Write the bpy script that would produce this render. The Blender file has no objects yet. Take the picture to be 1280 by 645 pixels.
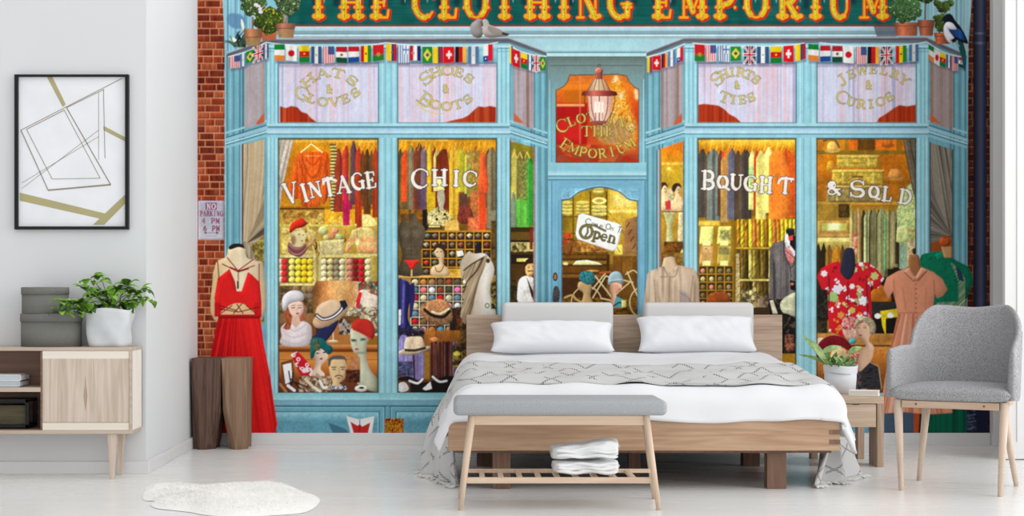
import numpy as np, math, random
# ---------------------------------------------------------------------------
# Mural print: a small painter that fills a colour lattice and a part lattice.
# Units: 206.7 units = 1 m on the wall (the print's own drawing units).
# ---------------------------------------------------------------------------
PS = 3                               # samples per drawing unit
MX0, MX1, MY0, MY1 = 247, 1237, -23, 541
PW, PH = (MX1-MX0)*PS, (MY1-MY0)*PS
IMG = np.zeros((PH, PW, 3), np.float32)
PID = np.zeros((PH, PW), np.int16)
PARTS = []                           # (name, label)
CUR = [0]
def part(name, label=None):
    PARTS.append((name, label)); CUR[0] = len(PARTS)-1
def back(i): CUR[0] = i
def _hash(ix, iy, seed):
    h = (ix.astype(np.int64)*374761393 + iy.astype(np.int64)*668265263 + seed*974634777) & 0x7fffffff
    h = ((h ^ (h >> 13))*1274126177) & 0x7fffffff
    return ((h ^ (h >> 16)) & 0xffff)/65535.0
def vnoise(X, Y, sx, sy, seed=0):
    x = X/sx; y = Y/sy; ix = np.floor(x); iy = np.floor(y); fx = x-ix; fy = y-iy
    fx = fx*fx*(3-2*fx); fy = fy*fy*(3-2*fy); ix = ix.astype(np.int64); iy = iy.astype(np.int64)
    a = _hash(ix, iy, seed); b = _hash(ix+1, iy, seed); c = _hash(ix, iy+1, seed); d = _hash(ix+1, iy+1, seed)
    return (a*(1-fx)+b*fx)*(1-fy)+(c*(1-fx)+d*fx)*fy
def blur(a, r):
    r = int(round(r))
    if r < 1: return a
    for ax in (0, 1):
        for _ in range(2):
            p = [(0, 0)]*a.ndim; p[ax] = (r+1, r)
            c = np.cumsum(np.pad(a, p, mode='edge'), axis=ax, dtype=np.float64)
            n = a.shape[ax]
            hi = np.take(c, range(2*r+1, 2*r+1+n), axis=ax); lo = np.take(c, range(0, n), axis=ax)
            a = ((hi-lo)/(2*r+1)).astype(np.float32)
    return a
def smooth(pts, n=5, closed=True):
    P = [np.array(p, float) for p in pts]; m = len(P); out = []
    rng = range(m if closed else m-1)
    for i in rng:
        if closed: p0, p1, p2, p3 = P[(i-1) % m], P[i], P[(i+1) % m], P[(i+2) % m]
        else: p0, p1, p2, p3 = P[max(i-1, 0)], P[i], P[i+1], P[min(i+2, m-1)]
        for k in range(n):
            t = k/n
            out.append(tuple(.5*((2*p1)+(-p0+p2)*t+(2*p0-5*p1+4*p2-p3)*t*t+(-p0+3*p1-3*p2+p3)*t**3)))
    if not closed: out.append(tuple(P[-1]))
    return out
def _win(x0, y0, x1, y1, pad=0):
    i0 = max(0, int((x0-pad-MX0)*PS)-1); i1 = min(PW, int((x1+pad-MX0)*PS)+2)
    j0 = max(0, int((y0-pad-MY0)*PS)-1); j1 = min(PH, int((y1+pad-MY0)*PS)+2)
    if i1 <= i0 or j1 <= j0: return None
    X, Y = np.meshgrid((np.arange(i0, i1)+.5)/PS+MX0, (np.arange(j0, j1)+.5)/PS+MY0)
    return (slice(j0, j1), slice(i0, i1)), X, Y
def _pmask(pts, X, Y):
    m = np.zeros(X.shape, bool); n = len(pts)
    for i in range(n):
        xa, ya = pts[i]; xb, yb = pts[(i+1) % n]
        if ya == yb: continue
        lo, hi = min(ya, yb), max(ya, yb)
        r0 = np.searchsorted(Y[:, 0], lo); r1 = np.searchsorted(Y[:, 0], hi)
        if r1 <= r0: continue
        yy = Y[r0:r1, 0]; xc = xa+(yy-ya)*(xb-xa)/(yb-ya)
        m[r0:r1] ^= X[r0:r1] < xc[:, None]
    return m
def _smask(pts, w, X, Y, taper=None):
    m = np.zeros(X.shape, bool); n = len(pts)-1
    for i in range(n):
        xa, ya = pts[i]; xb, yb = pts[i+1]; dx, dy = xb-xa, yb-ya; L = dx*dx+dy*dy+1e-9
        wa = w if taper is None else w+(taper-w)*i/max(n, 1)
        j0 = max(0, np.searchsorted(Y[:, 0], min(ya, yb)-wa)-1); j1 = np.searchsorted(Y[:, 0], max(ya, yb)+wa)+1
        i0 = max(0, np.searchsorted(X[0], min(xa, xb)-wa)-1); i1 = np.searchsorted(X[0], max(xa, xb)+wa)+1
        XX = X[j0:j1, i0:i1]; YY = Y[j0:j1, i0:i1]
        t = np.clip(((XX-xa)*dx+(YY-ya)*dy)/L, 0, 1)
        m[j0:j1, i0:i1] |= (XX-xa-t*dx)**2+(YY-ya-t*dy)**2 < (wa/2)**2
    return m
def _col(c, X, Y):
    if callable(c): return c(X, Y)
    return np.broadcast_to(np.array(c, np.float32), X.shape+(3,))
def shift(a, dx, dy):
    return np.roll(np.roll(a, int(round(dy)), 0), int(round(dx)), 1)
CLIP = [None]
def put(mask, sl, X, Y, col, alpha=1., soft=0, vol=None, keep=False, tex=0):
    m = mask.astype(np.float32)
    if CLIP[0] is not None: m = m*_pmask(CLIP[0], X, Y)
    c = np.array(_col(col, X, Y), np.float32)
    if vol:
        r, dx, dy, amt = vol; b = blur(m, r*PS)
        c = c*(1+amt*(shift(b, dx*PS, dy*PS)-shift(b, -dx*PS, -dy*PS)))[..., None]
        c = c*(1-abs(amt)*.45*(1-np.clip(b, 0, 1)**.8))[..., None]
    if tex: c = c*(1+tex*(vnoise(X, Y, .9, .9, 3)+vnoise(X, Y, 2.5, 2.5, 5)-1))[..., None]
    if soft: m = blur(m, soft*PS)
    if CLIP[0] is not None: m = m*_pmask(CLIP[0], X, Y)
    if not keep: PID[sl][m > .5] = CUR[0]
    m = (m*alpha)[..., None]
    IMG[sl] = IMG[sl]*(1-m)+np.clip(c, 0, 255)*m
def poly(pts, col, sm=False, n=5, **k):
    if sm: pts = smooth(pts, n)
    xs = [p[0] for p in pts]; ys = [p[1] for p in pts]
    pad = 2*k.get('soft', 0)+(2*k['vol'][0] if k.get('vol') else 0)+1
    w = _win(min(xs), min(ys), max(xs), max(ys), pad)
    if w is None: return
    sl, X, Y = w; put(_pmask(pts, X, Y), sl, X, Y, col, **k)
def rect(x0, y0, x1, y1, col, **k): poly([(x0, y0), (x1, y0), (x1, y1), (x0, y1)], col, **k)
def ellp(cx, cy, rx, ry, rot=0, a0=0, a1=360, n=28):
    r = math.radians(rot); out = []
    for i in range(n+(0 if a1-a0 >= 360 else 1)):
        a = math.radians(a0+(a1-a0)*i/n); x = rx*math.cos(a); y = ry*math.sin(a)
        out.append((cx+x*math.cos(r)-y*math.sin(r), cy+x*math.sin(r)+y*math.cos(r)))
    return out
def ell(cx, cy, rx, ry, col, rot=0, **k): poly(ellp(cx, cy, rx, ry, rot), col, **k)
def line(pts, w, col, sm=False, taper=None, **k):
    if sm: pts = smooth(pts, 5, False)
    xs = [p[0] for p in pts]; ys = [p[1] for p in pts]
    ww = _win(min(xs), min(ys), max(xs), max(ys), w+2*k.get('soft', 0)+1)
    if ww is None: return
    sl, X, Y = ww; put(_smask(pts, w, X, Y, taper), sl, X, Y, col, **k)
def grad(c0, c1, x0, y0, x1, y1):
    c0 = np.array(c0, float); c1 = np.array(c1, float); L = (x1-x0)**2+(y1-y0)**2
    def f(X, Y):
        t = np.clip(((X-x0)*(x1-x0)+(Y-y0)*(y1-y0))/L, 0, 1)[..., None]
        return c0*(1-t)+c1*t
    return f
def ramp(stops, axis='x'):
    p = [s[0] for s in stops]; cs = np.array([s[1] for s in stops], float)
    def f(X, Y):
        v = X if axis == 'x' else Y
        return np.stack([np.interp(v, p, cs[:, i]) for i in range(3)], -1)
    return f
def speck(cols, s=1.5, seed=0, sy=None):
    cols = np.array(cols, float); k = len(cols)
    def f(X, Y):
        a = vnoise(X, Y, s, sy or s, seed)*.6+vnoise(X+7.3, Y+3.1, s*.45, (sy or s)*.45, seed+9)*.4
        t = np.clip((a-.2)/.6, 0, .999)*(k-1); i = t.astype(int); fr = (t-i)[..., None]
        return cols[i]*(1-fr)+cols[np.minimum(i+1, k-1)]*fr
    return f
def patches(cols, s=3, seed=0, warp=1.):
    cols = np.array(cols, float)
    def f(X, Y):
        x = X+warp*s*(vnoise(X, Y, s, s, seed+3)-.5)*2; y = Y+warp*s*(vnoise(X, Y, s, s, seed+5)-.5)*2
        i = (_hash(np.floor(x/s), np.floor(y/s), seed)*.9999*len(cols)).astype(int)
        return cols[i]
    return f
def folds(cols, s=3, seed=0, slant=None, sy=400):
    cols = np.array(cols, float); k = len(cols)
    def f(X, Y):
        x = X if slant is None else slant(X, Y)
        a = vnoise(x, Y, s, sy, seed)*.65+vnoise(x+3, Y, s*.4, sy, seed+4)*.35
        t = np.clip((a-.2)/.6, 0, .999)*(k-1); i = t.astype(int); fr = (t-i)[..., None]
        return cols[i]*(1-fr)+cols[np.minimum(i+1, k-1)]*fr
    return f
# ---- stroke lettering -------------------------------------------------------
def arc(cx, cy, rx, ry, a0, a1, n=14):
    return [(cx+rx*math.cos(math.radians(a0+(a1-a0)*i/n)), cy+ry*math.sin(math.radians(a0+(a1-a0)*i/n))) for i in range(n+1)]
def sf(x, y, h=.16): return [(x-h, y), (x+h, y)]
# glyph: (advance width, thick strokes, thin strokes); box height 1, y down
GL = {
 'A': (.9, [[(.42, 0), (.8, 1)]], [[(.42, 0), (.1, 1)], [(.2, .66), (.68, .66)], sf(.1, 1, .13), sf(.8, 1, .14)]),
 'B': (.75, [[(.18, 0), (.18, 1)], arc(.4, .27, .25, .27, -90, 90), arc(.4, .76, .3, .25, -90, 90)], [[(0, 0), (.42, 0)], [(.18, .5), (.42, .5)], [(0, 1), (.42, 1)]]),
 'C': (.85, [arc(.48, .5, .4, .5, 215, 90)], [arc(.48, .5, .4, .5, 320, 215), arc(.48, .5, .4, .5, 90, 40), [(.8, .12), (.82, .34)]]),
 'D': (.85, [[(.18, 0), (.18, 1)], arc(.38, .5, .4, .5, -80, 80)], [[(0, 0), (.42, 0)], [(0, 1), (.42, 1)]]),
 'E': (.72, [[(.18, 0), (.18, 1)]], [[(0, 0), (.62, 0), (.64, .22)], [(.18, .5), (.5, .5)], [(.5, .38), (.5, .62)], [(0, 1), (.64, 1), (.68, .76)]]),
 'G': (.88, [arc(.48, .5, .4, .5, 215, 90), [(.78, .55), (.78, .95)]], [arc(.48, .5, .4, .5, 320, 215), arc(.48, .5, .4, .5, 90, 30), [(.55, .55), (.92, .55)]]),
 'H': (.95, [[(.18, 0), (.18, 1)], [(.76, 0), (.76, 1)]], [sf(.18, 0), sf(.18, 1), sf(.76, 0), sf(.76, 1), [(.18, .5), (.76, .5)]]),
 'I': (.42, [[(.2, 0), (.2, 1)]], [sf(.2, 0), sf(.2, 1)]),
 'J': (.6, [[(.4, 0), (.4, .8)]+arc(.22, .8, .18, .22, 0, 150)], [sf(.4, 0)]),
 'L': (.7, [[(.18, 0), (.18, 1)]], [sf(.18, 0), [(0, 1), (.62, 1), (.66, .72)]]),
 'M': (1.1, [[(.2, 0), (.55, .8)], [(.92, 0), (.92, 1)]], [[(.18, 0), (.18, 1)], [(.55, .8), (.9, 0)], sf(.18, 1), sf(.92, 1), sf(.12, 0, .1), sf(.96, 0, .1)]),
 'N': (.95, [[(.2, 0), (.78, 1)]], [[(.18, 0), (.18, 1)], [(.78, 0), (.78, 1)], sf(.18, 1, .13), sf(.78, 0, .13), sf(.14, 0, .1)]),
 'O': (.9, [arc(.45, .5, .38, .5, 125, 235), arc(.45, .5, .38, .5, -55, 55)], [arc(.45, .5, .38, .5, 0, 360, 24)]),
 'P': (.75, [[(.18, 0), (.18, 1)], arc(.4, .28, .28, .28, -90, 90)], [[(0, 0), (.42, 0)], [(.18, .56), (.42, .56)], sf(.18, 1)]),
 'R': (.85, [[(.18, 0), (.18, 1)], arc(.4, .26, .26, .26, -90, 90), [(.42, .54), (.76, 1)]], [[(0, 0), (.42, 0)], [(.18, .53), (.45, .53)], sf(.18, 1, .14), sf(.78, 1, .1)]),
 'S': (.7, [arc(.35, .27, .27, .27, 200, 110)+arc(.35, .75, .29, .25, -70, 60)], [arc(.35, .27, .27, .27, 330, 200), arc(.35, .75, .29, .25, 60, 160), [(.62, .02), (.62, .26)], [(.06, .74), (.06, 1)]]),
 'T': (.85, [[(.42, 0), (.42, 1)]], [[(0, .22), (.04, 0), (.8, 0), (.84, .22)], sf(.42, 1)]),
 'U': (.9, [[(.18, 0), (.18, .62)]+arc(.46, .62, .28, .38, 180, 90)], [arc(.46, .62, .28, .38, 90, 0)+[(.74, 0)], sf(.18, 0), sf(.74, 0, .13)]),
 'V': (.85, [[(.1, 0), (.44, 1)]], [[(.44, 1), (.76, 0)], sf(.1, 0, .13), sf(.76, 0, .12)]),
 'W': (1.2, [[(.1, 0), (.36, 1)], [(.6, 0), (.84, 1)]], [[(.36, 1), (.6, 0)], [(.84, 1), (1.1, 0)], sf(.1, 0, .12), sf(1.1, 0, .12)]),
 'Y': (.85, [[(.08, 0), (.42, .52)], [(.42, .52), (.42, 1)]], [[(.42, .52), (.78, 0)], sf(.08, 0, .12), sf(.78, 0, .12), sf(.42, 1)]),
 '&': (.9, [arc(.36, .24, .2, .24, 60, 300)+[(.3, .3), (.8, 1)]], [arc(.36, .24, .2, .24, -60, 60), [(.46, .42), (.2, .6)]+arc(.34, .78, .24, .22, 200, 40)+[(.72, .6)], sf(.72, .56, .12)]),
 '4': (.6, [[(.42, 0), (.42, 1)]], [[(.42, 0), (.02, .68), (.6, .68)]]),
 '6': (.6, [arc(.3, .7, .24, .3, 0, 360, 20), [(.06, .7), (.14, .3), (.4, 0)]], []),
 'K': (.75, [[(.18, 0), (.18, 1)], [(.3, .45), (.7, 1)]], [[(.18, .6), (.66, 0)], sf(.18, 0), sf(.18, 1)]),
 'p': (.6, [[(.14, .35), (.14, 1.3)], arc(.32, .66, .22, .3, -110, 110)], [sf(.1, .37, .1), sf(.14, 1.3, .14)]),
 'e': (.55, [arc(.28, .68, .22, .3, 180, 60)], [arc(.28, .68, .22, .3, 360, 180), [(.06, .66), (.5, .66)]]),
 'n': (.65, [[(.14, .36), (.14, 1)], arc(.34, .6, .18, .24, 0, -10)+[(.52, 1)]], [arc(.34, .6, .2, .24, 200, 360), sf(.14, 1, .12), sf(.52, 1, .12)]),
 ' ': (.4, [], []),
}
def glyph(ch, x, y, w, h, rot, tw, nw, col, out=None, ow=.8, ax=None):
    """x, y = middle of the glyph box; rot in degrees."""
    adv, thick, thin = GL[ch]; r = math.radians(rot); c, s = math.cos(r), math.sin(r)
    def tr(p):
        u = (p[0]-adv/2+.02)*w; v = (p[1]-.5)*h
        return (x+u*c-v*s, y+u*s+v*c)
    st = [(list(map(tr, q)), tw) for q in thick]+[(list(map(tr, q)), nw) for q in thin]
    if out is not None:
        for q, ww in st: line(q, ww+2*ow, out, keep=ax)
    for q, ww in st: line(q, ww, col, keep=ax)
def arctext(txt, cx, cy, rx, ry, a0, a1, w, h, tw, nw, col, out, ow=.6, up=True, sizes=None, keep=True):
    n = len(txt)
    for i, ch in enumerate(txt):
        a = math.radians(a0+(a1-a0)*(i/(n-1) if n > 1 else .5))
        x = cx+rx*math.cos(a); y = cy+ry*math.sin(a)
        tx, ty = -rx*math.sin(a), ry*math.cos(a)
        if (a1 < a0): tx, ty = -tx, -ty
        k = sizes[i] if sizes else 1
        glyph(ch, x, y, w*k, h*k, math.degrees(math.atan2(ty, tx)), tw, nw, col, out, ow, keep)
# ---- shopfront structure ----------------------------------------------------
BL = (146, 202, 216); BM = (116, 172, 190); BD = (58, 104, 122); BH = (190, 228, 234); BX = (92, 146, 162)
def wood(c, amt=14, seed=1, vert=True):
    c = np.array(c, float)
    def f(X, Y):
        n = (vnoise(X, Y, 1.2, 40, seed) if vert else vnoise(X, Y, 40, 1.2, seed))+vnoise(X, Y, 9, 14, seed+1)-1
        return np.clip(c+n[..., None]*np.array([amt*1.3, amt, amt*.8]), 0, 255)
    return f
def bricks(x0, x1, y0, y1, dark=1., seed=5):
    rect(x0, y0, x1, y1, wood(np.array((206, 140, 100))*dark, 24, 3, False))
    y = y0-2; k = 0; rnd = random.Random(seed)
    while y < y1:
        x = x0-rnd.choice([3, 9, 14]) ; k += 1
        while x < x1:
            wd = rnd.choice([11, 19, 19, 18, 12]); t = rnd.choice([0, 1, 2, 3, 4])
            c = [(134, 52, 28), (148, 58, 30), (110, 40, 24), (158, 78, 48), (124, 46, 26)][t]
            a, b = max(x, x0), min(x+wd-1.1, x1)
            if b > a: rect(a, y, b, min(y+7.6, y1), wood(np.array(c)*dark, 30, k), vol=(1, -1, -1, .25))
            x += wd
        y += 8.72
part('brick_wall', 'red brick strip along the left edge')
bricks(247, 284, MY0, 541)
part('brick_wall', 'dark brick strip beside the drainpipe')
bricks(1200, 1237, MY0, 541, .62, 8)
for yy in range(-10, 541, 9): rect(1208, yy, 1213, yy+6, (62, 16, 10), keep=True, alpha=.5)
part('drainpipe', 'dark navy drainpipe')
rect(1216.5, MY0, 1233, 541, ramp([(1216, (14, 14, 22)), (1219, (34, 36, 52)), (1223, (60, 64, 88)), (1226, (76, 82, 106)), (1229, (52, 58, 84)), (1233, (28, 30, 48))]))
for yy in (42, 54): rect(1215.5, yy-1.5, 1234, yy+1.5, ramp([(1216, (24, 26, 44)), (1225, (120, 126, 150)), (1233, (30, 32, 50))]))
# painted timber front
part('shopfront_frame', 'pale blue painted timber shopfront')
poly([(277, MY0), (1216, MY0), (1213, 20), (1210, 60), (1208, 541), (281, 541), (281, 66), (280, 30)], wood((134, 192, 206), 12, 2))
# upper brackets
poly([(636, 46), (684, 46), (684, 68)], (164, 204, 212))
poly([(808, 46), (858, 46), (808, 68)], (164, 204, 212))
poly([(277, MY0), (330, MY0), (330, 52), (286, 66), (281, 60), (280, 28)], folds([(96, 150, 176), (140, 196, 212), (176, 218, 226), (120, 176, 196)], 3, 8))
poly([(283, 24), (288, 17), (300, 18), (306, 24), (305, 34), (296, 36), (288, 33)], (84, 124, 160), True, alpha=.75, soft=.6)
poly([(1150, MY0), (1216, MY0), (1213, 20), (1210, 45), (1210, 60), (1165, 48)], folds([(110, 160, 176), (150, 196, 206), (186, 216, 222), (128, 176, 190)], 3, 9))
# door recess
rect(683, 48, 808, 72, ramp([(48, (158, 204, 212)), (62, (172, 212, 218)), (64.5, (150, 196, 206)), (65.2, (70, 110, 124)), (67, (180, 222, 226)), (70, (190, 226, 230)), (71, (66, 92, 96))], 'y'))
rect(683, 71, 808, 541, ramp([(71, (92, 110, 104)), (80, (112, 134, 130)), (100, (118, 150, 152)), (130, (124, 170, 178)), (180, (130, 186, 200)), (260, (118, 176, 200)), (541, (108, 170, 200))], 'y'), tex=.05)
for x in (684, 806.5): line([(x, 72), (x, 541)], 1.2, BD, alpha=.8)
for x, c in ((687, BH), (689.5, BX), (802, BX), (804.5, BH)): line([(x, 100), (x, 541)], 1, c, alpha=.7)
line([(688, 82), (803, 82)], 1.4, (80, 96, 92), alpha=.8)
# transom above the door
rect(685, 203, 808, 226, ramp([(203, (150, 200, 210)), (212, (136, 192, 206)), (217, (172, 216, 224)), (218.5, (186, 226, 232)), (220, (84, 138, 156)), (223, (160, 210, 222)), (224.5, (70, 118, 136)), (226, (110, 172, 200))], 'y'))
# door stiles with panel mouldings
for x in (690, 698.5, 799, 806): line([(x, 226), (x, 541)], 1, (84, 138, 166), alpha=.8)
rect(691, 227, 698, 541, wood((122, 178, 202), 10, 6)); rect(799.5, 227, 805.5, 541, wood((122, 178, 202), 10, 7))
rect(698, 226, 800, 250, wood((120, 176, 200), 10, 8, False))
part('shop_sign', 'dark green sign board with red and gold ornamental letters')
poly([(362, MY0), (1120, MY0), (1120, 33.5), (356, 33.5)], wood((4, 84, 78), 16, 3, False))
rect(356, 31.2, 1120, 33.4, (140, 26, 40), keep=True)
rnd = random.Random(4)
for i in range(26):
    x = 400+i*28+rnd.uniform(-8, 8); line([(x, MY0), (x+rnd.uniform(-3, 3), rnd.uniform(2, 9))], 7, (8, 30, 44), soft=1.5, alpha=.6, keep=True)
SIGN = [('T', 397.5), ('H', 438.5), ('E', 475), ('C', 528.5), ('L', 560), ('O', 594.5), ('T', 630), ('H', 671), ('I', 704.5), ('N', 734), ('G', 773), ('E', 827.5), ('M', 865.5), ('P', 905), ('O', 944.5), ('R', 985), ('I', 1019), ('U', 1049), ('M', 1091)]
for ch, x in SIGN:
    h, w = 38, 31
    if ch in 'M': w = 31
    for (dx, dy, col, ow, al) in ((1.4, 1.2, (190, 26, 18), 1.3, 1), (0, 0, (222, 64, 24), .8, 1), (0, 0, (224, 164, 26), -.1, 1)):
        adv, thick, thin = GL[ch]
        for q in thick: line([(x+dx+(p[0]-adv/2+.02)*w, 3+dy+(p[1]-.5)*h) for p in q], 6.6+2*ow, col, keep=True)
        for q in thin: line([(x+dx+(p[0]-adv/2+.02)*w, 3+dy+(p[1]-.5)*h) for p in q], 2.6+2*ow, col, keep=True)
        for q in thick:        # ornamental bulbs at feet and waist
            for p in (q[0], q[-1]):
                if p[1] in (0, 1):
                    px, py = x+dx+(p[0]-adv/2+.02)*w, 3+dy+(p[1]-.5)*h
                    for s in (-1, 1): ell(px+s*4.2, py-1.8, 3.6+ow*.7, 3+ow*.6, col, keep=True)
            if len(q) == 2 and ch not in 'NR':
                px = x+dx+(q[0][0]*.3+q[1][0]*.7-adv/2+.02)*w
                for s in (-1, 1): ell(px+s*4.6, 9+dy, 1.6+ow*.7, 1.8+ow*.6, col, keep=True)
            if len(q) > 4:
                px = x+dx+(q[len(q)//2][0]-adv/2+.02)*w
                ell(px+(3.4 if px > x else -3.4), 9.5+dy, 1.5+ow*.6, 2+ow*.6, col, keep=True)
    for q in thick:
        P = [(x+(p[0]-adv/2+.02)*w, 3+(p[1]-.5)*h) for p in q]
        line(P, 4, speck([(120, 120, 14), (196, 186, 16), (222, 206, 40), (160, 80, 14)], 1.6, 5), keep=True, soft=.3)
        line([(p[0]-.6, p[1]) for p in P], .8, (250, 222, 110), keep=True, alpha=.8)
        ell(P[-1][0] if P[-1][1] > 12 else P[0][0], 12, .9, 1, (70, 60, 14), keep=True)
for x in (405, 433, 450, 481, 506, 534, 610, 641, 694, 716, 838, 1000, 1030, 970, 944, 1058): poly([(x-2.5, MY0), (x+2.5, MY0), (x+.3, 5.5)], (206, 226, 220), keep=True, soft=.3)
part('cornice', 'blue moulding under the sign')
rect(356, 33.4, 1120, 48, ramp([(33.4, (214, 208, 214)), (34.6, (200, 216, 222)), (35.5, (168, 210, 218)), (38.6, (160, 204, 214)), (39.4, (96, 124, 138)), (40.2, (150, 180, 188)), (42, (108, 140, 152)), (43, (120, 156, 168)), (43.8, (200, 232, 234)), (45, (206, 236, 236)), (46, (110, 140, 150)), (47, (196, 202, 208)), (48, (120, 124, 134))], 'y'), tex=.03)
poly([(1092, 33.5), (1120, 33.5), (1120, 46), (1096, 46)], (84, 94, 104), alpha=.8, keep=True)
# bay roofs
def roof(pts, lab):
    part('bay_roof', lab); poly(pts, wood((104, 106, 116), 12, 5, False))
    n = len(pts)//2; top = pts[:n]; line(top, 1.1, (176, 178, 186), keep=True)
    line([(p[0], p[1]+3) for p in top], 1.2, (82, 78, 86), keep=True)
    line([(p[0], p[1]+.6) for p in pts[n:]], 1.2, (84, 120, 132), keep=True)
# bay fronts ------------------------------------------------------------
def bay(xa, xb, xc, m0, m1, xd, xe, xf, ra, rf):
    """xa..xb slanted left side, xb..xc post, panes xc..m0 and m1..xd, post xd..xe, slanted side xe..xf."""
    # head rail
    rect(xb, 52, xe, 79, ramp([(52, (92, 140, 154)), (55.5, (150, 204, 214)), (58, (172, 218, 226)), (62, (130, 184, 198)), (66, (148, 204, 214)), (77, (120, 176, 190))], 'y'))
    for x0, x1, s in ((xb, xc, 1), (xd, xe, 1), (m0, m1, 2)):
        rect(x0, 56, x1, 541, wood((150, 206, 218), 12, int(x0)))
        w = x1-x0
        for f, c, ww in ((0.02, (78, 128, 144), 1.), (.2, BH, 1.5), (.36, (108, 162, 178), 1.), (.5, (160, 214, 224), 3), (.68, (108, 164, 180), 1.), (.82, BH, 1.4), (.98, (74, 124, 142), 1.1)):
            line([(x0+w*f, 60), (x0+w*f, 541)], ww, c, alpha=.75)
        rect(x0+1, 57, x1-1, 59, BH, alpha=.8); rect(x0+1, 60, x1-1, 61.2, BD, alpha=.6); rect(x0, 64, x1, 65, (96, 150, 166), alpha=.7)
    # transom
    rect(xb, 154, xe, 172, ramp([(154, (160, 212, 222)), (157.4, (176, 220, 228)), (158.4, (66, 116, 134)), (159.6, (100, 156, 176)), (161, (160, 200, 222)), (165.2, (186, 218, 232)), (166.4, (196, 234, 240)), (167.2, (74, 128, 146)), (169, (150, 206, 220)), (172, (140, 198, 216))], 'y'), tex=.04)
    # sill and stall riser
    rect(xa, 491, xf, 541, ramp([(491, (134, 196, 206)), (496.5, (150, 210, 220)), (499, (168, 222, 230)), (500.5, (122, 172, 192)), (504, (130, 182, 200)), (506.5, (120, 172, 190)), (507.2, (40, 84, 100)), (508.2, (110, 170, 188)), (541, (112, 172, 192))], 'y'), tex=.05)
    for x0, x1 in ((xa+4, m0+8), (m1-9, xf-2)):
        for (dx, dy, c) in ((0, 0, (46, 96, 112)), (1.4, 1.2, (150, 206, 218)), (7, 6.5, (42, 88, 106)), (8.4, 8, (168, 218, 228))):
            line([(x0+dx, 541), (x0+dx, 508+dy), (x1-dx, 508+dy), (x1-dx, 541)], 1.2, c, alpha=.85)
        rect(x0+9, 517, x1-9, 541, ramp([(517, (150, 206, 220)), (521, (124, 184, 200)), (528, (96, 156, 176)), (541, (106, 164, 184))], 'y'), tex=.12)
    # slanted sides
    for (x0, x1, s) in ((xa, xb, 1), (xf, xe, -1)):
        d = x1-x0
        def yy(x, a, b): return a+(b-a)*(x-x0)/d           # a at the wall, b at the front post
        poly([(x0, 66), (x1, 50), (x1, 541), (x0, 541)], wood((112, 168, 184), 12, int(x0)))
        poly([(x0, 66), (x1, 50), (x1, 78), (x0, 88)], ramp([(min(x0, x1), (112, 160, 172)), (max(x0, x1), (120, 168, 180))]))
        for k in range(6):
            f = (.02, .1, .18, .27, .34, .42)[k]; c = ((74, 128, 140), (140, 196, 206), (84, 136, 148), (122, 182, 192), (70, 120, 132), (50, 92, 102))[k]
            line([(x0+d*f, 70), (x0+d*f, 541)], 1.8, c, alpha=.8)
        for a, b, c, w in ((166, 151.5, (150, 204, 216), 2.4), (172, 156.5, (64, 112, 130), 1.5), (175, 160, (150, 196, 212), 4), (179.5, 165, (190, 228, 234), 1.4), (181, 166.6, (68, 120, 138), 1.4), (184, 169.5, (138, 194, 208), 3)):
            line([(x0, a), (x1, b)], w, c)
def postedge(x): line([(x, 54), (x, 541)], 1.2, (150, 206, 216), alpha=.8)
part('bay_frame', 'left bay window frame of blue timber')
bay(283, 333, 348, 473, 497, 621, 638, 683, 0, 0)
part('bay_frame', 'right bay window frame of blue timber')
bay(1-1+808, 855, 872, 995, 1021, 1145, 1161, 1208, 0, 0)
back(len(PARTS)-2)
roof([(284, 66.5), (333, 49), (636, 47.5), (683, 65), (683, 69), (636, 53), (333, 54), (284, 71)], 'dark roof edge of the left bay')
roof([(808, 65.5), (855, 47.5), (1158, 46.5), (1208, 68), (1208, 73), (1158, 52.5), (855, 53), (808, 70.5)], 'dark roof edge of the right bay')
# ---- lace panes behind the bunting -------------------------------------------
LACE = [(176, 168, 200), (200, 204, 228), (214, 218, 236), (206, 208, 230), (222, 192, 204), (216, 220, 238), (186, 180, 210)]
def lace(x0, x1, lab, hole, y0=79, y1=153.5):
    part('lace_curtain', lab)
    rect(x0, y0, x1, y1, folds(LACE, 5.5, int(x0)), tex=.03)
    sl, X, Y = _win(x0, y0, x1, y1)
    pk = np.clip(vnoise(X, Y, 9, 300, int(x0)+2)-.58, 0, 1)[..., None]*.9
    IMG[sl] = IMG[sl]*(1-pk)+np.array((226, 150, 150))*pk
    rect(x0, y0, x1, y0+5, (140, 136, 160), alpha=.55, keep=True, soft=.5)
    poly(hole, folds([(160, 40, 8), (186, 62, 20), (150, 34, 10), (196, 84, 40)], 7, int(x1)), keep=True, soft=.3)
    for i in range(0, len(hole)-1):
        pass
    for a in ((x0, y0, x1, y0), (x0, y0, x0, y1), (x1, y0, x1, y1), (x0, y1, x1, y1)):
        line([a[:2], a[2:]], 1.3, (72, 116, 130), alpha=.85, keep=True)
lace(348.5, 473, 'lace curtain behind the hats lettering', [(350, 133), (358, 135), (364, 132.5), (372, 134), (377, 140), (384, 142), (388, 147), (396, 153), (350, 153)])
lace(497.5, 621, 'lace curtain behind the shoes lettering', [(556, 153), (568, 150), (578, 148), (586, 144), (592, 138), (598, 133), (606, 134), (612, 132.5), (620, 134), (620, 153)])
lace(872.5, 995, 'lace curtain behind the ties lettering', [(872.5, 131), (880, 130), (890, 131), (898, 132), (906, 137), (912, 143), (920, 147), (926, 153), (872.5, 153)])
lace(1021.5, 1145, 'lace curtain behind the jewelry lettering', [(1098, 148), (1108, 142), (1116, 136), (1124, 131.5), (1134, 133), (1145, 131), (1145, 153), (1096, 153)])
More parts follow.
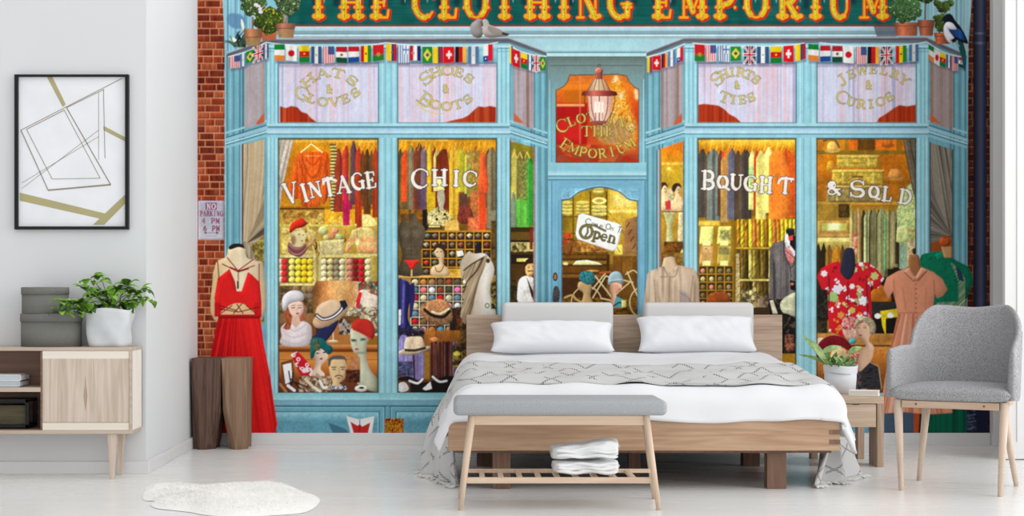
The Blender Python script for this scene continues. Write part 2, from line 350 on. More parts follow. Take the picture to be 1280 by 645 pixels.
for (x0, x1, ya, yb, lab, rs, cs) in ((306, 331, 161.5, 153, 'left side', 1, [(150, 124, 112), (170, 146, 132), (176, 168, 176), (142, 128, 124)]), (642, 667, 152.5, 162.5, 'inner side of the left bay', -1, [(150, 130, 128), (178, 168, 176), (150, 120, 112), (130, 104, 96)]),
                              (826, 853, 162.5, 153, 'inner side of the right bay', 1, [(130, 104, 96), (150, 126, 120), (176, 166, 172), (170, 150, 146)]), (1162.5, 1191, 153, 163, 'right side', -1, [(150, 138, 146), (170, 150, 146), (140, 118, 108), (150, 130, 118)])):
    part('lace_curtain', 'shaded lace curtain on the '+lab if 'bay' not in lab else 'shaded lace curtain on the '+lab)
    poly([(x0, 84), (x1, 76), (x1, yb), (x0, ya)] if rs > 0 else [(x0, 76), (x1, 86), (x1, yb), (x0, ya)], folds(cs, 4, int(x0)), tex=.04)
    if rs > 0: poly([(x1-11, yb+1.5), (x1-4, yb-8), (x1-.5, yb-12), (x1-.5, yb), (x1-9, yb+3)], (196, 90, 56), keep=True, soft=.4)
    else: poly([(x0, ya-12), (x0+5, ya-7), (x0+13, ya+2), (x0, ya-1)], (196, 100, 62), keep=True, soft=.4)
# bottom shadow line on all upper panes
# lettering on lace panes
GO = (216, 200, 112); GI = (92, 84, 54)
def small(txt, *a, **k): arctext(txt, *a, col=GO, out=GI, **k)
part('window_lettering', 'gold lettering reading hats and gloves')
small('HATS', 413, 134, 43, 43, -130, -51, w=19, h=10.5, tw=1.9, nw=.8, ow=.5, keep=False, sizes=[1.05, 1, 1, 1])
small('GLOVES', 410.5, 75, 53, 53, 129, 51, w=14.5, h=10, tw=1.8, nw=.8, ow=.5, keep=False, sizes=[1.5, .95, 1, 1, 1, 1])
glyph('&', 411.5, 111.5, 8, 10, 0, 1.2, .9, GO, GI, .5, False)
part('window_lettering', 'gold lettering reading shoes and boots')
small('SHOES', 559, 130, 42, 42, -130, -50, w=15.5, h=10.5, tw=1.8, nw=.8, ow=.5, keep=False, sizes=[1.4, 1, 1.1, 1, .95])
small('BOOTS', 558, 89.5, 43.5, 43.5, 127, 53, w=15, h=10, tw=1.8, nw=.8, ow=.5, keep=False, sizes=[1.5, 1, 1, 1, .95])
line([(519, 127), (530, 137), (545, 142), (556, 142)], 1.4, GO, sm=True); glyph('&', 557, 111, 8, 10, 0, 1.2, .9, GO, GI, .5, False)
part('window_lettering', 'gold lettering reading shirts and ties')
small('SHIRTS', 920, 128, 38, 38, -130, -49, w=12.5, h=10.5, tw=1.7, nw=.8, ow=.5, keep=False, sizes=[1.5, 1, .95, 1, 1, .95])
small('TIES', 922, 81, 44, 44, 112, 68, w=13, h=10, tw=1.7, nw=.8, ow=.5, keep=False, sizes=[1.25, 1, 1, 1])
glyph('&', 921, 106.5, 7, 9, 0, 1.1, .8, GO, GI, .5, False)
part('window_lettering', 'gold lettering reading jewelry and curios')
small('JEWELRY', 1091, 152, 65, 65, -127, -53, w=13, h=9.5, tw=1.6, nw=.7, ow=.5, keep=False, sizes=[1.35, 1, 1, 1, 1, 1, 1.1])
small('CURIOS', 1082, 79.5, 51, 51, 125, 55, w=13, h=10, tw=1.7, nw=.8, ow=.5, keep=False, sizes=[1.5, 1, 1, 1, 1, 1])
glyph('&', 1085.5, 106.5, 8, 10, 0, 1.2, .9, GO, GI, .5, False)
# ---- bunting -----------------------------------------------------------------
R = (214, 14, 26); G = (10, 128, 48); W = (240, 240, 236); Yw = (250, 214, 10); B = (36, 56, 130); K = (20, 16, 18)
BUNT = []
def flag(kind, x0, x1, y0, y1, s=0., lab=None):
    """s = drop of the right edge relative to the left edge."""
    part('bunting_flag', None)
    def pt(u, v): return (x0+(x1-x0)*u, y0+s*u+(y1-y0)*v+.6*math.sin(3*u+x0)*v)
    def box(u0, v0, u1, v1, c): poly([pt(u0, v0), pt(u1, v0), pt(u1, v1), pt(u0, v1)], c)
    def H(*c):
        for i, q in enumerate(c): box(0, i/len(c), 1, (i+1)/len(c), q)
    def V(*c):
        for i, q in enumerate(c): box(i/len(c), 0, (i+1)/len(c), 1, q)
    def dot(u, v, r, c): p = pt(u, v); ell(p[0], p[1], r*min(1, abs(x1-x0)/13), r, c)
    poly([(x0+1, y0+4), (x1+1, y0+4+s), (x1+1, y1+3.5+s), (x0+1, y1+3.5)], (96, 92, 116), alpha=.5, keep=True, soft=.5)
    if kind == 'ie': H(G, W, (232, 134, 52))
    elif kind == 'jp': H(W); dot(.5, .5, 4.2, R)
    elif kind == 'cm': H(Yw, R, G); dot(.5, .5, 1.2, Yw)
    elif kind == 'gt': V((52, 88, 136), W, (52, 88, 136)); dot(.5, .5, 1.2, (160, 170, 110))
    elif kind == 'us':
        H(*[(214, 60, 70), W]*5); V(*[(214, 90, 96), (240, 214, 214)]*5); box(.45, 0, 1, .5, (62, 84, 140))
    elif kind == 'mx': H((186, 20, 40), W, (8, 76, 48)); dot(.5, .5, 1.8, (120, 90, 50))
    elif kind == 'nl': H((200, 20, 36), W, (24, 72, 150))
    elif kind == 'gh': V(R, Yw, (30, 140, 46)); dot(.5, .5, 1.2, K)
    elif kind == 'pt': box(0, 0, 1, .62, (222, 26, 34)); box(0, .62, 1, 1, (34, 130, 44)); dot(.5, .6, 2.4, (196, 150, 60))
    elif kind == 'co': V(Yw, Yw, B, R); dot(.5, .5, 1.3, (160, 120, 60))
    elif kind == 'cr': V(Yw, Yw, (88, 62, 110), (190, 24, 44))
    elif kind == 'gr': V(*[(84, 130, 190), W]*5); box(.5, 0, 1, .5, W); box(.7, 0, .8, .5, (84, 130, 190)); box(.5, .2, 1, .3, (84, 130, 190))
    elif kind == 'hr': V((206, 20, 44), W, (34, 34, 96)); dot(.3, .5, 2, (230, 120, 120))
    elif kind == 'br': H((22, 138, 48)); poly([pt(.5, .12), pt(.9, .5), pt(.5, .88), pt(.1, .5)], (236, 214, 60)); dot(.5, .5, 2.2, (50, 90, 110))
    elif kind == 'ch': H((224, 10, 22)); box(.42, .25, .58, .75, W); box(.25, .42, .75, .58, W)
    elif kind == 'de': V(K, (214, 20, 26), (246, 184, 70))
    elif kind == 'ar': V((84, 124, 170), W, (84, 124, 170)); dot(.5, .5, 1, (200, 180, 90))
    elif kind == 'cl': V(W, (214, 22, 40)); box(0, .66, .5, 1, (34, 70, 150)); dot(.25, .82, .9, W)
    elif kind == 'gb':
        H((28, 30, 90))
        for a, b in (((0, 0), (1, 1)), ((0, 1), (1, 0))): line([pt(*a), pt(*b)], 2.4, W); line([pt(*a), pt(*b)], .9, R)
        line([pt(.5, 0), pt(.5, 1)], 3.6, W); line([pt(0, .5), pt(1, .5)], 3.6, W); line([pt(.5, 0), pt(.5, 1)], 2, R); line([pt(0, .5), pt(1, .5)], 2, R)
    sl, X, Y = _win(min(x0, x1), y0, max(x0, x1), max(y1, y1+s))
    if True:
        m = _pmask([pt(0, 0), pt(1, 0), pt(1, 1), pt(0, 1)], X, Y)
        IMG[sl] *= (1-m*(.16*(vnoise(X, Y, 4, 30, 2))))[..., None]
part('bunting_string', 'white cord carrying the flags')
for P in ([(286, 71), (310, 64), (333, 53)], [(333, 53), (352, 55.5), (405, 58.5), (450, 57.5), (483, 53.5)], [(483, 53.5), (520, 57), (560, 59), (600, 57), (622, 53)], [(638, 57), (650, 64), (668, 69), (683, 70.5)],
          [(808, 71.5), (835, 64), (855, 55)], [(866, 54), (905, 57.5), (950, 58.5), (990, 56), (1005, 54)], [(1024, 53.5), (1060, 57), (1100, 58), (1135, 56), (1158, 52.5)], [(1158, 52.5), (1180, 66), (1206, 72)]):
    line(P, 1.1, (226, 232, 236), sm=True)
for t in (('us', 287, 300, 71, 86, -2), ('ar', 300, 308, 68, 84, -2), ('br', 307.5, 318, 65, 80, -4), ('gb', 317, 329, 60, 78, -4), ('gt', 329, 336, 56, 75, -2),
          ('ie', 343, 356, 55.5, 76, 0), ('jp', 357.5, 371, 56.5, 76, .5), ('cm', 374, 387, 57, 78, 0), ('gt', 389, 402, 58, 79, 0), ('us', 404, 418, 58, 79, 0), ('mx', 420, 434, 58.5, 78.5, 0), ('nl', 435.5, 449, 58, 78, 0), ('gh', 451, 464, 57.5, 78, -1), ('pt', 466, 480, 56.5, 76.5, -1),
          ('co', 483, 496, 54.5, 75.5, .6), ('gr', 497, 511, 56.5, 78, .5), ('hr', 512, 526, 57, 76, .5), ('br', 528, 540.5, 58.5, 78.5, 0), ('cr', 541, 554, 58.5, 78.5, 0), ('ch', 554.5, 568, 58.5, 78.5, 0), ('de', 569, 583, 58.5, 78.5, 0), ('ar', 585, 598.5, 58, 79.5, 0), ('cl', 604, 616, 56, 77, -1),
          ('cr', 637, 641, 57, 79, 1), ('ch', 640.5, 650, 61, 82, 3), ('cm', 651, 659, 66, 85, 2), ('gt', 659, 666, 68, 87, 1), ('gb', 666.5, 674, 69.5, 88, .5), ('br', 675, 682, 70.5, 88, .5),
          ('cr', 809, 815, 71.5, 91, 0), ('ch', 815.5, 826, 70.5, 88, -1), ('de', 827, 834, 68, 86, -2), ('ar', 835, 844, 65, 84, -3), ('cl', 846, 854, 61, 79, -3),
          ('pt', 868, 881, 55, 76, 1), ('us', 882, 895, 56.5, 77, 0), ('gr', 897, 911, 57, 77, 0), ('br', 913, 926, 58, 76, 0), ('gb', 930, 944, 58, 79, 0), ('gt', 946, 961, 58.5, 79.5, 0), ('cm', 963, 977, 58, 79, 0), ('ch', 979, 992, 57.5, 78, -1), ('cr', 994, 1007, 56, 76, -2),
          ('ie', 1010, 1023.5, 55, 76, .5), ('nl', 1025, 1038, 57, 77, 0), ('mx', 1040, 1053, 57.5, 78, 0), ('jp', 1054, 1067, 58, 79, 0), ('us', 1070, 1083, 58.5, 80, 0), ('de', 1084.5, 1099, 58.5, 80, 0), ('gb', 1101, 1115, 58.5, 79.5, 0), ('gh', 1119.5, 1133, 57.5, 78.5, -1), ('ar', 1136, 1148, 56, 77, -1),
          ('ie', 1160.5, 1167.5, 55, 75, 4), ('jp', 1167.5, 1174.5, 61, 79, 4), ('cm', 1174.5, 1182, 65, 82, 3), ('gt', 1183, 1189, 68, 84, 2), ('us', 1189.5, 1197, 70, 88, 1), ('mx', 1198, 1204, 71, 84, 1)):
    flag(*t)
# ---- things on the bay roofs, lamp, door, sign plate ---------------------------
LEAF = [(16, 26, 12), (34, 52, 22), (58, 88, 34), (40, 60, 26), (96, 128, 64), (24, 38, 16)]
def leafball(cx, cy, rx, ry, cols=LEAF, seed=1, n=60):
    P = [(cx+rx*(1+.09*math.sin(a*7.3+seed)+.05*math.sin(a*17+seed))*math.cos(a), cy+ry*(1+.09*math.sin(a*6.1+seed*2)+.05*math.sin(a*15))*math.sin(a)) for a in [2*math.pi*i/n for i in range(n)]]
    poly(P, speck(cols, 1.5, seed), vol=(rx*.35, 2, -3, .5))
    rnd = random.Random(seed)
    for _ in range(int(rx*ry*.35)):
        a = rnd.uniform(0, 6.28); r = math.sqrt(rnd.random())*.98; x = cx+rx*r*math.cos(a); y = cy+ry*r*math.sin(a)
        c = cols[rnd.randrange(len(cols))]; k = rnd.uniform(.8, 1.7); d = rnd.uniform(0, 3.1)
        line([(x, y), (x+1.6*math.cos(d), y+1.6*math.sin(d))], rnd.uniform(.5, 1.1), tuple(min(255, q*k) for q in c), keep=True)
def pot(x0, x1, xb0, xb1, y0, yr, y1, c=(184, 122, 84), moss=False):
    cols = [(x0, tuple(v*.62 for v in c)), (x0+(x1-x0)*.35, tuple(min(255, v*1.12) for v in c)), (x1, tuple(v*.6 for v in c))]
    poly([(x0, y0), (x1, y0), (x1-.5, yr), (x0+.5, yr)], ramp(cols), tex=.1)
    poly([(x0+1, yr), (x1-1, yr), (xb1, y1), (xb0, y1)], ramp(cols), tex=.14)
    line([(x0+1, yr+.5), (x1-1, yr+.5)], .9, tuple(v*.55 for v in c), keep=True, alpha=.8)
    if moss: poly([(x0+1, yr+3), (x1-1, yr+2), (xb1, y1), (xb0, y1)], speck([(120, 120, 60), (150, 140, 84), (170, 124, 84)], 4, 3), alpha=.55, keep=True, soft=1)
part('potted_lily', 'dark leafy plant with white buds in the left corner')
rnd = random.Random(3)
for i in range(34):
    a = rnd.uniform(-2.9, -.2); L = rnd.uniform(10, 24); x, y = 300+rnd.uniform(-7, 7), 58
    x2, y2 = min(x+L*math.cos(a)*.9, 308), y+L*math.sin(a)*.9
    line([(x, y), ((x+x2)/2+rnd.uniform(-2, 2), (y+y2)/2-2), (x2, y2+1)], 2.6, rnd.choice([(26, 44, 34), (44, 66, 48), (70, 96, 74), (14, 24, 20), (96, 118, 92)]), sm=True, taper=.5)
for P in ([(301.5, 24), (304, 27), (305.5, 34), (303.5, 37), (301.5, 31)], [(290, 47), (294, 48), (295.5, 51), (292, 52.5)]): poly(P, (238, 240, 220), True)
part('potted_shrub', 'rounded shrub in a wide pot behind the two topiaries')
poly([(326, 40), (346, 40), (345, 50), (328, 51)], (176, 92, 54), tex=.1); line([(326, 40.5), (346, 42)], 2.6, (196, 108, 66))
leafball(337, 26, 20, 16.5, [(18, 26, 10), (40, 58, 16), (80, 108, 30), (30, 40, 14), (132, 138, 40)], 5)
for i in range(9): ell(326+rnd.uniform(0, 20), 13+rnd.uniform(-3, 5), 1.2, 1, (190, 176, 52), keep=True)
part('topiary', 'left potted topiary ball with white flower')
line([(315.5, 22), (315.5, 37)], 2.6, (140, 116, 92)); line([(317, 22), (316.6, 37)], .8, (60, 44, 30), keep=True)
leafball(316.5, 4, 16, 17, [(22, 36, 18), (52, 78, 36), (88, 116, 60), (30, 50, 26), (140, 158, 104)], 7)
for x, y in ((323, 8), (325, 11), (320, 6), (326, 15)): ell(x, y, 2.6, 2.2, (226, 218, 220), keep=True)
ell(322.5, 10, 1.1, 1.1, (40, 24, 30), keep=True)
pot(304.5, 328, 309, 324.5, 36, 46, 57, moss=True)
part('topiary', 'right potted topiary ball on a twin stem')
for x in (355, 358.5): line([(x, 16), (x, 31)], 2.2, (150, 122, 104))
leafball(360, 2, 16, 17.5, [(18, 30, 18), (48, 72, 40), (96, 122, 76), (30, 50, 30), (150, 170, 122)], 9)
pot(344.5, 369.5, 349, 366.5, 29.5, 35, 47.5, (178, 116, 90), moss=True)
part('potted_shrub', 'large boxwood ball in a terracotta pot by the sign')
pot(1117, 1148, 1120, 1146, 28, 32, 45, (196, 108, 72))
leafball(1131.5, 10, 21, 18.5, [(28, 50, 30), (56, 92, 52), (84, 126, 72), (34, 60, 36), (120, 156, 96)], 11)
part('topiary', 'slim standard topiary in a terracotta pot')
line([(1156.5, 2), (1156, 27)], 2.2, (120, 88, 70)); leafball(1158, -4, 12, 8, LEAF, 12)
pot(1147, 1168, 1150, 1166, 25, 33, 45, (172, 96, 66))
part('topiary', 'small bear shaped topiary behind the magpie')
pot(1167, 1184, 1170, 1188, 41, 45, 55, (196, 100, 60))
for a in ((1171, 4, 4.5, 4.5), (1187.5, 4, 5, 4.5), (1179, 9, 8.5, 7.5), (1176, 29, 8, 12), (1169.5, 22, 4, 3)): leafball(*a, cols=[(34, 46, 16), (62, 82, 30), (88, 108, 44), (44, 58, 22)], seed=int(a[0]))
part('magpie', 'black and white magpie with blue wing perched on the roof corner')
poly([(1197, 47), (1203, 47), (1207, 62), (1208, 78), (1206, 90), (1204, 86), (1201, 70), (1197, 56)], ramp([(47, (24, 60, 70)), (70, (20, 84, 78)), (90, (30, 70, 140))], 'y'))
poly([(1203, 50), (1209, 54), (1211, 64), (1207, 64)], (176, 190, 194))
poly([(1177, 25), (1180, 20), (1185, 17), (1190, 19), (1194, 26), (1200, 33), (1206, 43), (1210, 54), (1205, 54), (1195, 50), (1186, 52), (1182, 42), (1179, 34), (1180, 27), (1175, 26.5)], (16, 20, 34), True, vol=(2, -2, -2, .6))
poly([(1179.5, 34), (1183, 28), (1190, 29), (1196, 37), (1193, 39), (1186, 38), (1190, 44), (1193, 49), (1188, 54), (1184, 51), (1180, 43)], (226, 226, 236), True, vol=(3, -1, -2, .3))
poly([(1181.5, 32), (1186, 36), (1194, 37), (1198, 36), (1204, 43), (1207, 51), (1199, 48), (1191, 43)], ramp([(1182, (20, 40, 70)), (1196, (36, 70, 140)), (1200, (24, 92, 170)), (1207, (14, 30, 60))]), True)
poly([(1188, 50), (1194, 47), (1196, 52), (1191, 54)], (20, 20, 32)); line([(1190, 53), (1192, 58)], 1.2, (150, 150, 160)); line([(1195, 52), (1199, 58)], 1.2, (150, 150, 160))
part('dove')
poly([(588, 36), (589, 30), (594, 26), (597, 23.5), (601, 24), (603, 27), (602, 32), (604, 40), (601, 47), (594, 47), (589, 42)], (146, 138, 136), True, vol=(3, -1, -2, .6))
part('dove'); poly([(603, 26), (606, 24), (610, 26), (612, 31), (620, 34), (630, 39), (637, 43), (634, 45), (626, 46), (614, 47.5), (607, 46), (603, 40), (604, 32)], (176, 166, 160), True, vol=(3, -1, -2, .6))
poly([(610, 33), (620, 35), (632, 42), (620, 44), (612, 40)], (136, 128, 118), True, keep=True, alpha=.8); poly([(628, 40), (636, 42), (634, 45), (627, 43)], (52, 50, 54), keep=True)
ell(597.5, 27, .6, .6, (20, 16, 16), keep=True); ell(606.5, 27, .6, .6, (20, 16, 16), keep=True); line([(600.5, 27.5), (603.5, 28.5)], .9, (60, 56, 60), keep=True)
# door light above the door
part('door_light', 'orange lit glass panel above the door')
DL = [(695, 203), (695, 113), (705, 108), (710, 101), (712, 94), (772, 93), (783, 95), (787, 103), (793, 109), (798.5, 112), (798.5, 203)]
poly(DL, ramp([(93, (206, 106, 40)), (108, (228, 120, 24)), (130, (214, 80, 20)), (150, (196, 50, 16)), (180, (206, 76, 28)), (203, (170, 52, 16))], 'y'), tex=.1)
CLIP[0] = DL
rect(695, 129, 734, 181, (176, 16, 14), keep=True, soft=.6); rect(697, 150, 726, 176, (204, 30, 24), keep=True, soft=2); rect(695, 130, 731, 133, (246, 180, 110), keep=True, soft=.6)
rect(695, 106, 770, 112, (232, 126, 22), keep=True, soft=.8); rect(705, 113, 735, 128, (196, 100, 10), keep=True, soft=1); rect(695, 181, 798, 203, patches([(200, 84, 34), (222, 110, 56), (180, 60, 20), (160, 44, 16)], 9, 4), keep=True, soft=.8, alpha=.8)
rect(695, 193, 798, 203, patches([(150, 60, 40), (170, 34, 14), (196, 90, 50)], 12, 4), keep=True, soft=1, alpha=.8)
poly([(766, 97), (775, 100), (783, 120), (790, 140), (796, 160), (792, 185), (768, 182), (752, 176), (744, 160), (760, 130)], speck([(190, 96, 10), (232, 140, 20), (252, 196, 80), (200, 120, 20), (255, 230, 150)], 3.5, 8), True, keep=True, soft=2.5)
poly([(744, 158), (770, 150), (786, 160), (786, 176), (752, 178)], speck([(150, 110, 40), (190, 140, 70), (150, 120, 110), (210, 170, 90)], 3, 3), True, keep=True, soft=2, alpha=.9)
for x, y in ((795, 115), (796, 121), (770, 98), (776, 120), (757, 134), (790, 160)): ell(x, y, 2.2, 4, (255, 232, 190), keep=True, soft=1.2)
line([(725, 95), (725, 180)], 1.6, (240, 140, 90), keep=True, soft=.6, alpha=.9)
for i in range(6): line([(744+i*7, 128+i*3), (750+i*7, 176-i)], 1, (255, 210, 120), keep=True, soft=.7, alpha=.5)
CLIP[0] = None
line(DL+[DL[0]], 1.3, (70, 66, 50), keep=True, alpha=.8)
part('door_lettering', 'gold lettering reading clothing the emporium on the door light')
LG = dict(col=(214, 190, 90), out=(60, 30, 16), ow=.6, keep=False)
arctext('CLOTHING', 745, 232, 86, 86, -120, -60, w=13, h=11, tw=1.9, nw=.8, sizes=[1.4, 1, 1, 1, 1, 1, 1, 1], **LG)
for i, ch in enumerate('THE'): glyph(ch, 733+i*14, 164, 15, 12, 0, 2, .9, LG['col'], LG['out'], .6, False)
arctext('EMPORIUM', 746.5, 118, 74, 74, 123, 57, w=12.5, h=11, tw=1.9, nw=.8, sizes=[1.15]+[1]*7, **LG)
part('wall_lantern', 'copper hanging lantern with curved glass sides')
line(ellp(749, 82.5, 1.8, 2), .9, (70, 80, 80)); line([(749, 84), (749, 90)], 1.4, (70, 76, 74))
ell(748.8, 89, 5, 4.6, (188, 108, 88), vol=(1.5, -1, -1, .8)); poly([(745, 92), (752.5, 92), (753, 100), (744.5, 100)], (150, 80, 66), vol=(1, -1, 0, .6))
poly([(742, 99), (755.5, 99), (764, 114), (733, 114)], ramp([(733, (170, 110, 80)), (745, (226, 196, 160)), (757, (196, 150, 110)), (764, (150, 90, 60))])); 
for a, b in (((743, 99), (734, 114)), ((748.7, 99), (748.7, 114)), ((755, 99), (763, 114)), ((745.6, 99), (742, 114)), ((752, 99), (756, 114))): line([a, b], .9, (84, 50, 40), keep=True)
poly([(730.5, 118), (735, 121.5), (737, 148), (742, 152.5), (756, 152.5), (762, 147), (766, 121.5), (769, 118)], ramp([(730, (196, 150, 140)), (738, (230, 190, 176)), (748, (246, 220, 206)), (758, (236, 196, 180)), (769, (180, 120, 110))]), alpha=.92)
for q in ([(731, 119), (731, 128), (734, 141), (740, 150)], [(768, 119), (768, 128), (765, 141), (759, 150)], [(739, 120), (740, 137), (744, 151)], [(760, 120), (759, 137), (755, 151)], [(749, 120), (749, 151)]): line(q, 1.1, (96, 44, 38), sm=True, keep=True)
for x in (744.5, 748.7, 753): rect(x-1.4, 127, x+1.4, 141, (252, 240, 226), keep=True, soft=.4); line([(x, 141), (x, 149)], 1, (140, 76, 70), keep=True)
poly([(727.5, 117), (733, 113.5), (765, 113.5), (771, 117), (768, 120), (731, 120)], ramp([(727, (90, 26, 24)), (742, (210, 110, 96)), (756, (150, 56, 48)), (771, (80, 22, 20))]), True)
poly([(738, 151), (760, 151), (757, 155), (741, 155)], (150, 80, 70)); line([(745, 155.5), (753, 155.5)], 1.4, (120, 60, 50))
# no parking plate on the bricks
part('parking_sign', 'white metal plate reading no parking')
rect(248, 251, 280, 300, ramp([(251, (176, 176, 192)), (300, (196, 196, 204))], 'y'), vol=(1.5, -1, -1, .3), tex=.05)
MC = (136, 54, 92); rect(257, 253.5, 271, 262.5, MC)
def word(t, x0, x1, y, h, col, tw):
    st = (x1-x0)/len(t)
    for i, ch in enumerate(t):
        if ch in GL: glyph(ch, x0+st*(i+.5), y, st*.98/max(GL[ch][0], .7)*.85, h, 0, tw, tw*.6, col, None, 0, False)
word('NO', 258, 270, 258, 6.4, (226, 214, 224), 1.3); word('PARKING', 249.5, 279, 267, 6, MC, 1.2); word('4 PM', 251.5, 275, 276, 6, MC, 1.4); word('6 PM', 253.5, 275, 285.5, 6, MC, 1.4)
line([(256.5, 291), (272, 291)], 1, (100, 30, 70)); poly([(254.5, 291), (258, 289.3), (258, 292.7)], (100, 30, 70)); poly([(274, 291), (270.5, 289.3), (270.5, 292.7)], (100, 30, 70)); line([(257, 295), (271, 295)], .7, (150, 110, 140), alpha=.6)
# door glass with its goods
part('door_glass', 'arched door glass with shelves of goods behind it')
DG = [(702, 440), (702, 250)]+smooth([(702, 250), (712, 248.5), (722, 241), (734, 236.5), (750, 234), (764, 236), (776, 241), (786, 249), (797, 251)], 4, False)+[(797, 440)]
poly(DG, speck([(56, 36, 6), (92, 62, 12), (130, 92, 20), (84, 54, 10)], 4, 3))
CLIP[0] = DG
KK = dict(keep=True)
rect(702, 236, 768, 300, ramp([(702, (120, 92, 12)), (720, (168, 136, 26)), (760, (150, 118, 22)), (768, (96, 70, 8))]), **KK)
rect(760, 236, 797, 330, ramp([(236, (206, 160, 30)), (270, (196, 160, 50)), (330, (150, 110, 30))], 'y'), **KK)
rect(762, 238, 795, 262, (226, 190, 70), **KK, soft=1); rect(767, 243, 791, 258, (246, 222, 120), **KK, soft=1); rect(762, 262, 797, 266, (240, 216, 110), **KK, soft=.6)
for x in (716.5, 738, 758): line([(x, 240), (x, 316)], 1.8, (96, 66, 8), **KK)
for y in (271, 292, 315): line([(702, y), (760, y)], 1.8, (110, 78, 12), **KK)
def hats(x, y, w, n, c=(226, 206, 96)):
    for i in range(n):
        ell(x, y-i*4.3, w/2, 2.6, tuple(v*.72 for v in c), keep=True); ell(x, y-i*4.3-1.2, w/2, 2, c, keep=True)
hats(709, 267, 13, 4); hats(728, 267, 17, 4, (216, 196, 90)); hats(749, 268, 19, 3, (236, 218, 110)); ell(749, 251, 9, 4.4, (250, 236, 140), **KK); ell(749, 251, 5, 2.2, (190, 160, 60), **KK); hats(748, 240, 14, 2)
rect(705, 291, 714, 306, patches([(206, 40, 24), (180, 60, 30), (150, 40, 16)], 3, 3), **KK); rect(703, 297, 716, 316, patches([(150, 60, 30), (96, 80, 20), (190, 80, 40), (110, 40, 16)], 3, 5), **KK)
rect(719, 300, 760, 315, patches([(190, 120, 60), (150, 100, 40), (206, 150, 90), (130, 60, 40)], 3.6, 8), **KK); rect(716, 296, 762, 314, patches([(196, 150, 50), (140, 96, 20), (110, 70, 16)], 4, 9), alpha=.5, **KK)
rect(702, 318, 762, 350, (70, 42, 8), **KK)
for y0, y1, c in ((319, 323, (110, 74, 18)), (326, 330, (150, 106, 26)), (333, 341, (96, 58, 12)), (343, 347, (128, 84, 24)), (349, 372, (70, 40, 10))): rect(702, y0, 758, y1, c, **KK)
poly([(716, 331), (720, 326), (734, 325), (748, 328), (753, 331)], (246, 240, 176), **KK, vol=(1, 0, -1, .3)); ell(707, 329.5, 3.4, 2, (220, 206, 130), **KK); ell(741, 338.5, 8, 1.2, (206, 150, 60), **KK); ell(742, 347, 5, 1, (206, 150, 60), **KK)
rect(766, 320, 796, 372, (110, 70, 18), **KK, vol=(2, -1, -1, .3)); line([(777, 321), (777, 372)], 1, (60, 34, 8), **KK); line([(766, 340), (796, 340)], .8, (60, 34, 8), **KK); rect(778, 322, 790, 342, (130, 86, 24), **KK)
poly([(782, 275), (797, 270), (797, 318), (778, 318)], (150, 106, 60), vol=(2, -1, 0, .3), **KK)
for i in range(4): line([(783+i*2.5, 284+i*9), (787+i*2.5, 278+i*9)], 1.6, (96, 58, 30), **KK)
rect(768, 306, 778, 318, (230, 214, 90), **KK); line([(771, 308), (775, 316)], 1, (120, 80, 20), **KK)
part('bicycle', 'cream bicycle seen through the door glass')
Q = (226, 206, 150)
for cx in (733, 806): line(ellp(cx, 378, 19, 20), 1.2, Q)
for q in ([(741, 361), (757, 341)], [(744, 345), (765, 372)], [(757, 345), (791, 353)], [(765, 372), (788, 352)], [(741, 372), (757, 345)], [(784, 340), (800, 378)], [(752, 373), (770, 377)]): line(q, 1.5, Q)
line([(750, 341), (763, 340)], 2.6, (180, 90, 40)); line([(782, 343), (791, 338), (796, 341)], 1.3, Q, sm=True)
line([(706, 372), (715, 369), (720, 374), (727, 378)], 2.4, (206, 170, 96), sm=True)
CLIP[0] = None
DGm = DG
part('mannequin_head', 'mannequin head in a teal feathered hat behind the door')
poly([(725, 352), (722, 358), (724, 362), (729, 366), (728, 374), (724, 384), (742, 384), (738, 370), (739, 356)], (200, 164, 112), True, vol=(2, -1, -1, .5))
poly([(724, 348), (726, 341), (734, 338.5), (741, 341), (744, 348), (742, 354), (735, 356), (728, 353)], speck([(10, 74, 90), (24, 112, 124), (70, 150, 150), (12, 60, 80)], 2, 6), True, vol=(2, -1, -1, .5))
part('mannequin_head', 'mannequin head in a pale blue cloche hat behind the door')
poly([(764, 352), (776, 355), (777, 360), (774, 365), (770, 366), (772, 374), (780, 384), (762, 384), (764, 372), (762, 362)], (226, 170, 140), True, vol=(2, 1, -1, .5)); ell(774.5, 361.5, 1.4, .8, (190, 40, 40))
poly([(760, 356), (761, 346), (766, 340), (774, 340), (778, 346), (779, 355), (772, 353), (764, 354)], (160, 190, 198), True, vol=(2, -1, -1, .6)); line([(761, 351), (778, 349)], 1, (206, 226, 230))
poly([(766, 384), (770, 370), (778, 374), (782, 384)], (90, 170, 176)); line([(764, 384), (774, 378), (780, 380), (783, 384)], 1.6, (26, 20, 18)); rect(777, 375, 783, 384, (240, 222, 130), vol=(1, -1, 0, .4))
CLIP[0] = None
part('door_frame', 'arched moulding around the door glass')
line(DG[1:-1], 2, (74, 104, 118)); line([(p[0], p[1]-1.6) for p in DG[1:-1]], 1.2, (150, 200, 220))
line([(702, 250), (702, 440)], 1.6, (78, 110, 130)); line([(797, 251), (797, 440)], 1.6, (78, 110, 130))
part('open_sign', 'tilted white sign reading come on in open')
for a, b in (((757, 262), (722, 273)), ((757, 262), (775, 281))): line([a, b], .6, (70, 50, 20), alpha=.8)
poly([(721.5, 277), (723, 269), (728, 267), (774, 280), (777.5, 284), (771, 311), (766, 314), (722, 299), (719.5, 293)], (250, 250, 244), vol=(1, -1, -1, .12))
RT = 14
def onsign(u, v): r = math.radians(RT); return (748+u*math.cos(r)-v*math.sin(r), 290.5+u*math.sin(r)+v*math.cos(r))
x = -19
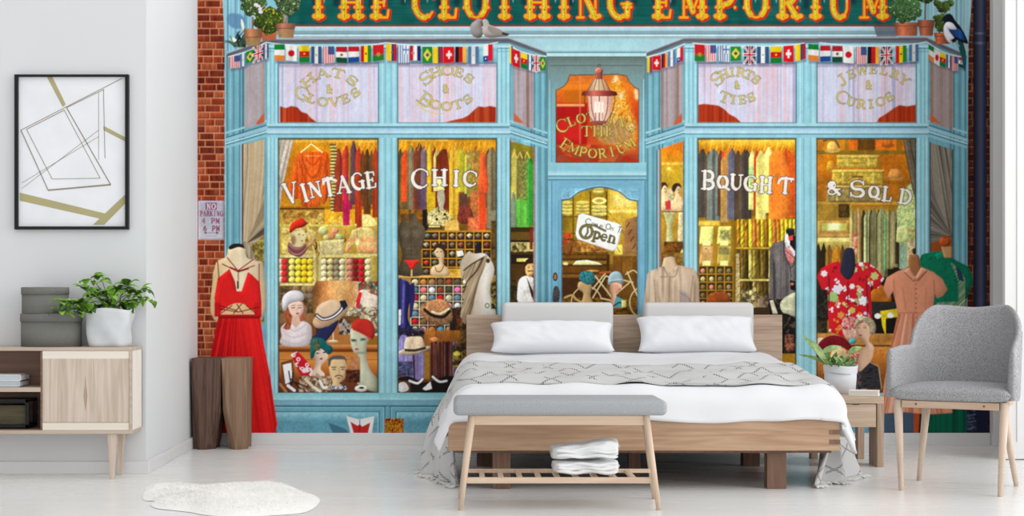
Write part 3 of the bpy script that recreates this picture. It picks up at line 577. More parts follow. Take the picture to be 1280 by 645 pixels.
for ch, w, h in (('C', 8, 8), ('o', 4.5, 4), ('m', 6, 4), ('e', 4.5, 4), (' ', 3, 0), ('O', 7, 8), ('n', 5, 4), (' ', 3, 0), ('I', 5, 8), ('n', 5, 4)):
    if ch in 'CO': line([onsign(x+w*.45+p[0]*w*.42, -10+p[1]*h*.42) for p in arc(0, 0, 1, 1, -40 if ch == 'C' else 0, -320 if ch == 'C' else -360)], 1, (34, 30, 26))
    elif ch == 'o': line([onsign(x+2+p[0]*1.7, -8+p[1]*1.8) for p in arc(0, 0, 1, 1, 0, 360)], .8, (34, 30, 26))
    elif ch == 'e': line([onsign(x+2+p[0]*1.7, -8+p[1]*1.8) for p in [(-1, 0), (1, 0)]+arc(0, 0, 1, 1, 0, -300)], .8, (34, 30, 26))
    elif ch == 'm': line([onsign(x+a, -8+b) for a, b in ((0, 2), (.5, -2), (2, 2), (2.5, -2), (4, 2))], .8, (34, 30, 26))
    elif ch == 'n': line([onsign(x+a, -8+b) for a, b in ((0, 2), (.6, -2), (2.4, -1.4), (3, 2))], .8, (34, 30, 26))
    elif ch == 'I': line([onsign(x+1, -13), onsign(x+5, -13.4)], 1, (34, 30, 26)); line([onsign(x+3, -13), onsign(x+2, -6)], 1, (34, 30, 26))
    x += w
for cc, ww in (((40, 34, 20), 3.6), ((140, 130, 70), 1.6)):
    line([onsign(-15+p[0]*7.5, 3+p[1]*8) for p in arc(0, 0, 1, 1, 0, 360, 24)], ww, cc); line([onsign(-15, -4), onsign(-13, 3), onsign(-15, 10)], ww*.7, cc)
    line([onsign(-18, -4), onsign(-8, -7), onsign(2, -5), onsign(8, -4)], ww*.8, cc, sm=True)
for ch, u, w in (('p', -1.5, 15), ('e', 8, 15), ('n', 18, 15)):
    q = onsign(u, 2); glyph(ch, q[0], q[1], w, 13, RT, 2.2, 1, (110, 100, 50), (40, 34, 20), .5, False)
part('door_handle', 'brass knob and ornate door plate')
ell(694, 346, 3, 5.5, (30, 18, 14)); ell(694, 346, 1.6, 3.4, (190, 110, 60)); poly([(692, 360), (697, 358), (700, 366), (698, 378), (691, 378)], speck([(30, 26, 26), (90, 90, 90), (50, 40, 36)], 1.2, 3), True)
# ---- left bay, first window: hats and gloves -----------------------------------
def paneedge(x0, x1, y0=172.5, y1=491, c=(52, 48, 36)):
    rect(x0, y0, x1, y0+2.4, (96, 84, 56), keep=True, alpha=.8); line([(x0, y0), (x0, y1)], 1.6, c, keep=True, alpha=.85); line([(x1, y0), (x1, y1)], 1.6, c, keep=True, alpha=.85); line([(x0, y0), (x1, y0)], 1.4, (64, 72, 66), keep=True); line([(x0, y1), (x1, y1)], 1.2, (60, 56, 40), keep=True)
KK = dict(keep=True)
def pane(x0, x1, lab, fill=(150, 100, 20)):
    part('shop_window', lab); rect(x0, 172.5, x1, 491, fill)
def heap(x0, y0, x1, y1, cols, s=3, seed=1, a=1., soft=0, **k):
    rect(x0, y0, x1, y1, patches(cols, s, seed), keep=True, alpha=a, soft=max(soft, .35), **k)
    rect(x0, y0, x1, y1, speck([tuple(v*.45 for v in cols[0]), cols[-1], tuple(min(255, v*1.15) for v in cols[len(cols)//2])], s*.8, seed+50), keep=True, alpha=a*.42, soft=.8)
pane(348, 473, 'warm lit window full of hats and wool')
CLIP[0] = [(348, 172.5), (473, 172.5), (473, 491), (348, 491)]
rect(348, 172, 473, 262, ramp([(172, (214, 150, 24)), (190, (206, 132, 14)), (230, (176, 104, 10)), (262, (190, 134, 24))], 'y'), **KK)
rect(360, 174, 473, 178, (234, 176, 60), soft=.8, **KK)
rect(348, 258, 473, 330, ramp([(258, (150, 92, 14)), (270, (206, 158, 40)), (285, (196, 160, 58)), (330, (150, 122, 40))], 'y'), **KK)
heap(352, 263, 406, 281, [(120, 70, 20), (180, 130, 50), (236, 214, 120), (150, 90, 30), (206, 170, 80)], 5, 3, .8, .4)
rect(350, 260, 406, 262, (70, 34, 8), **KK); rect(406, 262, 473, 282, (222, 160, 26), **KK); heap(410, 270, 440, 281, [(250, 220, 110), (200, 140, 30), (226, 170, 40)], 4, 8, .7, .5)
rect(348, 280.5, 440, 283, (206, 190, 90), **KK)
poly([(448, 275), (456, 268), (466, 272), (470, 282), (444, 282)], (244, 226, 140), True, **KK)
# clothes on the rail
rnd = random.Random(11)
RC = [(118, 40, 26), (150, 48, 30), (96, 44, 34), (150, 60, 40), (90, 62, 28), (84, 50, 58), (70, 48, 20), (170, 60, 24)]
xs = [(417, 428, 186, 265, (142, 50, 34)), (428, 437, 182, 262, (176, 54, 34)), (430, 440, 215, 262, (186, 30, 74)), (436, 443, 184, 254, (184, 150, 20)), (438, 446, 176, 256, (100, 70, 78)), (444, 452, 182, 280, (172, 52, 26)), (450, 457, 188, 258, (110, 62, 22)), (455, 463, 186, 268, (92, 52, 22)), (461, 468, 188, 256, (96, 70, 40)), (466, 473, 184, 272, (180, 58, 22))]
for a, b, y0, y1, c in xs:
    part('garment')
    poly([(a+3, y0), (b-3, y0), (b, y0+12), (b+.5, y1), (a-.5, y1), (a, y0+12)], folds([tuple(v*.7 for v in c), c, tuple(min(255, v*1.15) for v in c)], 3, int(a)), vol=(2, -1, 0, .3))
for x in (421, 432, 449, 455, 461, 467): line([(x-3, 187), (x, 182), (x+.6, 177)], .8, (244, 206, 110), alpha=.7, keep=True)
poly([(428, 250), (438, 250), (437, 282), (429, 282)], folds([(150, 20, 60), (196, 30, 84)], 2, 4)); poly([(444, 250), (452, 250), (453, 289), (446, 289)], folds([(150, 40, 16), (196, 70, 30)], 2, 4))
part('garment', 'striped beige garment hanging in the first window')
for i in range(42): ell(416.2+1.2*math.sin(i*.3), 181+i*2.05, 4.4-(.06*i), 1.1, (206, 190, 110) if i % 2 else (70, 62, 30))
part('blouse', 'orange draped blouse on a pale hanger')
poly([(374, 191), (383, 190), (402, 190), (410, 192), (413, 215), (412, 240), (405, 256), (400, 250), (399, 258), (378, 258), (376, 248), (362, 250), (361, 232), (367, 205), (370, 195)], folds([(176, 58, 8), (214, 84, 18), (232, 108, 32), (196, 68, 10)], 4, 7, sy=60), True, n=3, vol=(4, -1, -1, .45))
for q in ([(378, 196), (383, 214), (390, 222), (398, 214), (402, 196)], [(380, 204), (388, 220), (396, 220), (403, 204)], [(374, 200), (380, 222), (386, 236)], [(408, 200), (404, 222), (398, 238)], [(382, 196), (388, 205), (394, 205), (400, 196)]): line(q, 1.1, (150, 44, 8), sm=True, alpha=.7, soft=.4, **KK)
line([(376, 190.5), (389, 180), (403, 190.5)], 1.6, (250, 232, 150)); line([(389, 180), (389, 176), (391, 174)], 1, (240, 210, 110)); line([(382, 195), (400, 195)], 1, (250, 170, 90), **KK)
part('curtain', 'pale drape at the upper left of the first window')
poly([(349, 173), (368, 173), (362, 195), (355, 226), (350, 256), (349, 280)], folds([(196, 186, 176), (150, 136, 116), (220, 212, 200), (120, 104, 80)], 3, 2, slant=lambda X, Y: X+(Y-173)*.22))
# wool shelves
part('shelf_unit', 'pale yellow shelves of wool balls')
rect(350, 317, 473, 372, (204, 188, 116)); rect(350, 319, 396, 322, (226, 212, 140), **KK); rect(398, 319, 466, 323, (214, 196, 116), **KK)
for a, b in ((350, 391), (402, 462)): rect(a, 322, b, 354, (110, 84, 40), **KK)
rect(431, 320, 433.5, 353, (196, 176, 100), **KK); rect(395, 318, 398.5, 380, (170, 150, 80), **KK); rect(462, 320, 473, 400, ramp([(462, (196, 176, 90)), (473, (150, 126, 50))]), **KK)
heap(350, 356, 392, 395, [(120, 100, 60), (90, 70, 40), (150, 124, 90), (70, 50, 30)], 5, 2)
rect(350, 354, 462, 357, (222, 206, 130), **KK)
cols = [(351, (226, 206, 170)), (355.5, (226, 44, 50)), (365, (242, 226, 110)), (373, (244, 214, 60)), (380.5, (246, 200, 30)), (388, (244, 204, 50)), (405, (238, 226, 176)), (413, (206, 190, 130)), (421, (140, 130, 104)), (428, (220, 206, 160)), (437, (206, 130, 110)), (444.5, (130, 20, 30)), (452, (190, 24, 36)), (460, (230, 214, 160))]
for x, c in cols:
    for j in range(4): part('wool_ball'); ell(x, 327+j*7.6, 4, 3.9, tuple(v*(.8 if (x > 426 and x < 430 and j == 3) else 1) for v in c), vol=(1.2, -.6, -.8, .7))
for x in (358, 369, 376, 384):
    for j in range(2): ell(x+12, 361+j*9, 4.2, 4, (150-30*j, 120-20*j, 80), vol=(1.2, -.6, -.8, .5))
part('display_goods', 'clutter of scarves and baskets above the wool')
heap(352, 284, 400, 318, [(180, 150, 60), (214, 190, 90), (130, 96, 40), (236, 214, 130)], 5, 21, .9, .5)
for x, y, c in ((388, 292, (226, 160, 130)), (394, 300, (60, 40, 30)), (391, 308, (214, 196, 120)), (396, 288, (190, 150, 90)), (399, 306, (150, 110, 60))): line([(x, y), (x+2, y+8), (x-1, y+13)], 2, c, sm=True)
for x, y, r, c in ((404, 288, 6, (206, 206, 130)), (414, 295, 5, (196, 130, 90)), (419, 288, 4.5, (220, 150, 110)), (424, 296, 4.6, (170, 180, 120)), (408, 297, 4, (214, 200, 120)), (430, 300, 3, (130, 80, 40))): ell(x, y, r, r*.9, c, vol=(1.4, -.6, -.8, .6))
poly([(400, 301), (430, 299), (429, 318), (400, 318)], speck([(196, 180, 120), (220, 206, 150), (176, 160, 90)], 2, 4), vol=(2, -1, -1, .3)); line([(400, 302), (430, 300)], 1.4, (236, 222, 150), **KK)
part('cardigan', 'peach and cream striped cardigan')
poly([(440, 288), (450, 284), (462, 284), (470, 290), (473, 318), (466, 316), (448, 316), (444, 302), (434, 318), (431, 312)], ramp([(286, (214, 196, 120)), (296, (206, 180, 110)), (300, (222, 140, 90)), (304, (214, 190, 120)), (310, (222, 150, 100)), (318, (214, 170, 110))], 'y'), vol=(2, -1, -1, .4), tex=.1); line([(446, 289), (449, 314)], 1, (150, 100, 60), alpha=.6, **KK); rect(444.5, 298, 449, 306, (232, 222, 150), **KK)
part('mannequin_head', 'head in a red felt hat with a draped scarf')
poly([(363, 291), (379, 288), (382, 296), (380, 304), (376, 308), (378, 314), (364, 314), (365, 302)], (222, 206, 150), True, vol=(3, 1, -1, .5)); ell(367, 300, 3, 6, (120, 60, 40), alpha=.5, soft=.8, **KK)
ell(374, 293, 1.2, .8, (60, 40, 30), **KK); ell(379, 294, 1, .7, (60, 40, 30), **KK); ell(377.5, 301, 1.6, .9, (190, 60, 50), **KK)
poly([(361, 302), (367, 308), (377, 308), (382, 304), (383, 314), (376, 321), (368, 320), (360, 314)], folds([(90, 50, 50), (206, 150, 150), (140, 80, 80), (70, 40, 40)], 2, 3, slant=lambda X, Y: Y+(X-371)**2*.06), True)
poly([(361.5, 289), (364, 280), (372, 274.5), (378, 273), (384, 279), (379, 284), (370, 286), (364, 291)], (214, 44, 28), True, vol=(2.4, -1, -1, .6)); line([(362, 290), (371, 285), (384, 279)], 1.4, (140, 20, 14), sm=True, **KK)
# big pale hat / leather box, dark things
part('display_goods', 'tan leather hat box behind the hats')
poly([(391, 366), (394, 354), (402, 351), (448, 352), (450, 364), (446, 386), (396, 388), (391, 378)], ramp([(390, (110, 70, 34)), (398, (150, 92, 46)), (410, (214, 150, 84)), (424, (224, 176, 110)), (440, (196, 140, 80)), (450, (230, 200, 160))]), True, n=3, tex=.06); rect(394, 370, 446, 390, (206, 146, 90), alpha=.4, soft=3, **KK)
heap(448, 352, 473, 400, [(190, 26, 40), (230, 224, 210), (60, 110, 90), (40, 40, 30), (214, 60, 60), (120, 130, 80)], 3.4, 12, 1)
poly([(448, 366), (456, 362), (462, 366), (473, 372), (473, 386), (454, 384)], (226, 208, 190), True, **KK, vol=(2, -1, -1, .4)); poly([(440, 392), (449, 364), (453, 366), (446, 396)], (216, 40, 44), **KK); line([(445, 378), (442, 392)], 1, (240, 240, 230), **KK)
heap(432, 384, 473, 420, [(230, 226, 210), (190, 30, 44), (60, 70, 60), (150, 170, 130), (90, 30, 30), (210, 190, 150)], 3, 15, .95)
# lower shelf and desk
rect(348, 395, 450, 432, (120, 72, 30), keep=True); rect(348, 392, 392, 404, (140, 100, 60), **KK)
rect(400, 404, 446, 432, (176, 112, 54), **KK); rect(395, 400, 402, 430, (60, 40, 30), **KK)
rect(348, 431, 473, 441, ramp([(431, (214, 150, 84)), (434, (190, 116, 54)), (438, (120, 60, 20)), (441, (80, 36, 12))], 'y'), **KK)
rect(348, 440, 473, 491, ramp([(440, (196, 122, 50)), (452, (214, 140, 64)), (466, (176, 98, 36)), (474, (120, 60, 26)), (482, (110, 56, 28)), (491, (96, 48, 24))], 'y'), **KK); rect(348, 449, 473, 450, (130, 70, 20), alpha=.6, **KK)
line([(348, 437), (473, 437)], 1, (90, 42, 14), **KK)
# heads and hats
part('mannequin_head', 'head with red curls, white beret and fluffy white collar')
poly([(352, 420), (351, 410), (357, 404), (366, 400), (378, 401), (388, 406), (390, 416), (388, 428), (380, 433), (358, 433), (350, 428)], ramp([(348, (206, 190, 190)), (366, (240, 230, 232)), (390, (220, 206, 210))]), True, vol=(4, -1, -1, .5), tex=.06)
for q in ([(354, 414), (366, 422), (386, 416)], [(352, 424), (370, 430), (388, 422)], [(360, 406), (368, 414), (382, 406)]): line(q, 1.4, (196, 180, 186), sm=True, soft=.6, alpha=.8, **KK)
poly([(357, 382), (355, 392), (358, 402), (354, 410), (362, 412), (366, 402), (376, 402), (382, 399), (380, 390), (381, 382), (376, 374), (362, 374)], speck([(150, 72, 40), (190, 104, 64), (120, 50, 30)], 2.4, 5), True)
poly([(361, 379), (376, 377), (379.5, 384), (378, 392), (372, 398), (366, 395), (362, 389)], (240, 206, 186), True, vol=(2, -1, -1, .35)); poly([(366, 394), (374, 396), (376, 404), (370, 410), (364, 404)], (226, 186, 160), **KK)
for x in (366.5, 374.5): line([(x-1.6, 385), (x+1.6, 384.6)], 1.1, (60, 40, 40), **KK); line([(x-2, 382), (x+2, 381.4)], .7, (130, 80, 60), **KK)
ell(372, 391.8, 2.2, 1.1, (200, 20, 40), **KK); line([(370.8, 386), (371.4, 389)], .7, (206, 160, 140), **KK)
poly([(352.5, 382), (354, 371), (362, 364), (373, 363.5), (379, 368), (379, 375), (371, 377), (362, 380), (357, 388), (354, 387)], (226, 222, 226), True, vol=(3, -1, -1, .6), tex=.05)
part('boater_hat', 'straw boater with a striped band on a brass stand')
line([(416.5, 404), (416.5, 428)], 2, (220, 200, 160)); ell(416, 427, 7, 2.2, (214, 190, 150), vol=(1, 0, -1, .4))
poly([(399, 405), (410, 408), (420, 398), (422, 406), (408, 426), (392, 432), (389, 424), (398, 414)], (34, 40, 78), True, vol=(2, -1, -1, .4))
poly([(391, 404), (394, 396), (404, 388), (420, 380), (430, 376), (436, 381), (433, 390), (422, 400), (408, 408), (397, 410)], (214, 176, 140), True, vol=(3, -1, -1, .5))
poly([(395, 394), (396, 385), (402, 379), (412, 375), (421, 375), (426, 380), (428, 386), (418, 396), (404, 401)], (226, 194, 160), True, vol=(3, -1, -1, .5))
for o, c, w in ((0, (24, 28, 48), 5), (.2, (232, 232, 236), 1.8)): line([(396, 394+o), (404, 399+o), (416, 396+o), (425, 389+o), (428, 384)], w, c, sm=True)
poly([(424, 376), (432, 375), (435, 382), (430, 388), (426, 382)], (30, 32, 50)); line([(394, 399), (404, 404), (420, 400)], 1, (170, 130, 96), sm=True, alpha=.7, **KK)
heap(424, 398, 438, 418, [(244, 240, 232), (230, 220, 200), (120, 60, 40), (30, 30, 30)], 3, 9)
part('mannequin_head', 'pale long necked head wearing a red pillbox hat')
poly([(438, 420), (439, 432), (443, 441), (447, 443), (449, 450), (450, 462), (447, 474), (449, 482), (472, 490), (472, 474), (464, 464), (459, 452), (458, 440), (459, 428), (462, 424), (460, 414), (440, 410)], ramp([(438, (206, 206, 176)), (450, (190, 196, 166)), (460, (206, 206, 180)), (472, (160, 160, 130))]), True, n=3, vol=(3, -1, -1, .6))
ell(442.5, 425.5, 3.4, 1.6, (60, 84, 76), soft=.5, **KK); ell(454, 424, 3.8, 1.5, (80, 110, 90), soft=.5, **KK); line([(439, 424), (444, 425.5)], .9, (30, 30, 34), **KK); line([(451, 425.5), (456, 424.5)], .9, (30, 30, 34), **KK); ell(446, 436.5, 2.8, 1.5, (186, 80, 110), **KK); line([(446, 426), (445, 432)], 1, (160, 160, 130), soft=.3, **KK); line([(446, 441), (457, 441)], 2, (130, 134, 110), soft=1, **KK)
poly([(440, 410), (442, 402), (450, 398), (459, 399), (466, 404), (469, 416), (464, 425), (454, 418), (445, 414)], (190, 44, 34), True, vol=(3, -1, -1, .7)); line([(441, 412), (452, 417), (464, 424)], 1.2, (220, 90, 70), sm=True, **KK)
part('mannequin_head', 'head in a teal felt cloche hat')
poly([(392, 440), (409, 434), (410, 446), (406, 452), (402, 456), (401, 462), (406, 468), (402, 478), (386, 470), (393, 460), (394, 450)], (226, 200, 178), True, vol=(3, 1, -1, .5)); ell(397, 441.5, 2.2, 1, (50, 50, 60), **KK); ell(405.5, 440.5, 2, 1, (50, 50, 60), **KK); ell(401.5, 448.5, 2.2, 1.2, (170, 40, 50), **KK)
poly([(388, 430), (389, 424), (396, 422), (405, 424), (409, 430), (415, 433), (416, 439), (410, 443), (402, 436), (395, 439), (392, 447), (388, 447)], (14, 100, 104), True, vol=(3, -1, -1, .8)); heap(391, 424, 400, 438, [(120, 60, 30), (20, 60, 60), (150, 110, 50), (30, 110, 100)], 1.6, 4, .9)
part('mannequin_head', 'moustached gentleman bust with a checked bow tie')
poly([(411, 456), (413, 447), (422, 444.5), (431, 447), (434, 456), (433, 470), (428, 476), (424, 479), (430, 483), (434, 486), (414, 486), (416, 478), (413, 470)], (222, 190, 142), True, n=4, vol=(3, -1, -1, .45))
poly([(411, 458), (410.5, 449), (416, 445), (425, 444), (432, 447), (434, 456), (431, 450), (424, 449.5), (415, 450), (413, 456)], (90, 84, 84), True)
for x in (417.5, 428.5): line([(x-2.6, 459), (x+2.4, 459)], 1.4, (84, 60, 40), **KK); line([(x-1.6, 461.6), (x+1.6, 461.6)], 1.2, (60, 70, 70), **KK)
line([(419, 470.5), (423.5, 469), (428, 470.5)], 1.5, (96, 60, 40), sm=True, **KK); ell(423.5, 472.6, 2.4, .9, (170, 50, 40), **KK); line([(423.5, 460), (424.5, 467)], 1, (180, 140, 100), **KK)
poly([(415, 481), (423, 484), (432, 480.5), (433, 487.5), (424, 485.5), (415.5, 488)], patches([(30, 40, 60), (220, 226, 236), (90, 130, 190)], 1.6, 2))
part('display_goods', 'framed photo, gloves and trinkets on the window ledge')
poly([(351, 453), (366, 449), (370, 478), (357, 486), (353, 482)], (120, 64, 30)); poly([(353.5, 456), (364, 453.5), (366, 476), (357, 480)], (240, 240, 244))
poly([(363, 443), (372, 439), (380, 447), (387, 455), (391, 464), (389, 472), (376, 470), (372, 462)], patches([(200, 20, 44), (206, 24, 50), (190, 16, 40), (236, 214, 214)], 4, 6)); heap(370, 443, 390, 470, [(200, 20, 44), (206, 30, 50), (240, 236, 230)], 3, 3, .0)
for x, y in ((367, 444), (373, 449), (378, 461), (384, 456), (386, 462)): line(ellp(x, y, 2, 1.8), 1, (244, 236, 232))
heap(374, 470, 414, 490, [(96, 50, 30), (40, 24, 20), (230, 224, 210), (120, 70, 44), (150, 110, 80), (206, 190, 160)], 3, 7, .9)
for q in ([(361, 464), (364, 482)], [(366, 466), (365, 480)], [(364, 474), (376, 486)], [(370, 478), (384, 484)]): line(q, 1.8, (24, 20, 20))
for q, c in (([(360, 482), (368, 488)], (236, 236, 240)), ([(382, 474), (390, 482)], (220, 206, 180)), ([(400, 476), (404, 484), (408, 484)], (240, 236, 226)), ([(392, 484), (400, 489)], (230, 224, 206)), ([(396, 468), (402, 474)], (180, 160, 130))): line(q, 3.6, c, sm=True)
heap(432, 462, 450, 478, [(50, 24, 16), (90, 40, 24), (30, 14, 10), (120, 60, 36)], 3, 3); heap(437, 446, 450, 462, [(206, 150, 110), (180, 120, 80)], 5, 3, .8)
ell(451.5, 485.5, 8, 4.2, (236, 232, 214), vol=(1, -1, -1, .3)); ell(452, 484.8, 3.4, 1.4, (24, 20, 18)); line([(350, 480), (358, 490)], 3, (190, 120, 70))
back(len(PARTS)-1); paneedge(348.5, 472.6); CLIP[0] = None
part('window_lettering', 'cream lettering reading vintage')
VC = (244, 236, 224); VO = (46, 30, 24)
for ch, x, y, w, h, r in (('V', 363, 241, 20, 24, -12), ('I', 380.5, 241, 17, 21, -16), ('N', 393.5, 237, 17, 18, -12), ('T', 411, 233.5, 16, 22, -10), ('A', 429, 231, 18, 20, -6), ('G', 446.5, 226.5, 17, 20, -10), ('E', 463, 225, 17, 19, -8)): glyph(ch, x, y, w, h, r, 3.9, 1.7, VC, VO, .9, False)
line([(404, 230), (406, 226), (413, 224), (420, 226)], 2.6, VC, sm=True)
# ---- second window: shoes, boots and hats ---------------------------------------
pane(497, 621, 'warm lit window of clothes, ties and boots', (120, 84, 24))
CLIP[0] = [(497, 172.5), (621, 172.5), (621, 491), (497, 491)]
rect(497, 172, 621, 270, ramp([(172, (190, 136, 20)), (182, (214, 146, 16)), (192, (196, 120, 10)), (200, (130, 76, 12)), (270, (110, 66, 16))], 'y'), **KK); rect(499, 173.5, 560, 176, (240, 190, 90), soft=.6, **KK)
def hang(a, b, y0, y1, c, dk=.68, sh=3):
    part('garment')
    poly([(a+(b-a)*.4, y0), (b-(b-a)*.4, y0), (b, y0+10), (b+.4, y1), (a-.4, y1), (a, y0+10)], folds([tuple(v*dk for v in c), c, tuple(min(255, v*1.15) for v in c)], sh, int(a*3)), vol=(1.6, -1, 0, .3))
for t in ((497, 504, 186, 260, (76, 64, 40)), (500, 509, 190, 262, (110, 86, 40)), (502, 512, 188, 252, (206, 70, 24)), (509, 519, 182, 272, (130, 118, 84)), (517, 524, 184, 262, (150, 60, 50)), (520, 529, 178, 266, (92, 48, 26)), (526, 534, 182, 270, (110, 90, 100)), (534, 540, 180, 264, (214, 170, 30)), (540, 546, 182, 240, (150, 50, 24)), (542, 550, 186, 238, (236, 220, 120)), (545, 565, 186, 274, (112, 40, 16)),
          (562, 573, 180, 284, (226, 176, 48)), (572, 582, 184, 240, (172, 160, 40)), (581, 592, 186, 246, (170, 166, 66)), (590, 600, 182, 250, (206, 126, 40)), (598, 610, 190, 280, (224, 88, 34)), (606, 614, 186, 260, (120, 80, 50)), (609, 621, 184, 282, (126, 112, 80))): hang(*t)
for i in range(16): x = 501+i*7.4+2*math.sin(i*5); line([(x-2.4, 188+i%3), (x, 183), (x+.5, 177)], .8, (240, 196, 90), alpha=.7, keep=True)
heap(583, 188, 600, 246, [(150, 150, 60), (206, 190, 90), (190, 90, 60), (110, 120, 40)], 2, 5, .6); heap(588, 240, 598, 284, [(196, 70, 70), (170, 90, 40), (214, 140, 60)], 2, 8, .8)
poly([(601, 196), (606, 196), (611, 232), (609, 242), (598, 242), (598, 232)], (222, 86, 40), vol=(2, -1, 0, .4)); poly([(599, 243), (607, 243), (607, 284), (599, 284)], (220, 74, 30)); line([(598, 242), (608, 242)], 1, (140, 40, 10))
poly([(521, 232), (532, 232), (531, 266), (524, 270)], (86, 60, 90), **KK, alpha=.7, soft=.8); poly([(533, 240), (544, 240), (544, 268), (534, 266)], (222, 180, 30), **KK); poly([(541, 224), (551, 224), (556, 238), (542, 239)], (244, 236, 150), **KK)
for q in ([(570, 205), (574, 236)], [(560, 190), (566, 250)]): line(q, 1, (250, 210, 90), alpha=.6, **KK)
poly([(575, 242), (584, 242), (585, 262), (574, 262)], (96, 60, 50), **KK)
part('display_goods', 'floral hats and boxes above the tie rack')
heap(500, 262, 534, 284, [(150, 90, 20), (206, 130, 30), (90, 60, 20), (120, 80, 30)], 5, 6); rect(528, 262, 534, 290, (26, 22, 14), **KK)
poly([(535, 268), (541, 262), (552, 258), (560, 264), (564, 272), (566, 280), (548, 283), (536, 280)], speck([(150, 130, 70), (236, 226, 170), (206, 190, 120), (90, 60, 30)], 3, 4), True, n=3); poly([(547, 240), (554, 238), (556, 250), (552, 262), (548, 256)], (190, 180, 150), True)
for x, y in ((546, 274), (556, 268), (565, 276)): ell(x, y, 2, 2, (50, 34, 20))
rect(533, 281, 552, 286, (40, 34, 20)); rect(536, 282, 550, 284, (220, 200, 120)); poly([(556, 277), (572, 274), (574, 288), (556, 288)], (236, 190, 90))
poly([(572, 268), (574, 259), (581, 256), (588, 260), (591, 268), (592, 276), (580, 280), (572, 276)], speck([(110, 40, 30), (140, 60, 44), (80, 28, 20)], 2, 3), True, vol=(2, -1, -1, .5)); heap(585, 272, 600, 288, [(226, 110, 70), (206, 150, 70), (230, 80, 60)], 2, 4); rect(599, 264, 607, 288, (226, 76, 36)); poly([(608, 284), (612, 264), (621, 262), (621, 288)], (130, 124, 96))
part('tie_rack', 'wooden pigeon hole rack of rolled ties')
poly([(527, 343), (527, 296), (533, 288.5), (614, 288), (614, 345), (527, 345)], (196, 138, 34))
heap(614, 276, 621, 345, [(60, 44, 20), (90, 70, 30)], 4, 4); rnd = random.Random(6)
for r in range(5):
    for c in range(8):
        x0, y0 = 528+c*10.8, 290+r*11.2
        if c == 0 and r == 0: x0 += 1.5
        rect(x0, y0, x0+9.6, y0+9.9, (50, 30, 10), **KK); cc = rnd.choice([(150, 120, 90), (110, 120, 96), (206, 196, 150), (130, 70, 60), (90, 74, 60), (160, 150, 120), (80, 70, 40), (196, 60, 50) if r == 3 and c < 4 else (120, 100, 84)])
        poly([(x0+1, y0+4), (x0+5, y0+1.5), (x0+9, y0+4), (x0+5, y0+8.5)], cc, vol=(1, -1, -1, .6), **KK)
poly([(570.5, 314), (578, 313), (580, 319), (572, 321)], (240, 240, 230), **KK); heap(560, 336, 590, 346, [(206, 150, 40), (226, 180, 60)], 4, 3)
part('shelf_unit', 'grid of pigeon holes with rolled socks')
rect(497, 344, 621, 414, (150, 120, 60)); rect(497, 344.5, 580, 347, (222, 170, 80), **KK)
SC = [(214, 200, 160), (190, 120, 50), (180, 130, 90), (120, 90, 60), (150, 70, 40), (90, 80, 60), (210, 190, 100), (100, 130, 150), (90, 100, 60), (150, 190, 210), (70, 70, 50), (214, 150, 140), (90, 160, 190), (226, 110, 120), (190, 24, 40), (150, 120, 80), (226, 110, 160), (236, 150, 160), (60, 160, 90), (220, 220, 220), (80, 70, 60)]
for r in range(7):
    for c in range(9):
        x0, y0 = 514+c*10.6, 347.5+r*9.9; cc = SC[(c*5+r*7+c*r) % len(SC)]
        if r == 0: cc = SC[c % 6]
        rect(x0, y0, x0+9.6, y0+8.9, (40, 30, 20), **KK); ell(x0+4.8, y0+5, 4, 3.6, cc, vol=(1.2, -.6, -.8, .5), **KK)
        if r > 0: line([(x0-.5, y0-.6), (x0+10, y0-.6)], .9, (220, 214, 190), **KK, alpha=.8); line([(x0-.5, y0-.6), (x0-.5, y0+9)], .9, (220, 214, 190), **KK, alpha=.8)
rect(562, 385, 580, 420, (46, 30, 20), **KK); heap(570, 384, 582, 440, [(190, 40, 34), (40, 24, 16), (90, 50, 20), (30, 40, 24)], 4, 8)
rect(497, 413, 585, 491, ramp([(413, (176, 110, 40)), (424, (150, 90, 34)), (491, (90, 50, 24))], 'y'), **KK); heap(575, 400, 621, 480, [(40, 26, 16), (60, 44, 24), (90, 64, 30), (26, 20, 14), (120, 90, 40)], 4, 9)
part('torso_mannequin', 'dark male torso in red briefs')
poly([(499, 282), (505, 274), (510, 278), (512, 268), (519, 268), (521, 276), (528, 281), (532, 290), (529, 306), (525, 318), (526, 330), (529, 344), (499, 344), (500, 330), (503, 318), (499, 302)], (84, 72, 54), True, n=4, vol=(4, 1, -1, .8)); line([(514, 284), (514, 324)], .9, (56, 46, 32), soft=.4, **KK)
for i in range(4): line([(508, 306+i*5), (520, 306+i*5)], .8, (110, 94, 70), soft=.4, **KK)
for x in (507, 521): ell(x, 292, 6, 5, (112, 98, 76), soft=1.6, **KK, alpha=.8)
poly([(505, 325.5), (525, 325.5), (517, 335), (515.5, 339), (514, 336)], (222, 40, 34), vol=(1.4, -1, -1, .4)); line([(514.5, 338), (514.5, 346)], 2, (220, 190, 120))
part('bust_mannequin', 'lady bust with short dark hair and bead necklace')
poly([(540, 344), (540, 334), (549, 330), (548, 324), (544, 318), (543, 311), (546, 307), (554, 306), (556, 312), (555, 322), (554, 330), (560, 336), (560, 345)], (232, 200, 150), True, n=4, vol=(2.4, -1, -1, .5)); poly([(543, 314), (542, 309), (546, 305), (553, 305), (557, 310), (556, 320), (553.5, 313), (547, 310)], (60, 36, 24), True)
ell(546.5, 315, 1.3, .7, (60, 40, 30), **KK); ell(551.5, 314.6, 1.3, .7, (60, 40, 30), **KK); ell(548.3, 322, 1.5, .8, (190, 70, 60), **KK); line([(544, 334), (546, 339), (551, 339), (555, 332)], 1.2, (130, 30, 40), sm=True, **KK)
part('dress_form', 'cream dress form draped with a beige scarf')
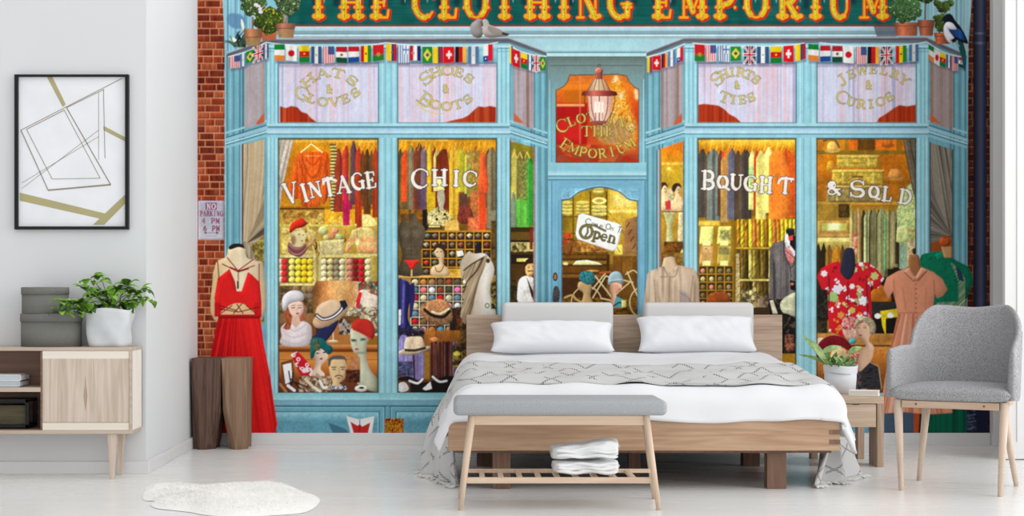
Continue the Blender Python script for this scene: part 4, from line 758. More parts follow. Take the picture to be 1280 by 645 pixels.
poly([(594, 316), (595, 305), (601, 303), (602, 312), (600, 318)], (30, 26, 34), True, vol=(1, -1, 0, .5))
poly([(584, 316), (594, 317), (606, 317), (614, 326), (618, 338), (613, 356), (613, 370), (619, 388), (620, 400), (578, 400), (580, 376), (584, 356), (576, 344), (576, 328)], ramp([(576, (180, 164, 136)), (592, (206, 190, 166)), (606, (232, 226, 216)), (620, (226, 218, 206))]), True, n=4, vol=(3, -1, -1, .35), tex=.03)
poly([(602, 322), (609, 320), (606, 334), (600, 348), (596, 362), (592, 380), (588, 402), (578, 402), (580, 376), (577, 370), (586, 352), (578, 346), (584, 336)], folds([(120, 96, 70), (190, 170, 136), (150, 126, 96), (206, 190, 160)], 3, 4, slant=lambda X, Y: X+(Y-320)*.35, sy=40), True)
for q in ([(604, 322), (590, 330), (580, 338)], [(604, 322), (596, 338), (584, 352), (580, 364)]): line(q, 2, (50, 34, 28), sm=True, alpha=.8, **KK); 
ell(610, 326, 2.6, 3, (60, 50, 40), **KK); ell(609, 382, 3, 3.4, (110, 130, 80)); ell(609, 382, 1.6, 2, (230, 230, 200)); 
heap(614, 352, 621, 386, [(60, 50, 20), (120, 100, 30), (200, 180, 90), (30, 26, 14)], 3, 9)
part('boots', 'tall shiny navy blue boots')
poly([(498, 352), (504, 350), (512, 354), (513, 370), (510, 392), (512, 404), (520, 414), (527, 413), (530, 418), (500, 420), (498, 410)], ramp([(498, (20, 20, 60)), (504, (60, 60, 130)), (508, (26, 24, 80)), (513, (40, 40, 100)), (528, (30, 24, 60))]), True, n=4, vol=(2, -1, -1, .6))
poly([(512, 356), (518, 352), (519, 372), (515, 396), (512, 398)], (36, 32, 86)); line([(505, 356), (503, 404)], 1.4, (120, 124, 190), soft=.6, **KK); line([(500, 388), (499, 405)], 3, (236, 236, 240), **KK)
for x, y in ((519, 412), (516, 418), (527, 411)): ell(x, y, 1, 1, (240, 240, 250), **KK)
heap(498, 410, 530, 424, [(20, 16, 30), (60, 56, 90), (30, 24, 20)], 3, 3, .6)
part('straw_hat', 'straw hat with a black and cream band')
poly([(525, 390), (528, 381), (538, 376), (556, 376), (563, 383), (566, 396), (563, 403), (550, 407), (535, 402)], speck([(120, 84, 54), (170, 124, 84), (96, 64, 40)], 2, 3), True, vol=(2, -1, -1, .5)); poly([(531, 388), (536, 377), (550, 374), (559, 378), (562, 388), (554, 396), (542, 395)], speck([(170, 110, 70), (206, 150, 100), (150, 90, 56)], 2, 5), True, vol=(2, -1, -1, .5))
line([(531, 387), (540, 394), (554, 396), (562, 389)], 4, (30, 22, 20), sm=True); line([(540, 389.5), (550, 392), (561, 386)], 2.4, (236, 220, 176), sm=True); line([(545, 404), (545, 424)], 1.6, (150, 60, 30)); poly([(537, 423), (544, 421), (550, 424), (545, 432)], (206, 130, 80), vol=(1, -1, -1, .4))
part('fedora_hat', 'cream fedora with a dark band above lavender stockings')
poly([(499, 424), (508, 420), (520, 440), (532, 442), (534, 470), (512, 474), (498, 462)], folds([(120, 110, 170), (160, 150, 206), (110, 96, 140), (150, 140, 190)], 4, 6), True); rect(530, 440, 537, 474, (150, 110, 40)); line([(517, 444), (518, 474)], 2, (40, 24, 26))
poly([(498, 441), (506, 436), (530, 433), (538, 433), (536, 437), (524, 442), (508, 444.5)], (196, 176, 150), True, vol=(1.4, -1, -1, .5)); poly([(506, 437), (507, 424), (512, 421), (526, 421), (529, 426), (531, 436), (518, 440)], (232, 204, 172), True, vol=(2.4, -1, -1, .5)); line([(507, 437.5), (518, 438), (531, 435)], 3.4, (56, 50, 40), sm=True)
heap(498, 452, 516, 470, [(60, 64, 100), (90, 96, 140), (40, 40, 60)], 3, 2, .8)
part('boots', 'pairs of brown and burgundy lace up boots')
for x0, c in ((538, (80, 40, 36)), (548, (96, 50, 40)), (555, (70, 30, 30)), (564, (110, 84, 96))):
    poly([(x0, 428), (x0+8, 426), (x0+10, 450), (x0+12, 472), (x0, 474)], folds([tuple(v*.5 for v in c), c, tuple(v*1.5 for v in c)], 2.4, x0), vol=(1.6, -1, -1, .6))
for x in (545, 556, 563): line([(x, 430), (x, 470)], .8, (190, 150, 120), alpha=.6, **KK)
part('flower'); heap(566, 432, 582, 460, [(206, 180, 60), (60, 40, 40), (150, 120, 50), (40, 30, 26)], 3.4, 6, .9); ell(571, 442, 4.4, 3, (222, 206, 90))
part('shoes', 'black and white dress shoes on the window floor')
poly([(497, 474), (510, 470), (520, 474), (530, 478), (546, 474), (560, 470), (575, 474), (585, 491), (497, 491)], (26, 20, 22), True, n=3); rect(497, 476, 513, 491, (100, 60, 34)); poly([(498, 480), (506, 478), (511, 486), (504, 490), (498, 488)], (214, 210, 210), True)
line([(512, 476), (522, 479), (528, 474)], 2.6, (240, 240, 240), sm=True); poly([(528, 486), (538, 477), (540, 486), (532, 488)], (240, 238, 238)); line([(541, 471), (549, 477), (558, 476)], 2.6, (240, 240, 240), sm=True)
paneedge(497.6, 620.6); CLIP[0] = None
part('window_lettering', 'cream lettering reading chic')
for ch, x, y, w, h, r in (('C', 524, 223, 26, 23, 0), ('H', 549, 222, 21, 19, 0), ('I', 570, 223, 19, 18, 2), ('C', 587, 223, 20, 18, 3)): glyph(ch, x, y, w, h, r, 4, 1.8, VC, VO, .9, False)
# ---- slanted left side pane with beige curtain -----------------------------------
part('curtain', 'tied beige drape in the slanted side window')
poly([(303, 181), (330.5, 174), (330.5, 404), (303, 404)], (150, 120, 60)); CLIP[0] = [(303, 181), (330.5, 174), (330.5, 541), (303, 541)]
heap(303, 300, 331, 404, [(120, 110, 40), (206, 190, 90), (90, 70, 30), (150, 130, 60)], 4, 3)
poly([(303, 170), (331, 170), (331, 226), (326, 258), (316, 286), (308, 304), (303, 304)], folds([(150, 126, 96), (206, 186, 150), (176, 152, 118), (222, 204, 170)], 3.4, 6, slant=lambda X, Y: X+np.clip(Y-200, 0, 200)*.08), tex=.03)
poly([(331, 226), (326, 258), (316, 286), (308, 304), (318, 306), (331, 292)], folds([(120, 106, 84), (190, 172, 140), (150, 132, 104), (80, 70, 54)], 3, 9, slant=lambda X, Y: (np.arctan2(Y-306, X-306))*22, sy=900))
poly([(306, 302), (311, 303), (318, 318), (322, 330), (312, 330)], (140, 130, 110)); CLIP[0] = None
line([(303.5, 181), (303.5, 404)], 1.6, (90, 40, 30), **KK); line([(301, 181), (301, 404)], 1.6, (206, 200, 210), alpha=.7, **KK)
# ---- slanted pane beside the door -------------------------------------------------
part('shop_window', 'narrow window with green dresses beside the door')
S2 = [(638, 176), (667.5, 184), (667.5, 505), (638, 491)]; poly(S2, (40, 26, 8)); CLIP[0] = S2
rect(638, 172, 668, 200, (226, 130, 24), **KK); rect(638, 178, 668, 290, (130, 120, 30), **KK)
for t in ((639, 647, 186, 286, (190, 176, 80)), (646, 660, 190, 256, (130, 120, 60)), (656, 668, 196, 282, (50, 150, 50)), (644, 660, 244, 284, (90, 170, 60)), (639, 645, 240, 288, (120, 140, 110))): hang(*t)
heap(648, 196, 660, 250, [(110, 100, 50), (176, 160, 90), (90, 110, 40)], 2, 5, .6)
for x in (643, 650, 659): line([(x-3, 197), (x, 190), (x+3, 198)], .9, (250, 200, 80), **KK)
for y0, y1, c in ((284, 290, (50, 34, 10)), (290, 300, (90, 66, 20)), (300, 303, (40, 26, 8)), (303, 314, (206, 190, 120)), (314, 318, (60, 40, 14)), (318, 330, (34, 22, 8)), (330, 378, (70, 46, 14))): rect(638, y0, 668, y1, c, **KK)
heap(640, 304, 658, 315, [(236, 226, 150), (190, 170, 90), (60, 44, 20)], 3, 4); rect(662, 286, 666, 312, (110, 40, 20), **KK); rect(646, 323, 660, 327, (226, 210, 110), **KK); heap(638, 350, 646, 376, [(90, 70, 20), (40, 28, 8)], 3, 4)
part('portrait_bust', 'moustached man in white shirt and waistcoat')
poly([(649, 350), (656, 345), (664, 346), (668, 352), (668, 378), (648, 378), (647, 362)], (236, 232, 224), True, n=3, vol=(2, -1, -1, .3)); poly([(658, 346), (661, 352), (668, 368), (668, 378), (664, 370)], (60, 30, 26)); poly([(657, 329), (660, 325), (666, 325), (668, 330), (667, 342), (661, 346), (657, 340)], (214, 170, 110), True, vol=(1.5, -1, -1, .4)); poly([(656, 334), (657, 326), (662, 323), (668, 325), (668, 329), (660, 330)], (40, 24, 14), True); line([(660, 339), (666, 338.6)], 1.4, (50, 30, 18), **KK); ell(661, 334, 1, .6, (50, 30, 18), **KK); ell(666, 333.6, 1, .6, (50, 30, 18), **KK)
CLIP[0] = None; line([(638, 176), (638, 491)], 1.5, (60, 50, 30), **KK); line([(667.8, 184), (667.8, 505)], 2, (150, 110, 100), **KK); line([(670.5, 184), (670.5, 541)], 2, (190, 200, 220), **KK, alpha=.7)
# ---- third window: suits, ties and folded shirts ----------------------------------
pane(872, 995, 'warm lit window of suits, shirts and ties', (150, 110, 26))
CLIP[0] = [(872, 172.5), (995, 172.5), (995, 491), (872, 491)]
rect(872, 172, 995, 276, ramp([(172, (206, 140, 20)), (178, (236, 184, 50)), (186, (206, 130, 14)), (205, (150, 90, 10)), (276, (120, 76, 16))], 'y'), **KK); rect(885, 174.5, 995, 176.5, (250, 214, 90), soft=.5, **KK)
rect(872, 270, 995, 400, ramp([(270, (150, 110, 16)), (340, (110, 80, 16)), (400, (76, 54, 14))], 'y'), **KK)
for t in ((872, 884, 186, 272, (86, 76, 66)), (882, 890, 190, 274, (92, 70, 50)), (884, 900, 186, 276, (110, 118, 110)), (897, 905, 188, 270, (92, 56, 36)), (901, 911, 192, 278, (176, 136, 70)), (909, 921, 186, 274, (92, 92, 108)), (918, 927, 188, 276, (84, 66, 46)), (925, 939, 186, 274, (80, 68, 60))): hang(*t, dk=.75, sh=4)
poly([(902, 190), (906, 190), (905, 198), (902, 197)], (226, 60, 40)); heap(903, 196, 910, 232, [(190, 160, 60), (150, 110, 40), (206, 110, 60)], 2, 4, .5)
for t in ((936, 945, 188, 262, (220, 226, 130)), (942, 949, 188, 262, (214, 50, 24)), (945, 957, 188, 274, (222, 210, 110)), (955, 967, 184, 266, (226, 216, 120)), (984, 995, 190, 272, (222, 90, 20)), (975, 992, 186, 270, (206, 80, 20)), (961, 982, 186, 284, (230, 124, 36))): hang(*t, dk=.85, sh=5)
poly([(936, 210), (942, 208), (943, 222), (938, 238)], (120, 190, 120), alpha=.6, **KK, soft=.6)
poly([(963, 208), (970, 188), (978, 188), (987, 214), (989, 268), (976, 274), (965, 262)], (232, 126, 40), vol=(3, -1, -1, .4), alpha=.8)
for i in range(14): x = 889+i*7.5; line([(x-2, 188), (x, 183), (x+.5, 176)], .9, (250, 206, 70), alpha=.8, keep=True)
part('shirt_rack', 'folded shirts in a wooden rack with pigeon holes')
rect(872, 280, 918, 378, (160, 118, 24), vol=(1.5, -1, 0, .2)); rect(872, 276, 900, 282, (226, 190, 70), **KK, soft=.8)
for x, y, c in ((874, 283, (236, 236, 130)), (896, 283, (226, 222, 116)), (874, 308, (206, 160, 90)), (896, 308, (190, 170, 80))):
    poly([(x+2, y), (x+18, y), (x+17, y+22), (x, y+22)], c, vol=(1.5, -1, -1, .3)); rect(x+4, y+18, x+14, y+24, (246, 240, 150), **KK)
heap(900, 288, 912, 300, [(206, 206, 130), (120, 110, 60)], 3, 3, .7); heap(876, 309, 890, 318, [(214, 130, 80), (190, 150, 90), (230, 190, 120)], 2.4, 4); heap(898, 309, 911, 318, [(120, 110, 60), (150, 136, 70)], 2.4, 4)
rnd = random.Random(9)
for r in range(5):
    for c in range(4):
        x0, y0 = 874+c*10.8, 333+r*10.2; rect(x0, y0, x0+9, y0+8.6, (62, 42, 10), **KK); ell(x0+4.5, y0+5.6, 2.8, 3, rnd.choice([(150, 126, 90), (206, 190, 130), (120, 110, 70), (206, 130, 110), (140, 120, 60)]), vol=(1, -.6, -.6, .5), **KK)
poly([(884, 372), (890, 366), (906, 365), (912, 372), (910, 378), (886, 378)], (156, 76, 30), True, vol=(2, -1, -1, .5))
for r, (y0, y1, pal) in enumerate(((274, 310, [(190, 130, 30), (150, 100, 20), (214, 120, 50), (206, 180, 40), (226, 200, 50)]), (312, 350, [(190, 176, 90), (90, 74, 20), (60, 46, 14), (150, 130, 50), (110, 90, 30)]), (352, 384, [(70, 54, 20), (110, 90, 40), (150, 130, 80), (50, 40, 16)]))):
    for i in range(15):
        x = 921+i*5; c = pal[(i*3+r) % len(pal)] if i < 12 else pal[-1]
        part('necktie'); poly([(x, y0), (x+3.6, y0), (x+5, y1-3), (x+2.4, y1), (x-.2, y1-3)], folds([tuple(v*.7 for v in c), c, tuple(min(255, v*1.3) for v in c)], 2.4, i+r, slant=lambda X, Y: X+Y*.8), vol=(1, -1, 0, .5))
    rect(920, y1-1, 962, y1+1, (206, 176, 60) if r == 0 else (230, 214, 120), soft=.3, keep=True)
poly([(920, 318), (924, 316), (925, 376), (919, 378)], speck([(220, 206, 150), (150, 120, 60)], 1.4, 4)); heap(928, 362, 945, 378, [(40, 30, 14), (70, 56, 26), (200, 190, 140)], 2.4, 7, .9)
for x, y in ((938, 366), (943, 362), (941, 372)): ell(x, y, 2, 3, (214, 200, 130))
poly([(944, 372), (960, 378), (960, 395), (946, 395)], (150, 120, 84)); heap(945, 370, 968, 395, [(190, 170, 140), (90, 74, 60), (60, 44, 30)], 4, 3, .6)
part('suit_mannequin', 'grey suit jacket with white shirt and striped red tie')
poly([(982, 288), (983, 286), (993, 286), (993, 302), (984, 304)], (24, 26, 30)); ell(988, 286.5, 5, 1.4, (50, 52, 60)); poly([(981, 294), (984, 292), (987, 300), (986, 308), (981, 302)], (236, 234, 236))
poly([(962, 312), (966, 304), (980, 300), (988, 322), (995, 332), (995, 364), (988, 368), (984, 382), (970, 384), (961, 378)], folds([(96, 90, 88), (118, 112, 110), (84, 78, 78)], 4, 3), tex=.06); poly([(966, 322), (969, 330), (970, 372), (966, 376)], (48, 44, 48), alpha=.8, soft=.8, **KK)
poly([(981, 299), (987, 298), (993, 304), (994, 318), (988, 330), (983, 316)], (230, 226, 232)); poly([(987, 298), (995, 294), (995, 316), (987, 306)], (20, 18, 22))
poly([(981, 311), (986, 307), (993, 322), (989, 332), (983, 324)], folds([(200, 40, 30), (236, 230, 226), (200, 50, 36), (90, 80, 90)], 2, 3, slant=lambda X, Y: Y*1.0-X*.8)); poly([(985, 296), (991, 294), (991, 300), (986, 301)], (210, 60, 40))
for q in ([(979, 301), (980, 316), (987, 332), (989, 346)], [(995, 326), (988, 336)]): line(q, 1.1, (50, 46, 48), **KK)
poly([(987, 350), (995, 352), (995, 364), (988, 362)], (16, 14, 18)); ell(990, 355, 2, 1.6, (190, 110, 90))
part('mannequin', 'cream satin draped figure and dark trinkets under the suit')
rect(960, 378, 995, 442, (24, 18, 12)); heap(961, 374, 995, 440, [(20, 16, 12), (44, 36, 26), (30, 26, 18), (120, 100, 80), (14, 12, 10)], 3.2, 5)
poly([(975, 380), (981, 372), (992, 366), (995, 368), (995, 394), (984, 392), (978, 390)], (206, 206, 172), True, vol=(2.5, -1, -1, .5)); poly([(962, 376), (966, 375), (972, 392), (966, 392)], (226, 214, 190)); heap(981, 418, 992, 438, [(150, 90, 60), (190, 130, 90), (40, 20, 14), (120, 60, 50)], 2.4, 6)
rect(872, 384, 962, 491, (60, 44, 24), **KK)
paneedge(872.6, 994.6); CLIP[0] = None
part('window_lettering', 'cream lettering reading bought')
for ch, x, y, w, h, r in (('B', 884.5, 225, 21, 22, 2), ('O', 903, 227.5, 15, 15, 0), ('U', 920, 227.5, 18, 18, 3), ('G', 937.5, 229, 18, 18, 3), ('H', 957, 231, 17, 19, 3), ('T', 981.5, 232, 16, 19, 5)): glyph(ch, x, y, w, h, r, 3.9, 1.7, VC, VO, .9, False)
line([(904, 233), (911, 237)], 2.6, VC, sm=True); line([(973, 229), (975, 224.5), (982, 223), (991, 224)], 2.6, VC, sm=True)
# ---- slanted pane with two mannequin heads beside the door --------------------------
part('shop_window', 'narrow amber window beside the door with two heads')
S3 = [(825.5, 186), (854.5, 176), (854.5, 491), (825.5, 505)]; poly(S3, ramp([(176, (216, 110, 14)), (190, (226, 130, 18)), (203, (206, 140, 20)), (212, (206, 166, 40)), (240, (190, 150, 40)), (300, (170, 130, 40)), (340, (130, 96, 30)), (380, (90, 60, 20))], 'y'))
CLIP[0] = S3
rect(826, 203, 855, 206, (236, 196, 80), soft=.5, **KK); ell(836, 211, 2.4, 2, (255, 236, 130), soft=.5, **KK); heap(833, 236, 842, 264, [(190, 176, 130), (206, 190, 140)], 4, 3)
for x, y, s in ((829, 236, .9), (846, 237, 1.05)):
    poly([(x-4, y+12), (x-2, y+6), (x-4, y-2), (x+3, y-5), (x+5, y+2), (x+3, y+7), (x+8, y+12), (x+8, y+26), (x-8, y+26), (x-8, y+16)], (236, 200, 150), True, vol=(2, -1, -1, .4)); poly([(x-6*s, y), (x-4, y-7), (x+3, y-8), (x+6, y-2), (x+1, y-4), (x-3, y+3)], (60, 36, 20), True)
    ell(x+2, y, .9, .6, (60, 40, 30)); ell(x+3, y+4, 1.1, .7, (200, 70, 70))
poly([(831, 252), (838, 250), (839, 262), (832, 262)], (206, 60, 60)); poly([(829, 264), (844, 264), (839, 284), (842, 306), (832, 306), (834, 284)], (190, 190, 130), vol=(1.6, -1, -1, .3)); poly([(848, 266), (855, 264), (854, 308), (847, 304)], (214, 200, 150), vol=(1.6, -1, -1, .3))
rect(826, 264, 855, 265.5, (120, 80, 20), **KK); heap(830, 302, 855, 316, [(110, 60, 14), (150, 90, 20), (80, 50, 16)], 4, 5)
poly([(846, 326), (852, 312), (855, 312), (855, 326)], (236, 214, 120)); heap(826, 316, 855, 345, [(120, 80, 20), (150, 110, 40), (90, 60, 16)], 3, 6, .7)
CLIP[0] = None; line([(825.8, 186), (825.8, 541)], 2, (150, 110, 60), **KK); line([(823, 188), (823, 541)], 1.8, (206, 200, 206), **KK, alpha=.7); line([(821, 188), (821, 541)], 1.2, (60, 80, 100), **KK); line([(854.4, 176), (854.4, 541)], 1.2, (90, 110, 110), **KK)
part('blouse_form', 'champagne satin blouse on a dress form')
poly([(829, 326), (831, 322), (841, 321), (844, 326), (845, 340), (828, 340)], (226, 196, 160), True, vol=(2, -1, 0, .4))
poly([(810, 341), (820, 336), (831, 333), (836, 341), (846, 332), (858, 334), (868, 337), (873, 350), (874, 388), (870, 430), (812, 430), (806, 400), (804, 388), (808, 352)], folds([(150, 126, 106), (206, 180, 152), (226, 204, 178), (190, 164, 138), (240, 226, 206)], 9, 3, sy=36), True, n=4, vol=(5, -1, -1, .5))
for q in ([(829, 334), (834, 345), (826, 346)], [(848, 333), (844, 345), (837, 346)], [(837, 346), (836, 380)], [(818, 350), (820, 384)], [(866, 345), (862, 386)], [(850, 366), (860, 372), (866, 382)]): line(q, 1.2, (140, 116, 96), sm=True, soft=.4, alpha=.8, **KK)
poly([(848, 362), (860, 366), (866, 384), (852, 384)], (150, 140, 150), alpha=.5, soft=1.5, **KK)
# ---- fourth window: suitcases, shirt, heads -----------------------------------------
pane(1020, 1145, 'warm lit window with suitcases and a floral shirt', (160, 110, 24))
CLIP[0] = [(1020, 172.5), (1145, 172.5), (1145, 491), (1020, 491)]
rect(1020, 172, 1145, 255, ramp([(172, (206, 130, 20)), (200, (196, 116, 10)), (230, (176, 100, 14)), (255, (160, 106, 24))], 'y'), **KK)
rect(1020, 255, 1145, 330, ramp([(255, (150, 96, 20)), (270, (196, 166, 60)), (300, (206, 186, 96)), (330, (90, 66, 26))], 'y'), **KK); rect(1020, 330, 1145, 400, (36, 24, 14), **KK)
rect(1020, 188, 1133, 193, (130, 104, 26), **KK); rect(1056, 173, 1061, 190, (150, 110, 20), **KK); rect(1060, 174, 1130, 187, (226, 110, 20), **KK, soft=1); rect(1072, 172, 1094, 188, (96, 60, 10), **KK, soft=.6); rect(1120, 173, 1128, 190, (160, 100, 10), **KK); rect(1098, 193, 1128, 226, (190, 106, 14), **KK, soft=1)
rect(1020, 226, 1145, 230, (150, 96, 20), **KK); rect(1020, 252, 1132, 256, (190, 140, 50), **KK)
for x, y, w, c in ((1040, 184, 20, (246, 190, 90)), (1110, 178, 16, (206, 110, 30)), (1118, 218, 24, (222, 150, 70)), (1038, 208, 14, (226, 160, 40))):
    part('hat'); ell(x, y+4, w/2, 3, tuple(v*.8 for v in c)); poly([(x-w*.3, y+4), (x-w*.24, y-5), (x, y-7), (x+w*.24, y-5), (x+w*.3, y+4)], c, True, vol=(2, -1, -1, .5))
line([(1030, 176), (1042, 174), (1049, 184)], 3, (110, 90, 50), sm=True, keep=True)
for x0, x1, y0, y1, c in ((1046, 1098, 194, 210, (196, 166, 60)), (1040, 1104, 212, 231, (186, 156, 56)), (1033, 1108, 232, 253, (140, 120, 66))):
    part('suitcase'); rect(x0, y0, x1, y1, speck([tuple(v*.85 for v in c), c, tuple(min(255, v*1.2) for v in c)], 3, x0), vol=(1.2, -1, -1, .4)); line([(x0, y0+.8), (x1, y0+.8)], 1.2, (236, 214, 110), **KK); line([(x0, y0+4), (x1, y0+4)], .7, tuple(v*.6 for v in c), **KK)
    for x in (x0+12, x1-14): rect(x, y0+3, x+2.4, y1-2, (226, 206, 110), **KK, alpha=.7)
line([(1066, 221), (1078, 221)], 2, (110, 76, 20), **KK); line([(1062, 204), (1082, 204)], 1.4, (150, 116, 30), **KK)
part('mirror', 'mirror on the shelf beside the jackets')
rect(1022, 255, 1062, 276, (150, 116, 40), soft=.6); heap(1048, 255, 1062, 272, [(60, 40, 14), (90, 66, 24)], 3, 4); poly([(1024, 276), (1062, 276), (1062, 297), (1022, 297)], (176, 130, 60), vol=(1, -1, -1, .4)); rect(1027, 279, 1058, 288, (190, 190, 90), **KK); rect(1034, 279, 1050, 288, (246, 250, 180), **KK, soft=1.2)
rect(1021, 292, 1062, 296, (196, 150, 80), **KK); rect(1021, 297, 1062, 302, (236, 222, 130), **KK); rect(1062, 256, 1064, 292, (190, 160, 60), **KK)
for t in ((1062, 1068, 262, 320, (206, 190, 110)), (1067, 1077, 260, 330, (220, 180, 110)), (1076, 1083, 262, 330, (70, 54, 20)), (1080, 1089, 262, 328, (200, 206, 140)), (1086, 1092, 262, 330, (60, 50, 24)), (1088, 1097, 260, 336, (130, 122, 80)), (1095, 1102, 262, 340, (60, 56, 30)), (1096, 1109, 260, 346, (150, 150, 100)), (1105, 1109, 264, 338, (130, 200, 130)), (1108, 1116, 262, 336, (160, 154, 96)), (1113, 1122, 262, 334, (150, 140, 96)), (1119, 1126, 270, 330, (56, 40, 20))): hang(*t, dk=.6, sh=2.4)
for t in ((1020, 1026, 304, 400, (40, 30, 16)), (1026, 1033, 304, 340, (50, 40, 20)), (1032, 1041, 306, 340, (130, 90, 30)), (1040, 1052, 306, 334, (190, 126, 30)), (1050, 1056, 306, 340, (90, 60, 30))): hang(*t, dk=.6, sh=2.4)
heap(1065, 292, 1071, 318, [(220, 60, 40), (236, 190, 150)], 3, 4)
part('garment', 'pale green floral shirt at the right of the window')
poly([(1121, 262), (1128, 244), (1134, 232), (1145, 226), (1145, 322), (1128, 340), (1124, 300), (1121, 290)], speck([(170, 190, 110), (206, 214, 140), (140, 170, 110), (226, 226, 160)], 4, 5), tex=.08); heap(1124, 284, 1145, 302, [(190, 210, 120), (214, 226, 150), (206, 110, 60), (120, 150, 90)], 3, 6, .7)
poly([(1121, 285), (1133, 280), (1137, 298), (1128, 305), (1120, 302)], (206, 216, 140), vol=(1.4, -1, -1, .3)); rect(1124, 305, 1134, 336, (150, 180, 150)); heap(1134, 300, 1145, 330, [(240, 206, 150), (206, 150, 110), (230, 230, 170)], 3, 4, .8)
part('curtain', 'grey brown drape at the right edge of the fourth window')
poly([(1128, 173), (1145, 173), (1145, 255), (1139, 232), (1134, 205)], folds([(60, 50, 40), (120, 108, 88), (84, 74, 60)], 2, 3, slant=lambda X, Y: X-(Y-173)*.2))
# lower interior
rect(1080, 366, 1145, 420, (28, 20, 12), **KK); poly([(1088, 366), (1100, 356), (1112, 366), (1112, 378), (1088, 378)], (170, 96, 24), True, vol=(2, -1, -1, .4)); rect(1089, 377, 1122, 395, (40, 38, 36), **KK, vol=(2, -1, -1, .4))
poly([(1100, 389), (1121, 386), (1122, 396), (1107, 398), (1107, 420), (1103, 408)], (226, 196, 20)); ell(1097, 395, 4, 3.4, (246, 246, 240)); ell(1113, 394, 4, 3.4, (246, 246, 240)); rect(1093, 399, 1102, 418, (20, 16, 14), **KK); rect(1110, 398, 1119, 418, (20, 16, 14), **KK)
rect(1020, 417, 1145, 491, ramp([(417, (196, 140, 70)), (424, (176, 116, 50)), (431, (190, 130, 60)), (432, (90, 50, 20)), (434, (206, 140, 64)), (445, (190, 116, 44)), (460, (150, 90, 36)), (491, (110, 64, 30))], 'y'), **KK); rect(1020, 431, 1145, 433, (96, 54, 24), **KK, alpha=.8)
part('floral_shirt', 'red hawaiian shirt with white and green flowers on a dark form')
HS = [(1021, 346), (1026, 336), (1036, 330), (1048, 326), (1060, 350), (1072, 328), (1084, 328), (1096, 336), (1105, 348), (1098, 360), (1092, 362), (1088, 352), (1090, 400), (1089, 416), (1060, 424), (1036, 414), (1034, 366), (1028, 364)]
poly(HS, (206, 26, 40), vol=(3, -1, -1, .3)); CLIP[0] = HS; rnd = random.Random(5)
for i in range(70):
    x, y = rnd.uniform(1020, 1106), rnd.uniform(328, 420); c = rnd.choice([(240, 236, 240), (240, 236, 240), (226, 220, 240), (206, 206, 120), (230, 130, 50), (150, 190, 120), (190, 20, 40), (150, 10, 30)])
    for k in range(4): ell(x+rnd.uniform(-2.6, 2.6), y+rnd.uniform(-2.6, 2.6), rnd.uniform(1, 2.3), rnd.uniform(.9, 2), c, rot=rnd.uniform(0, 180), **KK)
for x, y, r, c in ((1046, 362, 6, (226, 226, 236)), (1041, 371, 6.5, (160, 200, 120)), (1079, 376, 6, (240, 240, 244)), (1065, 358, 3.4, (240, 240, 244)), (1051, 394, 4.4, (222, 150, 70)), (1093, 345, 5, (190, 200, 120)), (1030, 342, 4, (236, 230, 236)), (1068, 337, 3.6, (206, 206, 150)), (1076, 330, 3, (240, 236, 240)), (1065, 388, 4, (200, 190, 90))):
    for k in range(6): a = k*60+y; ell(x+r*.55*math.cos(math.radians(a)), y+r*.55*math.sin(math.radians(a)), r*.5, r*.36, c, rot=a, **KK)
CLIP[0] = [(1020, 172.5), (1145, 172.5), (1145, 491), (1020, 491)]
poly([(1060, 350), (1050, 340), (1052, 328), (1056, 312), (1062, 309.5), (1067, 312), (1069, 326), (1068, 340)], (40, 42, 62), True, n=4, vol=(2.4, -1, -1, .6)); line([(1060, 352), (1059, 416)], 1.2, (90, 10, 20), **KK); line([(1083, 345), (1085, 412)], 1.4, (90, 14, 24), soft=.5, **KK); line([(1036, 345), (1036, 380)], 1.4, (90, 14, 24), soft=.5, **KK)
heap(1021, 362, 1034, 416, [(30, 26, 24), (60, 60, 50), (16, 12, 10)], 4, 3, .8)
part('red_hat', 'large burgundy brimmed hat on a pale head')
ell(1026, 430, 8, 8, (214, 196, 180)); poly([(1021, 448), (1020, 436), (1028, 424), (1042, 419), (1056, 423), (1065, 434), (1066, 444), (1054, 440), (1046, 436), (1030, 444)], (110, 14, 28), True, n=4, vol=(3, -1, -1, .6)); poly([(1038, 444), (1044, 434), (1056, 436), (1062, 446), (1060, 460), (1038, 460)], (206, 176, 130), True, vol=(2, -1, -1, .4))
poly([(1053, 412), (1061, 406), (1072, 412), (1070, 424), (1058, 423)], (220, 170, 150), True, vol=(2, -1, -1, .4)); heap(1053, 396, 1072, 412, [(240, 236, 236), (40, 30, 34), (206, 30, 44), (230, 150, 130)], 2.2, 5)
ell(1065.5, 426.5, 4.4, 3.6, (70, 180, 190), vol=(1.4, -1, -1, .5)); heap(1058, 438, 1080, 462, [(200, 60, 50), (120, 40, 44), (190, 110, 80), (60, 30, 30), (226, 160, 130)], 3, 7)
part('bust_mannequin', 'blonde lady bust with waved hair and sleeveless shoulders')
poly([(1072, 470), (1072, 450), (1076, 438), (1082, 432), (1078, 426), (1071, 418), (1070, 408), (1084, 402), (1089, 412), (1086, 426), (1092, 433), (1091, 444), (1086, 460), (1084, 486), (1070, 486)], (222, 182, 152), True, n=4, vol=(3, 1, -1, .5))
poly([(1068, 410), (1069, 402), (1075, 397), (1084, 396), (1092, 401), (1095, 410), (1092, 418), (1087, 417), (1086, 408), (1080, 403), (1074, 404), (1070, 409)], speck([(206, 186, 140), (180, 170, 150), (150, 130, 90), (226, 206, 160)], 3, 4), True, n=4, vol=(2, -1, -1, .5))
for x in (1073, 1081): line([(x-1.6, 409.6), (x+1.6, 410)], 1, (70, 60, 60), **KK); line([(x-2, 407), (x+2, 407)], .6, (130, 100, 80), **KK)
